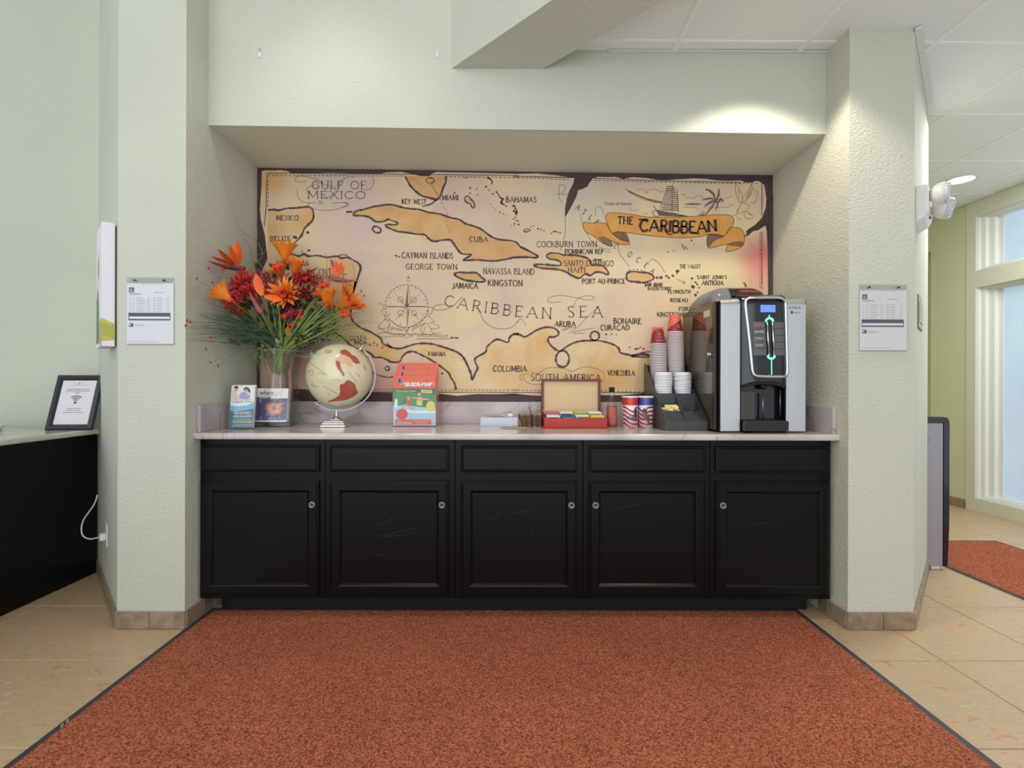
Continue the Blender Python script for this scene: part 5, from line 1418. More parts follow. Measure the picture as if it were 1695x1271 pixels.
for ti, (yy, zb_, zt_, dx) in enumerate(tier):
    for k in range(3):
        b = MB(); b.X = Matrix.Translation((x0+dx*0.6, yy+0.022-k*0.010, ZT+0.003+0.001)); b.box(0, w_-max(0, dx*0.6)-0.001, -0.004, 0.004, 0, zt_-0.004-0.004*(2-k), 0.0008)
        b.build('guide_map', [M_OR2], t)
    X0 = Matrix.Translation((x0+dx*0.6, yy-0.0025, ZT+0.004)); b = MB(); b.X = X0; W2 = w_-max(0, dx*0.6)-0.001; T_ = zt_-0.004
    Mg = lambda k: (lambda x, z: (x, -0.0003*k, z))
    b.m = 1; fill(b, [(0.001, T_-.072), (W2-.001, T_-.072), (W2-.001, T_-.001), (0.001, T_-.001)], Mg(1))
    b.m = 2; fill(b, disc_pts(W2*.155, T_-.038, .017, .011, 14), Mg(2)); fill(b, [(W2*.17, T_-.045), (W2*.28, T_-.036), (W2*.27, T_-.044), (W2*.18, T_-.054)], Mg(2))
    b.m = 3; fill(b, disc_pts(W2*.15, T_-.028, .008, .010, 10), Mg(3)); fill(b, [(W2*.08, T_-.036), (W2*.23, T_-.034), (W2*.22, T_-.047), (W2*.09, T_-.048)], Mg(3))
    b.m = 0; put_text(b, 'Guide', Mg(4), W2*.09, T_-.0455, .0075, x1=W2*.22)
    b.m = 4; put_text(b, 'ORLANDO & KISSIMMEE', Mg(2), W2*.32, T_-.030, .0095, x1=W2*.87, bold=0.01)
    b.m = 0; put_text(b, 'GUIDE-MAP', Mg(3), W2*.27, T_-.062, .0215, x1=W2*.91, bold=0.045)
    if ti == 2:
        put_text(b, '?', Mg(3), W2*.93, T_-.056, .015)
        zt2 = T_-.074
        b.m = 5; fill(b, [(.001, .002), (W2-.001, .002), (W2-.001, zt2), (.001, zt2)], Mg(1))
        b.m = 6; fill(b, [(.001, zt2*.52), (W2*.3, zt2*.56), (W2*.6, zt2*.50), (W2-.001, zt2*.48), (W2-.001, zt2), (.001, zt2)], Mg(2))
        b.m = 13; fill(b, [(.001, zt2*.90), (W2-.001, zt2*.84), (W2-.001, zt2), (.001, zt2)], Mg(2.4)); fill(b, disc_pts(W2*.32, zt2*.66, .022, .016, 12), Mg(2.4)); fill(b, disc_pts(W2*.80, zt2*.62, .026, .018, 12), Mg(2.4))
        b.m = 7; fill(b, disc_pts(W2*.21, zt2*.31, .0335, .032, 22), Mg(5))
        b.m = 8; fill(b, disc_pts(min(W2*.88, W2-.028), zt2*.52, .026, .031, 20), Mg(5))
        # two bathing children
        b.m = 9
        fill(b, [(W2*.55, zt2*.66), (W2*.57, zt2*.76), (W2*.63, zt2*.78), (W2*.69, zt2*.74), (W2*.86, zt2*.70), (W2*.86, zt2*.675), (W2*.69, zt2*.69), (W2*.67, zt2*.60), (W2*.55, zt2*.60)], Mg(4)); fill(b, [(W2*.42, zt2*.76), (W2*.57, zt2*.76), (W2*.57, zt2*.72), (W2*.42, zt2*.735)], Mg(4))
        fill(b, disc_pts(W2*.615, zt2*.855, .0105, .0135, 12), Mg(4)); fill(b, disc_pts(W2*.36, zt2*.78, .0085, .010, 12), Mg(4))
        fill(b, [(W2*.33, zt2*.76), (W2*.40, zt2*.74), (W2*.42, zt2*.56), (W2*.50, zt2*.42), (W2*.44, zt2*.42), (W2*.32, zt2*.54), (W2*.22, zt2*.46), (W2*.21, zt2*.49), (W2*.32, zt2*.60)], Mg(4))
        b.m = 10; fill(b, disc_pts(W2*.61, zt2*.905, .012, .007, 10), Mg(5)); fill(b, disc_pts(W2*.35, zt2*.815, .010, .006, 10), Mg(5))
        b.m = 8; fill(b, [(W2*.56, zt2*.54), (W2*.68, zt2*.54), (W2*.69, zt2*.66), (W2*.55, zt2*.66)], Mg(4.5))
        b.m = 7; fill(b, [(W2*.32, zt2*.54), (W2*.42, zt2*.53), (W2*.42, zt2*.68), (W2*.34, zt2*.70)], Mg(4.5))
        b.m = 12; fill(b, [(.001, zt2*.32), (W2*.25, zt2*.44), (W2*.5, zt2*.40), (W2*.9, zt2*.42), (W2-.001, zt2*.38), (W2-.001, zt2*.34), (W2*.6, zt2*.33), (W2*.3, zt2*.36)], Mg(3))
        fill(b, [(.004, zt2*.50), (W2*.05, zt2*.72), (W2*.11, zt2*.70), (W2*.10, zt2*.46)], Mg(3))
        b.m = 11; put_text(b, 'Find the Fun!', Mg(6), W2*.08, zt2*.90, .0115, x1=W2*.53, bold=0.015); fill(b, [(W2*.66, zt2*.88), (W2*.91, zt2*.865), (W2*.91, zt2*.95), (W2*.66, zt2*.965)], Mg(5)); 
        b.m = 1; put_text(b, 'FREE', Mg(6), W2*.70, zt2*.895, .010, x1=W2*.87, bold=0.02)
        b.m = 1; fill(b, [(W2*.06, .008), (W2*.90, .008), (W2*.90, zt2*.16), (W2*.88, zt2*.175), (W2*.06, zt2*.175)], Mg(5.5))
        b.m = 0; put_text(b, 'Guest Services', Mg(6.5), W2*.09, .014, .0095, x1=W2*.44, bold=0.02); put_text(b, 'FREE', Mg(6.5), W2*.14, .027, .004, x1=W2*.20); put_text(b, 'SEE THE CONCIERGE DESK', Mg(6.5), W2*.47, .026, .0042, x1=W2*.86); put_text(b, 'for discount tickets', Mg(6.5), W2*.54, .018, .004, x1=W2*.80); put_text(b, 'and information', Mg(6.5), W2*.56, .010, .004, x1=W2*.80)
    b.build('map_print', [M_CW, M_OR, pm('logo_silver', (190, 188, 206), 0.4), pm('logo_navy', (52, 58, 110), 0.4), pm('guide_lime', (176, 168, 60), 0.4), pm('pool_blue', (172, 204, 226), 0.35), pm('grass_green', (64, 134, 74), 0.4), pm('ball_red', (214, 48, 56), 0.35),
                          pm('ball_yellow', (222, 206, 84), 0.35), pm('kid_skin', (218, 164, 134), 0.5), pm('kid_hair', (110, 70, 48), 0.5), pm('fun_yellow', (220, 206, 120), 0.4), pm('splash_white', (222, 234, 240), 0.4), pm('leaf_dark', (38, 96, 52), 0.4)], t, kind='stuff')

# --- tissue box
Y = 3.03; x0, x1 = XY(795, Y), XY(857, Y)
t = thing('tissue_box', ((x0+x1)/2, Y+0.055, ZT), 'low pale blue tissue box beside the brown caddy', 'tissue box')
b = MB(); b.box(x0, x1, Y, Y+0.11, ZT+0.0005, ZT+0.052, 0.002); b.build('box', pm('tissue_blue', (196, 206, 226), 0.45, var=(7, .6), col2=(206, 212, 226)), t)
b = MB(); M_ = lambda x, y: (x, y, ZT+0.0526); fill(b, disc_pts((x0+x1)/2, Y+0.055, 0.078, 0.030, 24), M_); b.build('opening', pm('opening_dark', (96, 84, 96), 0.7), t)
b = MB(); b.m = 0; Mt = lambda x, z: (x, Y-0.0004, z)
ribbon(b, [(x0+.02, ZT+.011), (x0+.16, ZT+.011)], .0012, Mt); put_text(b, 'Tissue', Mt, x1-.035, ZT+.006, .005, x1=x1-.008, bold=.02); b.build('box_print', M_PRINT, t, kind='stuff')
b = MB(); b.smooth = True
b.leaf(((x0+x1)/2+0.035, Y+0.055, ZT+0.053), (0.3, 0, 1), 0.030, 0.05, (0, -1, 0), 1.2, 5, lambda t_: 1-.5*t_); b.leaf(((x0+x1)/2+0.045, Y+0.06, ZT+0.053), (0.8, 0, .5), 0.04, 0.04, (0, -1, 1), -0.6, 5, lambda t_: 1-.6*t_)
b.build('tissue', pm('tissue_white', (232, 226, 232), 0.8), t)

# --- worktop waste hole with ring
hx, hy = P(855, 706, 2.92).x, 2.92
t = thing('waste_hole_ring', (hx, hy, ZT), 'round steel rimmed waste hole in the worktop', 'waste hole')
b = MB(); b.smooth = True; b.lathe([(0.094, 0.0004), (0.092, 0.0025), (0.080, 0.0025), (0.078, 0.0006)], (hx, hy, ZT), 48, cap=False); b.build('ring', pm('brushed_ring', (186, 178, 168), 0.3, 0.8), t)
b = MB(); b.lathe([(0.0, 0), (0.079, 0)], (hx, hy, ZT+0.0007), 48, cap=False); b.build('opening', pm('liner_tan', (176, 158, 136), 0.6), t)

# --- brown wicker caddy with napkins
Y = 3.03; x0, x1 = XY(861, Y), XY(897.5, Y)
t = thing('wicker_caddy', ((x0+x1)/2, Y+0.04, ZT), 'small brown woven napkin caddy left of the red tea chest', 'caddy')
M_WK = pm('wicker_brown', (124, 92, 66), 0.7, var=(60, .8), col2=(86, 62, 46)); M_NP = pm('napkin_brown', (158, 130, 104), 0.85)
b = MB(); hw = (x1-x0)
def slat(xa, xb, ya, yb, za, zb): b.box(xa, xb, ya, yb, ZT+za, ZT+zb, 0.001)
for part_, (xa, xb) in enumerate(((x0+0.012, x0+0.066), (x0+0.070, x1))):
    for k in range(7):
        z0 = 0.0006+k*0.0095; sh_ = -0.022*(k/6) if part_ == 0 else 0
        slat(xa+sh_, xb, Y, Y+0.003, z0, z0+0.0075); slat(xa+sh_, xb, Y+0.085, Y+0.088, z0, z0+0.0075); slat(xa+sh_, xa+sh_+0.003, Y, Y+0.088, z0, z0+0.0075); slat(xb-0.003, xb, Y, Y+0.088, z0, z0+0.0075)
b.build('woven_side', M_WK, t, kind='stuff')
b = MB(); b.smooth = True
for xx, dx in ((x0+0.014, -.022), (x0+0.040, -.012), (x0+0.066, 0), (x0+0.072, 0), (x0+0.10, 0), (x1-0.004, 0)): b.tube([(xx, Y-0.0015, ZT+0.001), (xx+dx, Y-0.0015, ZT+0.070)], 0.0022, 6)
b.build('upright', pm('wicker_dark', (66, 46, 36), 0.7), t, kind='stuff')
b = MB(); b.smooth = True; b.tube(smooth_pts([(x0+0.068, Y-0.003, ZT+0.002), (x0+0.066, Y-0.004, ZT+0.06), (x0+0.058, Y-0.004, ZT+0.095), (x0+0.050, Y-0.002, ZT+0.112)], 4), 0.0022, 6); b.build('handle', MATS['wicker_dark'], t)
for k, (xa, xb) in enumerate(((x0-0.006, x0+0.062), (x0+0.074, x1-0.004))):
    for j in range(4):
        b = MB(); b.box(xa, xb, Y+0.006+j*0.019, Y+0.020+j*0.019, ZT+0.004, ZT+0.078-0.002*j, 0.002)
        o = b.build('paper_napkin', M_NP)
        tag(o, 'stack of folded brown paper napkins in the %s compartment of the wicker caddy' % ('left', 'right')[k], 'napkins', 'brown napkins in the %s compartment of the caddy' % ('left', 'right')[k])

# --- red tea chest
Y = 2.905; xa, xb = XY(901, Y), XY(1005.5, Y); dp = 0.20
M_RED = pm('tea_chest_red', (178, 26, 16), 0.35, coat=0.08, var=(5, .7), col2=(166, 28, 20)); M_MAR = pm('tea_chest_maroon', (108, 22, 32), 0.35, coat=0.08); M_CRM = pm('lid_lining', (216, 190, 150), 0.6)
t = thing('tea_chest', ((xa+xb)/2, Y+dp/2, ZT), 'open red lacquered tea chest with cream lid lining', 'tea chest')
hb = 0.057
b = MB()
b.box(xa, xb, Y, Y+0.010, ZT+0.0045, ZT+hb, 0.001); b.box(xa, xb, Y+dp-0.010, Y+dp, ZT+0.0045, ZT+hb, 0.001); b.box(xa, xa+0.010, Y+0.010, Y+dp-0.010, ZT+0.0045, ZT+hb); b.box(xb-0.010, xb, Y+0.010, Y+dp-0.010, ZT+0.0045, ZT+hb)
b.box(xa-0.004, xb+0.004, Y-0.004, Y+dp+0.002, ZT+0.0005, ZT+0.0075, 0.002)
b.build('base', M_RED, t)
b = MB()
for k in range(1, 4): xx = xa+(xb-xa)*k/4; b.box(xx-0.002, xx+0.002, Y+0.010, Y+dp-0.010, ZT+0.0045, ZT+hb-0.006)
b.build('divider', M_MAR, t, kind='stuff')
Yl = Y+dp+0.004; l0, l1 = XY(896, Yl), XY(994, Yl)
zt_ = ZT+H_(77, Yl)
b = MB(); b.X = Matrix.Translation((0, Yl, 0))
b.rings(l0, l1, ZT+hb-0.004, zt_, [(0.0, 0.022), (0.0, 0.0), (0.001, -0.001), (0.013, -0.001), (0.014, 0.0), (0.014, 0.014)], fill=False); b.box(l0, l1, 0.016, 0.022, ZT+hb-0.004, zt_)
lid = b.build('lid', M_MAR, t)
b = MB(); b.X = Matrix.Translation((0, Yl, 0)); b.box(l0+0.014, l1-0.014, 0.012, 0.0158, ZT+hb+0.008, zt_-0.014); b.build('lining', M_CRM, lid)
b = MB(); put_text(b, 'BIGELOW', lambda x, z: (x, Yl+0.0115, z), l0+0.095, ZT+0.170, 0.018, x1=l0+0.250, bold=0.01); put_text(b, 'fine teas', lambda x, z: (x, Yl+0.0115, z), l0+0.15, ZT+0.152, 0.004, x1=l0+0.20)
b.build('gold_lettering', pm('gold_leaf', (206, 178, 96), 0.35, 0.5), lid, kind='stuff')
b = MB(); b.smooth = True; b.tube([(xa+0.006, Y+dp, ZT+0.05), (xa+0.006, Y+dp-0.03, ZT+0.085), (xa+0.002, Y+dp+0.005, ZT+0.115)], 0.002, 6); b.build('lid_stay', pm('brass', (200, 160, 90), 0.3, 1.0), t)
teas = [((200, 86, 134), (226, 222, 226), 'pink topped'), ((226, 222, 206), (40, 70, 140), 'cream and blue'), ((170, 196, 60), (206, 218, 204), 'lime green'), ((226, 216, 224), (232, 196, 66), 'white and yellow')]
for k, (c1, c2, nm) in enumerate(teas):
    x0_ = xa+0.012+(xb-xa-0.024)*k/4+0.003; x1_ = xa+0.012+(xb-xa-0.024)*(k+1)/4-0.004
    for j in range(6):
        front = j < 3
        yy = Y+0.016+j*0.026; top = ZT+hb+(0.016 if front else 0.032)+random.uniform(-.002, .002)
        b = MB(); b.X = Matrix.Translation((0, yy, 0)) @ Matrix.Rotation(math.radians(0), 4, 'X')
        b.box(x0_+random.uniform(0, .004), x1_-random.uniform(0, .004), 0, 0.018, ZT+0.006, top, 0.001)
        b.m = 1; b.box(x0_+0.006, x1_-0.006, -0.0006, -0.0002, ZT+0.012, top-0.010)
        c_ = c2 if front else c1
        mm = [pm('tea_%d_%d' % (k, front), c_, 0.5), pm('tea_label_%d_%d' % (k, front), tuple(int(q*0.6) for q in (c1 if front else c2)), 0.5)]
        o = b.build('tea_packet', mm); 
        tag(o, '%s tea packet in the %s row of the tea chest' % (nm, 'front' if front else 'back'), 'tea', '%s tea packets, %s row' % (nm, 'front' if front else 'back'))

# --- syrup bottle
Y = 3.00; x = XY(1012.5, Y); r_ = 0.0325
t = thing('syrup_bottle', (x, Y, ZT), 'clear bottle of reddish syrup with a black cap', 'bottle')
M_SY = pm('syrup_red', (176, 84, 66), 0.1, trans=0.35, ior=1.36)
b = MB(); b.smooth = True; b.lathe([(0.0, 0.001), (r_*0.92, 0.001), (r_, 0.006), (r_, 0.115), (r_*0.97, 0.130), (r_*0.8, 0.150), (0.014, 0.166), (0.0125, 0.185), (0.0125, 0.205)], (x, Y, ZT), 28, cap=False); b.build('glass', M_VASE, t)
b = MB(); b.smooth = True; b.lathe([(0.0, 0.003), (r_*0.90, 0.003), (r_*0.93, 0.008), (r_*0.93, 0.125), (0.0, 0.126)], (x, Y, ZT), 24); b.build('syrup', M_SY, t)
b = MB(); b.smooth = True; b.lathe([(0.0155, 0.205), (0.0155, 0.232), (0.014, 0.234), (0.0, 0.234)], (x, Y, ZT), 20); b.build('cap', M_BLACKD, t)
b = MB(); b.smooth = True
v = []; f = []
for i in range(13):
    a = -PI/2-0.75+1.5*i/12; v += [(x+(r_+.0006)*math.cos(a), Y+(r_+.0006)*math.sin(a), ZT+0.02), (x+(r_+.0006)*math.cos(a), Y+(r_+.0006)*math.sin(a), ZT+0.118)]
for i in range(12): f.append((2*i, 2*i+2, 2*i+3, 2*i+1))
b.add(v, f); b.build('label', pm('label_salmon', (190, 108, 88), 0.5, var=(40, .8), col2=(170, 84, 66)), t)

# --- creamer canisters with flags
def can(px_, Y, r_, h_, top_col, label, txt, group='striped creamer canisters', rot=0, blue=False):
    x = XY(px_, Y)
    t = thing('creamer_canister', (x, Y, ZT), label, 'canister', group)
    n = 48
    def shell(name, z0, z1, dr, mat, seg=(0, 1), k=0):
        b = MB(); b.smooth = True
        v = []; f = []; m = max(2, int(n*(seg[1]-seg[0])))
        for i in range(m+1):
            a = 2*PI*(seg[0]+(seg[1]-seg[0])*i/m); c_, s_ = math.cos(a), math.sin(a)
            v += [(x+(r_+dr)*c_, Y+(r_+dr)*s_, ZT+z0), (x+(r_+dr)*c_, Y+(r_+dr)*s_, ZT+z1)]
        for i in range(m): f.append((2*i, 2*i+2, 2*i+3, 2*i+1))
        b.add(v, f); return b.build(name, mat, t)
    b = MB(); b.smooth = True; b.lathe([(0.0, 0.0006), (r_, 0.0006), (r_, h_-0.006), (0, h_-0.006)], (x, Y, ZT), n)
    b.build('can', pm('can_white', (228, 226, 228), 0.3, coat=0.3), t)
    shell('top_band', h_-0.052, h_-0.010, 0.0006, top_col)
    b = MB(); b.smooth = True; b.lathe([(r_+0.0022, h_-0.0085), (r_+0.0022, h_-0.001), (r_, h_), (r_-0.003, h_-0.003), (0, h_-0.003)], (x, Y, ZT), n, cap=False); b.build('lid', pm('lid_white', (226, 218, 214), 0.4), t)
    # waving stripes and a dark figure
    def cyl(a, z, k=1): return (x+(r_+0.0005*k)*math.cos(a), Y+(r_+0.0005*k)*math.sin(a), ZT+z)
    b = MB(); b.smooth = True
    for q in range(5):
        zc = 0.010+q*0.0235
        v = []; f = []; N = 40
        for i in range(N+1):
            a = -PI-0.3+(PI+0.6)*i/N+rot; dz = -0.020*((i/N)*1.6 % 1.0)+0.008*math.sin(i/N*9)
            for e_ in (0, 0.0115): v.append(cyl(a, min(max(zc+dz+e_+0.01, 0.002), h_-0.053)))
        for i in range(N): f.append((2*i, 2*i+2, 2*i+3, 2*i+1))
        b.add(v, f)
    b.build('red_stripe', pm('stripe_red', (178, 36, 54), 0.35, coat=0.3), t, kind='stuff')
    b = MB(); b.smooth = True
    def curved(poly, k):
        vv = [cyl(-PI/2+u/r_+rot, z, k) for u, z in poly]; tr = tessellate_polygon([[Vector((p[0], p[1], 0)) for p in poly]]); b.add(vv, [tuple(q) for q in tr])
    if blue:
        for i in range(3): curved([(-.012+.008*i, .048-.012*i+.02), (-.004+.008*i, .10), (.006+.008*i, .118), (.014+.005*i, .09), (.010+.008*i, .06-.01*i)], 2.2)
        curved([(.020, .06), (.030, .085), (.036, .07), (.036, .03), (.030, .02)], 2.2)
    else:
        for i in range(2): curved([(.010+.010*i, .075-.012*i), (.012+.010*i, .112), (.024+.006*i, .118), (.028+.004*i, .05)], 2.2)
    b.build('dark_emblem', pm('emblem_slate', (58, 68, 86), 0.4), t, kind='stuff')
    if txt:
        b = MB(); vs_, fs = text_geo(txt, 0.02, 1.0); xa_ = min(q.x for q in vs_); xb_ = max(q.x for q in vs_); wd = r_*1.45
        b.add([cyl(-PI/2-.12+((q.x-xa_)/(xb_-xa_)-.5)*wd/r_, 0.052+q.y*.024-((q.x-xa_)/(xb_-xa_))*.004, 3.2) for q in vs_], fs)
        vs_, fs = text_geo('SUGAR', 0.02, 1.0); xb_ = max(q.x for q in vs_)
        b.build('lettering', pm('letter_slate', (66, 72, 92), 0.5), t, kind='stuff')
    return t
M_TR = pm('band_red', (206, 44, 40), 0.3, coat=0.3); M_TB = pm('band_blue', (46, 66, 160), 0.3, coat=0.3)
can(1040.0, 3.045, 0.038, 0.181, M_TR, 'red topped striped canister half hidden behind the front red one', '', rot=0.9)
can(1043.5, 2.955, 0.0415, 0.183, M_TR, 'front red topped creamer canister with flag stripes', 'CREAMER')
can(1068.5, 2.965, 0.0435, 0.183, M_TB, 'blue topped striped canister beside the black cup organizer', '', rot=-0.6, blue=True)

# --- black cup and lid organizer
Yf = 2.765; ox0, ox1 = XY(1101.5, Yf), XY(1171.5, Yf); oy1 = 3.195; om = (ox0+ox1)/2
M_OG = pm('organizer_black', (62, 62, 68), 0.42, bump=(160, .1, .001)); M_OG2 = pm('organizer_side', (78, 76, 76), 0.38)
t = thing('cup_organizer', (om, 2.98, ZT), 'black stepped two column cup and lid organizer', 'organizer')
zt_ = H_(34, 3.19)+1.2-ZT
side = [(Yf, ZT+0.0005), (oy1, ZT+0.0005), (oy1, ZT+zt_), (oy1-0.02, ZT+zt_), (2.93, ZT+0.185), (Yf+0.004, ZT+0.058), (Yf, ZT+0.052)]
for xx in (ox0, om-0.002, ox1-0.004):
    b = MB(); b.prism(side, xx, xx+0.004, 'x'); b.build('side_panel', M_OG2 if xx == ox0 else M_OG, t)
b = MB(); b.box(ox0+0.004, ox1-0.004, oy1-0.004, oy1, ZT+0.0005, ZT+zt_-0.01); b.build('back_panel', M_OG, t)
for xa_, xb_ in ((ox0+0.0042, om-0.0022), (om+0.0022, ox1-0.0042)):
    b = MB(); b.prism([(Yf, ZT+0.001), (Yf+0.092, ZT+0.001), (Yf+0.092, ZT+0.104), (Yf+0.088, ZT+0.104), (Yf+0.003, ZT+0.052), (Yf, ZT+0.050)], xa_, xb_, 'x'); b.build('front_bin', M_OG, t)
    b = MB(); b.box(xa_, xb_, 2.940, 2.944, ZT+0.001, ZT+0.198); b.box(xa_, xb_, Yf+0.092, 2.94, ZT+0.060, ZT+0.064); b.build('lid_bin_front', M_OG, t)
    b = MB(); b.box(xa_, xb_, 2.944, oy1-0.004, ZT+0.030, ZT+0.034); b.box(xa_, xb_, 3.055, 3.058, ZT+0.034, ZT+0.20); b.build('shelf', M_OG, t)
# yellow packets
M_YP = pm('sweetener_yellow', (236, 226, 172), 0.6)
px0 = ox0+0.012
for k in range(16):
    b = MB(); a = random.uniform(-35, 35); tl_ = random.uniform(-14, 14); ti = random.uniform(-18, 10)
    cxk = px0+random.uniform(0.020, 0.086); cyk = Yf+0.125+random.uniform(-.022, .018); zk = ZT+0.094+k*0.0022
    b.X = Matrix.Translation((cxk, cyk, zk)) @ Matrix.Rotation(math.radians(a), 4, 'Z') @ Matrix.Rotation(math.radians(tl_*.5), 4, 'Y') @ Matrix.Rotation(math.radians(34+ti), 4, 'X')
    b.box(-0.026, 0.026, -0.015, 0.015, -0.001, 0.001, 0.0008)
    o = b.build('sweetener_packet', M_YP); tag(o, 'pale yellow sweetener packet in the left front bin of the organizer', 'sweetener packet', 'yellow sweetener packets in the organizer')
for k in range(6):
    b = MB(); b.smooth = True; xx = om+0.02+k*0.014; b.tube([(xx, Yf+0.115+random.uniform(-.01, .02), ZT+0.066), (xx+random.uniform(-.006, .012), Yf+0.12, ZT+random.choice((.095, .10, .125)))], 0.0012, 6)
    o = b.build('stir_stick', pm('stir_grey', (140, 140, 146), 0.5)); tag(o, 'thin grey stir stick in the right front bin of the organizer', 'stir stick', 'stir sticks in the organizer')
# lids
M_LID = pm('lid_plastic', (226, 226, 232), 0.3)
def lid_mesh(name, x, y, z, lab, grp):
    b = MB(); b.smooth = True; r = 0.0495
    b.lathe([(r-0.0015, 0.0), (r+0.0005, 0.001), (r, 0.0125), (r-0.001, 0.0135), (r-0.003, 0.022), (r-0.006, 0.0255), (r-0.011, 0.0255), (r-0.013, 0.021), (0.0, 0.020)], (x, y, z), 36, cap=False)
    o = b.build(name, M_LID); tag(o, lab, 'cup lid', grp); return o
for side_, px_, n_ in (('left', 1098, 10), ('right', 1132, 10)):
    Yl_ = 2.999; x = XY(px_, Yl_); z = ZT+0.0345; o = None
    x = min(max(x, ox0+0.056), ox1-0.056) if side_ == 'left' else min(x, ox1-0.056)
    x = max(x, om+0.0545) if side_ == 'right' else min(x, om-0.0545)
    top = H_(20, 3.0)+1.2
    zs = []; zz = top-0.0262
    k = 0
    while zz > ZT+0.036:
        zs.append(zz); zz -= (0.0150 if k in (2, 5) else 0.0118); k += 1
    zs.append(ZT+0.0345)
    lab = 'topmost white plastic cup lid of the %s lid stack' % side_; grp = 'white lids in the %s stack' % side_
    for zz in zs:
        dx = random.uniform(-.0015, .0015)
        if o is None: o0 = lid_mesh('cup_lid', x, Yl_, zz, lab, grp); o = o0
        else: dup(o0, (dx, 0, zz-zs[0]), 'white plastic cup lid, %s from the top of the %s lid stack' % (ordi(zs.index(zz)+1), side_))
# paper cups, upside down and nested
M_CUPR = pm('cup_red', (146, 40, 48), 0.45); M_CUPC = pm('cup_coral', (232, 108, 88), 0.45); M_CUPW = pm('cup_rim', (236, 230, 232), 0.5)
def cup_template(x, y, z, top, lab, grp, variant):
    t = thing('paper_cup', (x, y, z), lab, 'paper cup', grp)
    b = MB(); b.smooth = True
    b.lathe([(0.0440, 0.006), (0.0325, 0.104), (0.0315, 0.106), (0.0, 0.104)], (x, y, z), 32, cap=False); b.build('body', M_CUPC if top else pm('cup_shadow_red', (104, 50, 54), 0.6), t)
    b = MB(); b.smooth = True
    n = 10; v = []; f = []; 
    b.lathe([(0.0440, 0.0058), (0.0490, 0.0054), (0.0502, 0.0028), (0.0490, 0.0006), (0.0465, 0.0), (0.0425, 0.0012)], (x, y, z), 32, cap=False); b.build('rim', M_CUPW, t)
    if top:
        def cone(a, h, k=1): r = 0.0440-(h-0.006)/0.098*0.0115+0.0004*k; return (x+r*math.cos(a), y+r*math.sin(a), z+h)
        b = MB(); b.smooth = True; N = 32; v = []; f = []
        for i in range(N+1):
            u = i/N; a = -PI-0.2+(PI+0.4)*u
            ht = 0.020+0.078*(math.sin(PI*min(1, u*1.05))**0.6) if variant == 0 else 0.014+0.088*u
            v += [cone(a, 0.0075), cone(a, 0.0075+(ht-.0075)*.5), cone(a, ht)]
        for i in range(N):
            for q in (0, 1): f.append((3*i+q, 3*i+3+q, 3*i+4+q, 3*i+1+q))
        b.add(v, f); b.build('wave_print', M_CUPR, t)
        b = MB(); b.smooth = True
        def curved2(poly, k): 
            vv = [cone(-PI/2+u/0.038, h, k) for u, h in poly]; tr = tessellate_polygon([[Vector((p[0], p[1], 0)) for p in poly]]); b.add(vv, [tuple(q) for q in tr])
        for (u, h, r) in ((-.004, .088, .0022), (-.016, .026, .0022), (.020, .05, .0015), (-.022, .048, .0012), (.012, .074, .0012), (-.012, .066, .0012)) if variant == 0 else ((.014, .036, .0022), (-.010, .018, .0018), (.022, .06, .0015), (.004, .03, .0014), (-.018, .012, .0012)):
            curved2(disc_pts(u, h, r, r, 6), 3)
        for (txt, u0, u1, h, hh_) in (('copper', -.012, .012, .058, .010), ('moon', -.008, .016, .040, .009), ('COFFEE', -.010, .020, .020, .008)) if variant == 0 else (('copper', -.006, .014, .040, .009), ('moon', .000, .018, .026, .009)):
            vs_, fs = text_geo(txt, 0.0, 1.0); xa_ = min(q.x for q in vs_); xb_ = max(q.x for q in vs_)
            b.add([cone(-PI/2+(u0+(q.x-xa_)/(xb_-xa_)*(u1-u0))/0.038, h+q.y/0.7*hh_, 3) for q in vs_], fs)
        b.build('cup_print', pm('cup_print_pink', (226, 158, 150), 0.5), t, kind='stuff')
    return t
for side_, px_, ytop, variant in (('left', 1088.5, 541, 0), ('right', 1116.5, 521, 1)):
    Yc_ = 3.115; x = XY(px_, Yc_)
    ztop = CH+H_(635-ytop, Yc_)-0.106
    pit = 0.0094 if variant == 0 else 0.0090
    n_ = int((ztop-(ZT+0.036))/pit)
    grp = 'paper cups in the %s stack' % side_
    lean = 0.0004 if variant else 0.0003
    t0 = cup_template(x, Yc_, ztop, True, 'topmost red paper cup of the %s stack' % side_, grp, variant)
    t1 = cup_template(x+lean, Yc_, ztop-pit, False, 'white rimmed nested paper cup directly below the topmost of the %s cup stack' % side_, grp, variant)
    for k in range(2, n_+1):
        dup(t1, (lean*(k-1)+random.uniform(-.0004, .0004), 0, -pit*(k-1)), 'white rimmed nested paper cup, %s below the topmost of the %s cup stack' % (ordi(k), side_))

# --- coffee machine
mx0, mx1, my0, my1 = 1.098, XY(1333.5, 2.665), 2.665, 3.190
M_BK = pm('machine_black', (18, 21, 30), 0.18, coat=0.2); M_SS = pm('brushed_steel', (196, 198, 200), 0.30, 0.85, aniso=0.5)
M_SIDE = pm('smoked_gloss_side', (74, 66, 50), 0.06, ior=1.95); M_OLV = pm('edge_brown', (56, 48, 46), 0.25)
t = thing('coffee_machine', ((mx0+mx1)/2, 2.92, ZT), 'large black and steel push button coffee machine on the worktop right end', 'coffee machine')
zb_ = ZT+0.012; ztm = CH+H_(143, 2.665)
b = MB(); b.box(mx0+0.004, mx1-0.004, my0+0.055, my1, zb_, ztm-0.016, 0.006); b.build('body', M_BK, t)
b = MB(); b.box(mx0, mx0+0.004, my0+0.068, my1-0.002, zb_, ztm-0.014); b.build('side_panel', M_SIDE, t)
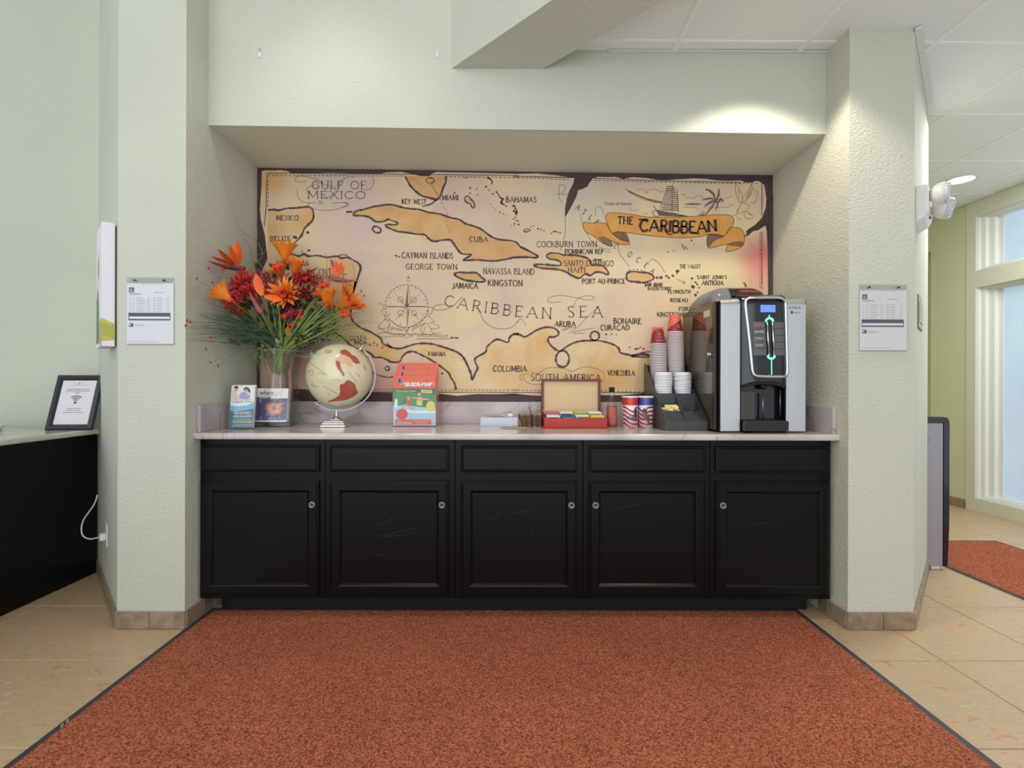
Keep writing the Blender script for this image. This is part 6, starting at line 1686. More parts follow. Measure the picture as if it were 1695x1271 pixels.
b = MB(); b.box(mx0-0.001, mx0+0.012, my0+0.030, my0+0.068, zb_, ztm-0.008, 0.004); b.build('edge_post', M_OLV, t)
fX = lambda px_: XY(px_, my0)
def fz(py_): return P(1262, py_, my0).z
sx0, sx1, sx2, sx3 = fX(1192.5), fX(1224.5), fX(1301), fX(1333.2)
for (a, c, nm) in ((sx0, sx1, 0), (sx2, sx3, 1)):
    b = MB(); b.smooth = True
    zt_ = fz(491.5); z0 = ZT+0.006
    cr_ = 0.022
    n = 8; v = []; f = []
    prof = [(my0+0.06, z0), (my0+0.004, z0), (my0, z0+0.004), (my0, zt_-0.045)]+[(my0+0.045-0.045*math.cos(PI/2*k/n), zt_-0.045+0.045*math.sin(PI/2*k/n)) for k in range(1, n+1)]+[(my0+0.14, zt_)]
    b.smooth = False
    b.prism(prof+[(my0+0.14, zt_-0.02), (my0+0.06, zt_-0.05)], a, c, 'x')
    st = b.build('steel_strip', M_SS, t)
    b = MB(); b.box(a-0.0022 if nm == 0 else c, a if nm == 0 else c+0.0022, my0+0.003, my0+0.07, z0, zt_-0.02); b.build('dark_edge', M_BLACKD, st)
# brand lettering on the right strip
b = MB(); Mk = lambda x, z: (x, my0-0.0005, z)
put_text(b, 'KREA', Mk, fX(1305.5), fz(511), 0.0125, x1=fX(1325.5)); put_text(b, 'NECTA', Mk, fX(1313.5), fz(518.5), 0.008, x1=fX(1324)); fill(b, [(fX(1308.5), fz(519)), (fX(1312), fz(519)), (fX(1312), fz(514.5)), (fX(1308.5), fz(514.5))], Mk)
b.build('brand_lettering', pm('brand_ink', (60, 62, 68), 0.4), t, kind='stuff')
# bulging centre fascia with rounded opening for the tray below
zA, zB = fz(640), fz(485.5)
b = MB(); b.smooth = True
NX, NZ = 20, 24; v = []; f = []
xa_, xb_ = sx1+0.001, sx2-0.001
def bulge(u, z):
    k = 1-abs(2*u-1)**2.5
    tz = (z-zA)/(zB-zA); top = 1 if tz < 0.88 else math.sqrt(max(0, 1-((tz-0.88)/0.12)**2))
    return my0-0.004-0.022*k*top+(1-top)*0.05
for j in range(NZ+1):
    for i in range(NX+1):
        u = i/NX; arch = 0.024*(1-abs(2*u-1)**3)
        zz = zA-0.012+arch+(zB-zA+0.012-arch)*(j/NZ)
        v.append((xa_+(xb_-xa_)*u, bulge(u, zz), zz))
for j in range(NZ):
    for i in range(NX): a = j*(NX+1)+i; f.append((a, a+1, a+NX+2, a+NX+1))
o_ = len(v)
for i in range(NX+1): v.append((v[i][0], my0+0.055, v[i][2]))
for i in range(NX): f.append((i+1, i, o_+i, o_+i+1))
for i in range(NX+1): v.append((v[NZ*(NX+1)+i][0], my0+0.12, zB-0.004))
o2 = o_+NX+1
for i in range(NX): f.append((NZ*(NX+1)+i, NZ*(NX+1)+i+1, o2+i+1, o2+i))
for s_ in (0, NX):
    vv = [j*(NX+1)+s_ for j in range(NZ+1)]
    base = len(v)
    for j in vv: v.append((v[j][0], my0+0.06, v[j][2]))
    for j in range(NZ): f.append((vv[j], vv[j+1], base+j+1, base+j))
b.add(v, f); b.build('fascia', M_BK, t)
def fpt(px_, py_, dy=0.0):
    x = fX(px_); z = fz(py_); u = (x-xa_)/(xb_-xa_); u = min(max(u, 0), 1)
    return (x, bulge(u, min(z, zA+(zB-zA)*0.88))-dy, z)
# chrome surround following the fascia (tapering rounded rectangle)
cI = CR((1210, 470), 9.777)
loop = [(205, 300), (225, 255), (270, 238), (420, 235), (600, 237), (740, 238), (800, 255), (845, 300), (858, 420), (868, 700), (880, 1000), (888, 1200), (893, 1400), (880, 1465), (840, 1495), (600, 1500), (400, 1495), (345, 1480), (315, 1440), (300, 1350), (270, 1000), (235, 650), (212, 420)]
pts = [fpt(*cI(x, y), 0.004) for x, y in smooth_pts(loop, 3, True)]
b = MB(); b.smooth = True; pts.append(pts[0]); b.tube(pts, 0.0085, 8, cap=False)
b.build('chrome_surround', M_CHROME, t)
inner = [(290, 320), (330, 300), (560, 300), (780, 300), (812, 330), (822, 600), (840, 1150), (855, 1440), (800, 1470), (420, 1470), (350, 1420), (325, 1160), (300, 600)]
def fac(mb, pts_, dy, nsub=1):
    tr = tessellate_polygon([[Vector((p[0], p[1], 0)) for p in pts_]]); mb.add([fpt(*cI(x, y), dy) for x, y in pts_], [tuple(q) for q in tr])
def facq(mb, x0, y0, x1, y1, dy, n=8):
    v = []; f = []
    for i in range(n+1):
        x = x0+(x1-x0)*i/n; v += [fpt(*cI(x, y0), dy), fpt(*cI(x, y1), dy)]
    for i in range(n): f.append((2*i, 2*i+1, 2*i+3, 2*i+2))
    mb.add(v, f)
M_DISP = pm('display_blue', (60, 84, 150), 0.3, emit=((112, 150, 250), 0.9)); M_LED = pm('led_green', (120, 255, 200), 0.3, emit=((110, 255, 196), 1.6)); M_BTN = pm('button_grey', (96, 92, 96), 0.35); M_PAN = pm('panel_slate', (26, 28, 36), 0.2, coat=0.1)
b = MB(); facq(b, 318, 1165, 850, 1470, 0.001); b.build('lower_panel', M_PAN, t)
b = MB(); facq(b, 430, 352, 672, 468, 0.0016); b.build('display', M_DISP, t)
b = MB()
for k in range(5): facq(b, 318+k*3, 622+k*109, 502+k*6, 722+k*109, 0.0016)
for k in range(5): facq(b, 650+k*4, 622+k*109, 825+k*3, 722+k*109, 0.0016)
b.build('button', M_BTN, t, kind='stuff')
b = MB(); vs2 = []
def ftxt(txt, x0, x1, y, h, m):
    b.m = m; vs_, fs = text_geo(txt, 0.02, 1.0); a_ = min(q.x for q in vs_); c_ = max(q.x for q in vs_)
    b.add([fpt(*cI(x0+(q.x-a_)/(c_-a_)*(x1-x0), y-q.y/0.7*h), 0.0026) for q in vs_], fs)
ftxt('COPPER', 370, 440, 668, 18, 1); ftxt('REGULAR COFFEE', 335, 470, 692, 14, 1); ftxt('decaf coffee', 342, 480, 788, 20, 0); ftxt('espresso', 360, 468, 892, 16, 0); ftxt('hot water', 365, 474, 1004, 20, 0)
b.build('button_lettering', [pm('letter_white', (220, 220, 222), 0.4), pm('letter_orange', (214, 110, 80), 0.4)], t, kind='stuff')
for x0_ in (0, 1):
    pa, pb = ((527, 625), (560, 1165)) if x0_ == 0 else ((614, 625), (645, 1165))
    b = MB(); b.smooth = True; b.tube([fpt(*cI(*pa), 0.006), fpt(*cI((pa[0]+pb[0])/2, (pa[1]+pb[1])/2), 0.006), fpt(*cI(*pb), 0.006)], 0.0042, 8); b.build('chrome_rod', M_CHROME, t)
b = MB(); b.smooth = True
arc1 = [fpt(*cI(568+58*math.cos(a), 618-52*math.sin(a)), 0.006) for a in [PI*k/10 for k in range(11)]]; arc2 = [fpt(*cI(600+56*math.cos(a), 1165+48*math.sin(a)), 0.006) for a in [PI*k/10 for k in range(11)]]
b.tube(arc1, 0.0050, 8); b.tube(arc2, 0.0050, 8)
b.tube([fpt(*cI(567, 512), 0.004), fpt(*cI(567, 562), 0.005)], 0.0022, 6); b.tube([fpt(*cI(606, 1215), 0.004), fpt(*cI(612, 1468), 0.003)], 0.0020, 6)
b.build('led_strip', M_LED, t, kind='stuff')
# dispensing bay
zc0, zc1 = fz(697), zA+0.008
b = MB(); bx0, bx1 = sx1+0.001, sx2-0.001
b.box(bx0, bx1, my0+0.0555, my0+0.058, ZT+0.02, zc1+0.02); b.box(bx0, bx0+0.004, my0+0.002, my0+0.056, ZT+0.02, zc1); b.box(bx1-0.006, bx1, my0+0.002, my0+0.056, ZT+0.02, zc1)
b.build('bay', pm('bay_black', (6, 7, 12), 0.6, spec=0.15), t)
b = MB(); b.box(bx0+0.003, fX(1252.5), my0+0.018, my0+0.054, zc0+0.004, fz(647.5), 0.002); b.build('grounds_door', pm('smoked_door', (64, 64, 56), 0.2), t)
b = MB(); b.smooth = True; xx = fX(1267.5); b.tube([(xx, my0+0.03, fz(651)), (xx, my0+0.03, fz(694))], 0.0055, 10); b.tube([(fX(1296.5), my0+0.03, fz(645)), (fX(1296.5), my0+0.03, fz(690))], 0.004, 8); b.build('water_spout', pm('spout_grey', (120, 126, 134), 0.25, 0.7), t, kind='stuff')
b = MB(); b.smooth = True; b.lathe([(0.022, 0), (0.018, -0.02), (0.010, -0.028)], (xx, my0+0.03, zc1+0.006), 16); b.build('nozzle', M_BLACKD, t)
b = MB(); b.X = None
b.prism([(my0-0.030, ZT+0.012), (my0+0.052, ZT+0.012), (my0+0.052, zc0+0.003), (my0-0.026, zc0+0.003), (my0-0.034, zc0-0.006)], fX(1227.5), fX(1300), 'x'); tray = b.build('drip_tray', pm('tray_black', (40, 40, 46), 0.25), t)
b = MB()
for k in range(9): b.box(fX(1230), fX(1297.5), my0-0.022+k*0.0085, my0-0.018+k*0.0085, zc0+0.0031, zc0+0.005)
b.build('drip_grille', M_BLACKD, tray, kind='stuff')
for xx, yy in ((mx0+0.05, my0+0.10), (mx1-0.09, my0+0.05), (mx0+0.05, my1-0.05), (mx1-0.06, my1-0.05)):
    b = MB(); b.smooth = True; b.lathe([(0.014, 0.0005), (0.016, 0.004), (0.013, 0.013)], (xx, yy, ZT), 16); b.build('foot', M_BLACKD, t)
b = MB(); b.box(mx0-0.0006, mx0, my0+0.10, my0+0.185, ztm-0.080, ztm-0.045); b.build('sticker', pm('sticker_cream', (222, 214, 180), 0.5), t)
b = MB(); b.smooth = True; b.lathe([(0.013, 0), (0.013, -0.008), (0.006, -0.009), (0.0, -0.009)], (mx0, my0+0.085, 1.36), 16, 'x'); b.box(mx0-0.018, mx0-0.009, my0+0.082, my0+0.088, 1.345, 1.375); b.build('key_lock', M_CHROME, t)
# bean hopper
b = MB(); hx0, hx1 = mx0+0.012, 1.41; hz0 = ztm-0.014
pr = [(2.76, hz0), (3.12, hz0), (3.12, hz0+0.045), (3.09, hz0+0.085), (3.02, hz0+0.103), (2.84, hz0+0.100), (2.79, hz0+0.082), (2.765, hz0+0.045)]
xm = 1.21
def hop(xa_, xb_, sl, sr):
    v = []; n = len(pr)
    sl_ = []
    K = 8
    for k in range(K+1): sl_.append((xa_+0.085*(1-math.cos(PI/2*k/K)) if sl < 1 else xa_+0.01*k/K, sl+(1-sl)*math.sin(PI/2*k/K) if sl < 1 else 1))
    for k in range(K+1): sl_.append((xb_-0.055*(1-k/K) if sr < 1 else xb_-0.01*(1-k/K), 1-(1-sr)*(1-math.sqrt(max(0, 1-(k/K)**2))) if sr < 1 else 1))
    for xx, s_ in sl_:
        for p in pr: v.append((xx, p[0], hz0+(p[1]-hz0)*s_))
    f = []; b.smooth = True; NS = len(sl_)-1
    for q in range(NS):
        for i in range(n): j = (i+1) % n; f.append((q*n+i, q*n+j, (q+1)*n+j, (q+1)*n+i))
    f += [tuple(range(n-1, -1, -1)), tuple(NS*n+i for i in range(n))]
    b.add(v, f); b.smooth = False
hop(hx0, xm, 0.25, 1); b.build('hopper_dome', glassy('smoked_plastic', (168, 168, 150), 1.6, 0.05, 0.25), t)
b = MB(); hop(xm+0.001, hx1, 1, 0.35); b.build('hopper_lid', pm('lid_black', (38, 30, 32), 0.25, coat=0.3), t)
b = MB(); b.box(hx0+0.05, xm-0.01, 2.80, 3.06, hz0+0.002, hz0+0.055, 0.01); b.build('coffee_beans', pm('beans', (48, 34, 36), 0.45, var=(120, 1.0), col2=(96, 78, 82), bump=(120, .9, .004)), t)
b = MB(); Mh = lambda x, z: (x, 2.764-0.002, z)
put_text(b, 'COPPER MOON', lambda x, z: (x, 2.765+(z-hz0-0.045)*0.55-0.0015, z), 1.262, hz0+0.066, 0.011, x1=1.372, bold=0.01)
b.build('hopper_lettering', pm('copper_letter', (226, 96, 72), 0.4), t, kind='stuff')
# ------------------------------------------------------------------ glass vase with branches and silk flowers
VY = 3.055; vx = XY(462.5, VY)
t = thing('glass_vase', (vx, VY, ZT), 'tall flared clear glass vase at the left of the worktop', 'vase')
prof_px = [(26, 700), (26.5, 697), (22, 694), (20, 690), (24, 682), (29, 672), (32, 660), (32, 650), (30, 638), (29, 625), (29.5, 615), (32, 603), (35.5, 590), (40, 577.5)]
sc_ = VY/CAMF
pr = [(r*sc_, (700-y)*sc_+0.0005) for r, y in prof_px]
b = MB(); b.smooth = True; b.lathe(pr, (vx, VY, ZT), 48, cap=False); b.lathe([(0.0, 0.0005), (pr[0][0], 0.0005)], (vx, VY, ZT), 48, cap=False)
b.lathe([(r-0.004, h+0.004) for r, h in pr[3:]], (vx, VY, ZT), 48, cap=False)
b.build('bowl', M_VASE, t)
b = MB(); b.smooth = True; b.tube([(vx+pr[-1][0]*math.cos(2*PI*i/48)-.0, VY+pr[-1][0]*math.sin(2*PI*i/48), ZT+pr[-1][1]) for i in range(49)], 0.0028, 6); b.build('rim', glassy('rim_glass', (214, 226, 226), 1.5, 0.02, 0.18), t)
b = MB(); b.smooth = True; b.lathe([(0.0, 0.004), (pr[0][0]-.004, 0.004), (pr[2][0]-.002, 0.016), (0.0, 0.018)], (vx, VY, ZT), 32); b.build('thick_foot', glassy('foot_glass', (206, 222, 222), 1.5, 0.02, 0.12), t)
ZV = ZT+0.445
def G(px_, py_, dy=0.0):
    # blooms at the left lean forward, clear of the niche side wall
    lim = 1.510*CAMF/max(60.0, 840.0-px_)
    return P(px_, py_, min(3.03+dy, lim+min(dy, 0)*0.25))
M_WOOD = pm('bare_branch', (204, 154, 130), 0.75, var=(25, .9), col2=(160, 112, 92), bump=(60, .5, .003))
brs = [([(434, 583, 0), (441, 600, 0), (448, 622, 0), (450, 650, .01), (452, 690, .02)], .0085, 'leftmost pinkish bare branch leaning in the glass vase'),
       ([(450, 566, .02), (453, 585, .02), (456, 610, .02), (452, 640, .0), (460, 691, .01)], .0090, 'bare branch with an orange bend in the middle of the vase'),
       ([(480, 566, 0), (474, 585, 0), (467, 612, .01), (465, 645, .03), (466, 690, .04)], .0105, 'thick pale bare branch right of centre in the vase'),
       ([(491, 569, .03), (486, 590, .03), (480, 615, .04), (481, 650, .02), (476, 688, .03)], .0095, 'rightmost bare branch standing in the glass vase')]
for pts_, r_, lb in brs:
    b = MB(); b.smooth = True
    pp = smooth_pts([tuple(P(x, y, VY+dy-.01)) for x, y, dy in pts_], 5)
    b.tube(pp, [r_*(1.15+0.25*math.sin(i_*.9)*.5) for i_, _ in enumerate(pp)], 10)
    o = b.build('bare_branch', M_WOOD); tag(o, lb, 'branch', 'bare branches in the vase')
M_ST = pm('stem_green', (96, 124, 58), 0.6); M_OR1 = pm('petal_orange', (242, 120, 40), 0.5, var=(14, .8), col2=(232, 88, 34)); M_YEL = pm('petal_yellow', (244, 160, 50), 0.5, var=(14, .9), col2=(240, 110, 36))
M_SPA = pm('spathe_purple', (110, 70, 92), 0.5, var=(10, .9), col2=(176, 84, 78)); M_BLUE = pm('tongue_blue', (96, 92, 140), 0.5)
M_RED = pm('cluster_red', (214, 58, 58), 0.4, var=(60, .8), col2=(160, 28, 40)); M_MAG = pm('coral_magenta', (210, 62, 88), 0.5, var=(30, .8), col2=(160, 30, 50)); M_DRED = pm('cluster_dark_red', (158, 36, 46), 0.4, var=(60, .8), col2=(100, 20, 30))
M_BALL = pm('bloom_red_orange', (240, 84, 46), 0.55, var=(40, .8), col2=(226, 56, 40))
def stem(t, base, r=0.0022, via=None, col=None):
    x = vx+random.uniform(-.028, .028); y = VY+random.uniform(-.03, .03)
    p0 = Vector((x, y, ZT+0.33+random.uniform(0, .05))); p1 = Vector((vx+(x-vx)*1.4+(base.x-vx)*.12, y, ZV))
    mid = (p1+base)/2+Vector((0, 0, .015))
    b = MB(); b.smooth = True; b.tube(smooth_pts([tuple(p0), tuple(p1), tuple(mid), tuple(base)], 5), r, 6); b.build('stem', col or M_ST, t)
def petal_to(b, a, c, w, nrm=(0, -1, 0), bend=0.3, fold=0.25, segs=6):
    a, c = Vector(a), Vector(c); d = c-a
    L = d.length; q = Matrix.Rotation(-bend/2, 3, d.normalized().cross(Vector(nrm)).normalized())
    b.leaf(a, q @ d, L*1.02, w, nrm, bend, segs, None, fold)
def bird(base, tip, petals, tongue, label, dy=0):
    B = G(base[0], base[1], dy); T_ = G(tip[0], tip[1], dy-.02)
    t = thing('bird_of_paradise', B, label, 'flower', 'bird of paradise flowers in the vase')
    stem(t, B, .0052, col=pm('flower_stalk', (132, 146, 84), 0.5))
    b = MB(); b.smooth = True
    n = 9; pts_ = []; rs = []
    for i in range(n+1):
        u = i/n; p = B.lerp(T_, u); p.z -= 0.010*math.sin(PI*u)*(1 if abs(tip[0]-base[0]) > 20 else 0); pts_.append(p); rs.append(0.0018+0.0175*(1-u)**0.8*(0.55+0.45*min(1, u*5)))
    b.tube(pts_, rs, 10); b.build('spathe', M_SPA, t)
    for (a, c, w) in petals:
        b = MB(); b.smooth = True; petal_to(b, G(a[0], a[1], dy-.012), G(c[0], c[1], dy-.03), w*1.08*B.y/CAMF); b.build('petal', M_OR1, t)
    if tongue:
        b = MB(); b.smooth = True; petal_to(b, G(tongue[0][0], tongue[0][1], dy-.02), G(tongue[1][0], tongue[1][1], dy-.035), 5*sc_); b.build('tongue', M_BLUE, t)
bird((404, 444), (345, 432), [((396, 438), (393, 399), 15), ((388, 438), (362, 411), 11), ((384, 438), (351, 426), 9), ((384, 437), (364, 452), 8), ((392, 438), (381, 406), 9)], ((386, 434), (367, 415)), 'bird of paradise reaching far left over the red clusters')
bird((434, 519), (412, 482), [((434, 489), (424, 453), 15), ((436, 487), (431, 462), 9), ((438, 490), (468, 497), 10)], None, 'bird of paradise at front centre left with one tall orange petal', -.30)
bird((545, 458), (587, 464), [((556, 455), (548, 429), 9), ((560, 455), (556, 432), 8), ((563, 455), (565, 434), 8), ((560, 455), (571, 440), 6)], ((556, 445), (547, 428)), 'bird of paradise at the right over the map')
bird((487, 458), (526, 442), [((488, 450), (483, 420), 9), ((490, 450), (494, 428), 7)], None, 'bird of paradise at the back right of the topmost orange bloom', .04)
def bromeliad(c, d, L, n, label, spread=0.8, dy=0.0, inner=None, wk=0.24):
    C = G(c[0], c[1], dy); d = Vector(d).normalized()
    t = thing('bromeliad', C, label, 'flower', 'orange bromeliad blooms in the vase'); stem(t, C, .0030)
    o1 = d.orthogonal().normalized(); o2 = d.cross(o1)
    L = L*1.12*C.y/CAMF
    for ring_, (k, sp, ln, mt) in enumerate(((n+4, spread, 1.0, M_YEL), (n+2, spread*.72, .92, M_YEL), (n, spread*.5, .80, M_OR1), (5, spread*.28, .62, M_BALL))):
        for i in range(k):
            a = 2*PI*(i+ring_*.37)/k+random.uniform(-.1, .1); s_ = o1*math.cos(a)+o2*math.sin(a)
            dd = (d+s_*sp).normalized()
            b = MB(); b.smooth = True; b.leaf(C+s_*.003, dd, L*ln*random.uniform(.9, 1.08), L*wk, -s_+d*.4, -0.35, 6, lambda u: (math.sin(PI*min(1, .16+.84*u))**.7)*(1-.15*u)+.01, .22); b.build('bract', mt, t)
bromeliad((384, 498), (-.75, -.25, .62), 36, 9, 'orange yellow bromeliad at far left among the red clusters', .45, -.45)
bromeliad((471, 436), (.05, -.1, 1), 40, 8, 'flame shaped bromeliad rising highest in front of the map lettering', .38, .0)
bromeliad((467, 460), (-.2, -.5, .8), 24, 6, 'small orange bromeliad just under the topmost bloom', .6, .0)
bromeliad((474, 492), (.05, -.85, .25), 30, 9, 'open star shaped orange bromeliad at the centre of the bouquet', 1.1, -.03)
bromeliad((560, 512), (.8, -.2, .55), 44, 9, 'orange yellow bromeliad pointing right above the globe', .5, -.02)
bromeliad((545, 511), (-.05, -.3, .9), 34, 6, 'tulip shaped coral bromeliad left of the rightmost bloom', .32, -.02, wk=.45)
bromeliad((486, 458), (.3, -.3, .9), 30, 5, 'slim orange bromeliad behind the centre bloom', .3, .02)
def cluster(c, rx, ry, n, mt, label, dy=0.0, name='protea_cluster'):
    C = G(c[0], c[1], dy)
    t = thing(name, C, label, 'flower', 'red curly flower clusters in the vase'); stem(t, C, .0032)
    b = MB(); b.smooth = True; R1 = rx*C.y/CAMF; R2 = ry*C.y/CAMF
    b.sphere(C, 1.0, 14, 9, (R1*.42, R1*.4, R2*.42))
    for i in range(n):
        z = random.uniform(-.8, 1); a = random.uniform(0, 2*PI); h = math.sqrt(max(0, 1-z*z))
        u = Vector((h*math.cos(a), h*math.sin(a)*.9, z))
        if u.y > .5: u.y *= -1
        p0 = C+Vector((u.x*R1, u.y*R1, u.z*R2))*.45; p3 = C+Vector((u.x*R1, u.y*R1, u.z*R2))*random.uniform(.9, 1.08)
        w_ = Vector((random.uniform(-1, 1), random.uniform(-1, 1), random.uniform(-1, 1)))*.009
        b.tube([p0, p0.lerp(p3, .5)+w_, p3, p3-w_*.8+Vector((0, -.004, 0))], [.0030, .0042, .0042, .0026], 5)
    b.build('curly_petals', mt, t, kind='stuff')
cluster((410, 477), 30, 29, 90, M_RED, 'large bright red curly cluster at the left of the bouquet', -.20)
cluster((384, 500), 17, 19, 60, M_RED, 'smaller red curly cluster below the left bromeliad', -.30)
cluster((396, 516), 13, 12, 40, M_RED, 'small red cluster hanging lowest at the left of the bouquet', -.03)
cluster((506, 462), 22, 16, 70, M_RED, 'red bud cluster at the upper right of the centre bloom', .02)
cluster((505, 493), 27, 22, 80, M_DRED, 'wide dark red curly cluster right of the centre bloom', -.01)
cluster((478, 508), 14, 20, 60, M_DRED, 'dark red cluster just below the centre bloom', -.02)
cluster((492, 520), 18, 8, 45, M_MAG, 'crimson curly strand above the small orange balls', -.04)
def coral(base, tips, label, dy=0.0):
    Bp = G(base[0], base[1], dy)
    t = thing('coral_spray', Bp, label, 'flower', 'magenta coral sprays in the vase'); stem(t, Bp, .003)
    b = MB(); b.smooth = True
    for tp in tips:
        T_ = G(tp[0], tp[1], dy-.02); 
        pp = [Bp, Bp.lerp(T_, .5)+Vector((random.uniform(-.004, .004), 0, random.uniform(-.004, .004))), T_]
        b.tube(smooth_pts([tuple(q) for q in pp], 4), .0036, 5)
        for k in range(9):
            u = .25+.75*k/9; p = Bp.lerp(T_, u); d_ = (T_-Bp).normalized(); s_ = d_.cross(Vector((0, 1, 0)))*(1 if k % 2 else -1)
            b.tube([p, p+(d_*.6+s_).normalized()*random.uniform(.012, .020)], [.0032, .0022], 5)
    b.build('spikes', M_MAG, t, kind='stuff')
coral((441, 487), [(470, 442), (478, 452), (456, 460), (430, 452), (447, 452), (468, 478), (462, 500)], 'magenta spiky coral spray left of the centre bloom', -.02)
coral((436, 470), [(424, 456), (440, 449), (428, 446)], 'small magenta coral spray behind the front bird of paradise', .02)
for (x, y, r_, w_) in ((470, 523, 7.5, 'orange ball bloom, leftmost of the row under the dark red cluster'), (482, 536, 7, 'red orange ball bloom hanging lowest at the bouquet centre'), (497, 525, 6, 'small red ball bloom at the right end of the row under the dark red cluster'),
                       (572, 520, 8.5, 'red orange ball bloom below the rightmost bromeliad'), (537, 471, 8, 'coral ball bloom under the right bird of paradise'), (525, 486, 7, 'red ball bloom above the right green blades'), (466, 492, 8.5, 'red orange ball bloom beside the long petal'), (459, 441, 8, 'red ball bloom left of the topmost bromeliad')):
    C = G(x, y, -.06); t = thing('ball_bloom', C, w_, 'flower', 'round red orange blooms in the vase'); stem(t, C+Vector((0, .006, 0)), .0016)
    b = MB(); b.smooth = True; R_ = r_*sc_
    for i in range(16):
        a = i*2.4; z = 1-2*(i+.5)/16; h = math.sqrt(1-z*z); u = Vector((h*math.cos(a), h*math.sin(a), z)); b.leaf(C+u*R_*.25, u, R_*.85, R_*.9, u.orthogonal(), .8, 4)
    b.sphere(C, R_*.62, 12, 8); b.build('petals', M_BALL, t, kind='stuff')
# curly willow twigs
M_TW = pm('willow_green', (126, 134, 84), 0.6)
tw = [([(391, 365), (396, 378), (404, 386), (418, 393), (428, 404), (434, 418), (432, 428), (424, 436), (417, 444), (420, 470), (440, 530), (458, 580)], 'tall curly willow twig reaching highest at the left of the map'),
      ([(402, 396), (410, 400), (415, 412), (418, 430), (421, 450), (440, 520), (460, 580)], 'short curly willow twig left of the tallest one'),
      ([(441, 412), (436, 419), (425, 424), (432, 440), (440, 452), (448, 500), (462, 580)], 'curly willow twig crossing the map left border'),
      ([(538, 418), (542, 430), (540, 445), (532, 462), (526, 480), (522, 520), (516, 548), (524, 560), (512, 566), (480, 584)], 'curly twig hanging down in front of the right green blades'),
      ([(578, 428), (586, 446), (584, 466), (560, 468), (545, 462), (530, 480), (500, 540), (478, 582)], 'curly twig looping round the right bird of paradise')]
for pts_, lb in tw:
    b = MB(); b.smooth = True; pp = smooth_pts([tuple(G(x, y, .02*math.sin(i)*.6-.01)) for i, (x, y) in enumerate(pts_)], 5); b.tube(pp, [.0028-.0018*(1-i/len(pp)) for i in range(len(pp))], 6)
    o = b.build('willow_twig', M_TW); tag(o, lb, 'twig')
# grass
M_GD = pm('grass_teal', (84, 108, 92), 0.6, var=(20, .8), col2=(58, 86, 80)); M_GL2 = pm('blade_green', (138, 156, 78), 0.55, var=(14, .8), col2=(104, 130, 60)); M_GO = pm('grass_olive', (120, 130, 66), 0.6)
def blade(b, tip, w, sag, dyt, x0=None, y0=575):
    x0 = x0 if x0 is not None else 462+random.uniform(-14, 14)
    a = P(x0, y0, VY-.02+random.uniform(-.03, .02)); c = G(tip[0], tip[1], dyt); m = a.lerp(c, .5)+Vector((0, 0, sag))
    pts_ = [Vector(q) for q in smooth_pts([tuple(a-Vector(((c.x-a.x)*.10, 0, .12))), tuple(a), tuple(m), tuple(c)], 5)]
    v = []; f = []; N = len(pts_)
    for i, p in enumerate(pts_):
        d_ = (pts_[min(i+1, N-1)]-pts_[max(i-1, 0)]).normalized(); s_ = d_.cross(Vector((0, 1, 0))).normalized(); ww = w*sc_/2*min(1, .2+i/(N*.35))*(1 if i < N*.5 else max(.08, 1-(i-N*.5)/(N*.5)))
        v += [p-s_*ww, p+Vector((0, -ww*.35, 0)), p+s_*ww]
    for i in range(N-1): k = 3*i; f += [(k, k+1, k+4, k+3), (k+1, k+2, k+5, k+4)]
    b.add(v, f)
b = MB()
for i in range(58):
    an = random.uniform(-.12, .72); L = random.uniform(80, 150); blade(b, (452-L*math.cos(an), 580-25-L*math.sin(an)*.75), 1.0, random.uniform(-.005, .035), random.uniform(-.16, .08), random.uniform(432, 478), random.uniform(545, 580))
for i in range(24):
    an = random.uniform(.0, .38); L = random.uniform(120, 152); blade(b, (470-L*math.cos(an)-2, 560-L*math.sin(an)), .9, random.uniform(.0, .04), random.uniform(-.2, .0), random.uniform(435, 475), random.uniform(550, 580))
o = b.build('left_grass', M_GD); tag(o, 'dark fine grass fanning out left of the vase', 'grass', kind='stuff')
b = MB()
for i in range(60):
    an = random.uniform(.02, .75); L = random.uniform(110, 172 if an < .35 else 150); blade(b, (470+L*math.cos(an), 572-L*math.sin(an)*.95), 1.2, random.uniform(-.004, .03), random.uniform(-.14, .06), random.uniform(445, 495), random.uniform(545, 580))
o = b.build('right_grass', M_GO); tag(o, 'olive fine grass fanning out right over the globe', 'grass', kind='stuff')
blades = [((395, 514), 462), ((405, 508), 459), ((412, 500), 464), ((426, 505), 462), ((421, 512), 458), ((441, 520), 464), ((450, 500), 462), ((461, 500), 466), ((463, 515), 461), ((377, 520), 452), ((366, 505), 450), ((473, 520), 463),
          ((530, 488), 462), ((523, 492), 465), ((517, 498), 460), ((534, 500), 468), ((541, 512), 466), ((548, 520), 470), ((510, 520), 462), ((560, 522), 472), ((533, 530), 468), ((556, 540), 474), ((500, 510), 464), ((545, 500), 466)]
gb = []
for i, (tp, x0_) in enumerate(blades):
    b = MB(); b.smooth = True; blade(b, tp, random.uniform(3.6, 5.2), .004, -.10+random.uniform(-.03, .02), x0_, 582)
    o = b.build('green_blade', M_GL2); tag(o, 'broad bright green blade leaning %s from the vase mouth' % ('left' if tp[0] < 462 else 'right'), 'leaf', 'broad green blades leaning %s' % ('left' if tp[0] < 462 else 'right'))
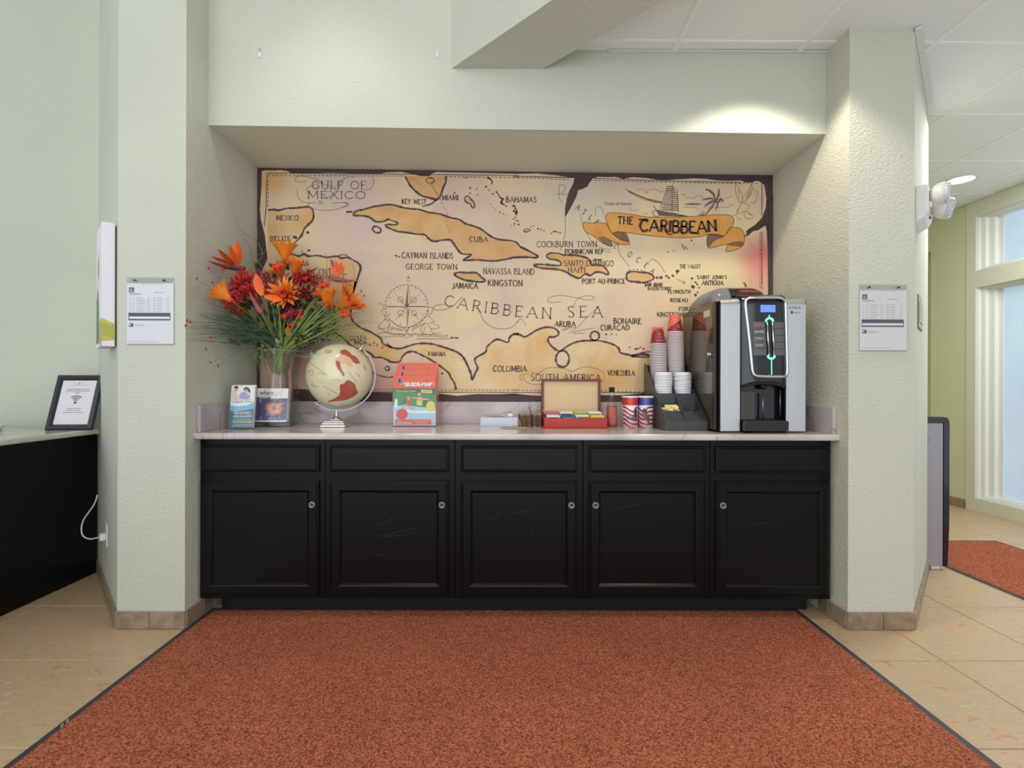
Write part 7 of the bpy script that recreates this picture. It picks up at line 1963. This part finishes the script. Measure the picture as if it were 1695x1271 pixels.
# foliage
M_DG = pm('leaf_dark_green', (52, 84, 52), 0.45, var=(20, .9), col2=(34, 60, 50)); M_TE = pm('leaf_teal', (36, 70, 66), 0.5, var=(20, .9), col2=(24, 50, 56)); M_MUS = pm('leaf_mustard', (168, 128, 52), 0.6); M_EU = pm('eucalyptus', (128, 158, 140), 0.6); M_SG = pm('small_leaf_green', (86, 130, 70), 0.6)
b = MB(); b.smooth = True
for i in range(90):
    x = random.uniform(396, 522); y = random.uniform(505, 572); C = G(x, y, random.uniform(-.03, .06)); d_ = Vector(((x-462)/90, random.uniform(-.5, .2), random.uniform(.2, 1)))
    b.leaf(C, d_, random.uniform(.05, .09), random.uniform(.022, .036), (random.uniform(-.4, .4), -1, random.uniform(-.3, .3)), random.uniform(-.4, .6), 5)
for i in range(60):
    x = random.uniform(430, 530); y = random.uniform(490, 560); C = G(x, y, random.uniform(-.085, -.02)); b.leaf(C, (random.uniform(-1, 1), random.uniform(-.3, .1), 1), random.uniform(.035, .06), random.uniform(.018, .028), (random.uniform(-.4, .4), -1, 0), .4, 5)
for i in range(22):
    x = random.uniform(400, 520); y = random.uniform(440, 500); C = G(x, y, random.uniform(.02, .09)); b.leaf(C, (random.uniform(-1, 1), -.1, 1), .05, .028, (0, -1, 0), .3, 5)
o = b.build('dark_foliage', M_DG); tag(o, 'mass of dark green leaves filling the middle of the bouquet', 'leaves', kind='stuff')
b = MB(); b.smooth = True
for i in range(130):
    u = random.random(); x = 485+u*72; y = 572-u*22+random.uniform(-16, 10); C = G(x, y, random.uniform(-.06, .04)); b.leaf(C, (random.uniform(-.2, 1), random.uniform(-.5, .3), random.uniform(-.5, .6)), random.uniform(.02, .045), random.uniform(.005, .010), (0, -1, .2), random.uniform(-.6, .6), 3)
for i in range(90):
    x = random.uniform(515, 556); y = random.uniform(508, 540); C = G(x, y, random.uniform(-.04, .05)); b.leaf(C, (random.uniform(-1, 1), random.uniform(-.5, .3), random.uniform(-1, 1)), .016, .009, (0, -1, .2), .5, 3)
o = b.build('fern_foliage', M_TE); tag(o, 'dark teal ferny foliage at the lower right of the bouquet', 'leaves', kind='stuff')
for (x, y, lb, mt, s_) in ((478, 555, 'mustard brown leaf below the lowest ball bloom', M_MUS, 1), (430, 545, 'mustard leaf between the left green blades', M_MUS, 1), (455, 585, 'pale eucalyptus leaf draped over the vase rim', M_EU, .7), (460, 568, 'pale eucalyptus leaves above the vase rim', M_EU, .6), (519, 592, 'pale eucalyptus leaf hanging above the globe', M_EU, .7), (393, 529, 'pale folded leaf at the left of the bouquet', M_EU, .6)):
    C = G(x, y, -.11); b = MB(); b.smooth = True
    b.leaf(C, (random.uniform(-.5, .5), -.2, 1), .055*s_, .034*s_, (0.2, -1, 0), .5, 6)
    b.leaf(C, (random.uniform(-1, 1), -.2, .4), .045*s_, .030*s_, (0.1, -1, 0), .5, 6)
    b.tube([C, C.lerp(P(462, 585, VY-.02), .9)], .0012, 5)
    o = b.build('loose_leaf', mt); tag(o, lb, 'leaf')
b = MB(); b.smooth = True
for i in range(60):
    x = random.gauss(402, 12); y = random.gauss(556, 10); C = G(x, y, -.08+random.uniform(-.03, .03)); b.leaf(C, (random.uniform(-1, 1), -.3, random.uniform(-.6, 1)), .016, .013, (random.uniform(-.5, .5), -1, .2), .3, 3)
for i in range(24):
    x = random.gauss(422, 8); y = random.gauss(583, 5); C = G(x, y, -.12); b.leaf(C, (random.uniform(-1, 1), -.3, random.uniform(-.6, 1)), .015, .012, (0, -1, .2), .3, 3)
o = b.build('small_leaf_spray', M_SG); tag(o, 'spray of small round green leaves at the left of the vase rim', 'leaves', kind='stuff')
# red bud sprays on hair-thin stems
M_BUD = pm('bud_red', (176, 40, 44), 0.5); M_HAIR = pm('hair_stem', (84, 76, 60), 0.7)
def sprig(buds, root, label, dy):
    t = thing('bud_sprig', P(root[0], root[1], VY), label, 'sprig')
    b = MB(); b.smooth = True; r0 = P(root[0], root[1], VY-.02)
    for (x, y) in buds:
        c = G(x, y, dy+random.uniform(-.02, .02)); m = r0.lerp(c, .6)+Vector((0, 0, .05)); b.tube(smooth_pts([tuple(r0), tuple(m), tuple(c)], 6), .0006, 4)
    b.build('hair_stem', M_HAIR, t, kind='stuff')
    for (x, y) in buds:
        c = G(x, y, dy); b = MB(); b.smooth = True; d_ = Vector((random.uniform(-.6, .6), -.1, random.uniform(.4, 1))).normalized()
        b.tube([c, c+d_*.005, c+d_*.011, c+d_*.018], [.001, .0042, .0040, .0008], 7); b.build('bud', M_BUD, t)
sprig([(345, 446), (325, 463), (404, 450), (423, 448), (352, 470)], (450, 580), 'sprig of small red buds rising behind the left bromeliad', .02)
sprig([(309, 533), (306, 541), (316, 535), (347, 560), (341, 580), (350, 602), (362, 608)], (440, 580), 'sprig of red buds drooping at far left before the column', -.16)
sprig([(578, 474), (599, 484), (604, 491), (603, 506)], (478, 580), 'sprig of red buds right of the rightmost bromeliad', -.05)
sprig([(613, 573), (618, 569), (625, 573), (633, 577), (596, 583), (610, 592)], (480, 582), 'sprig of red buds over the map beside the globe', .06)
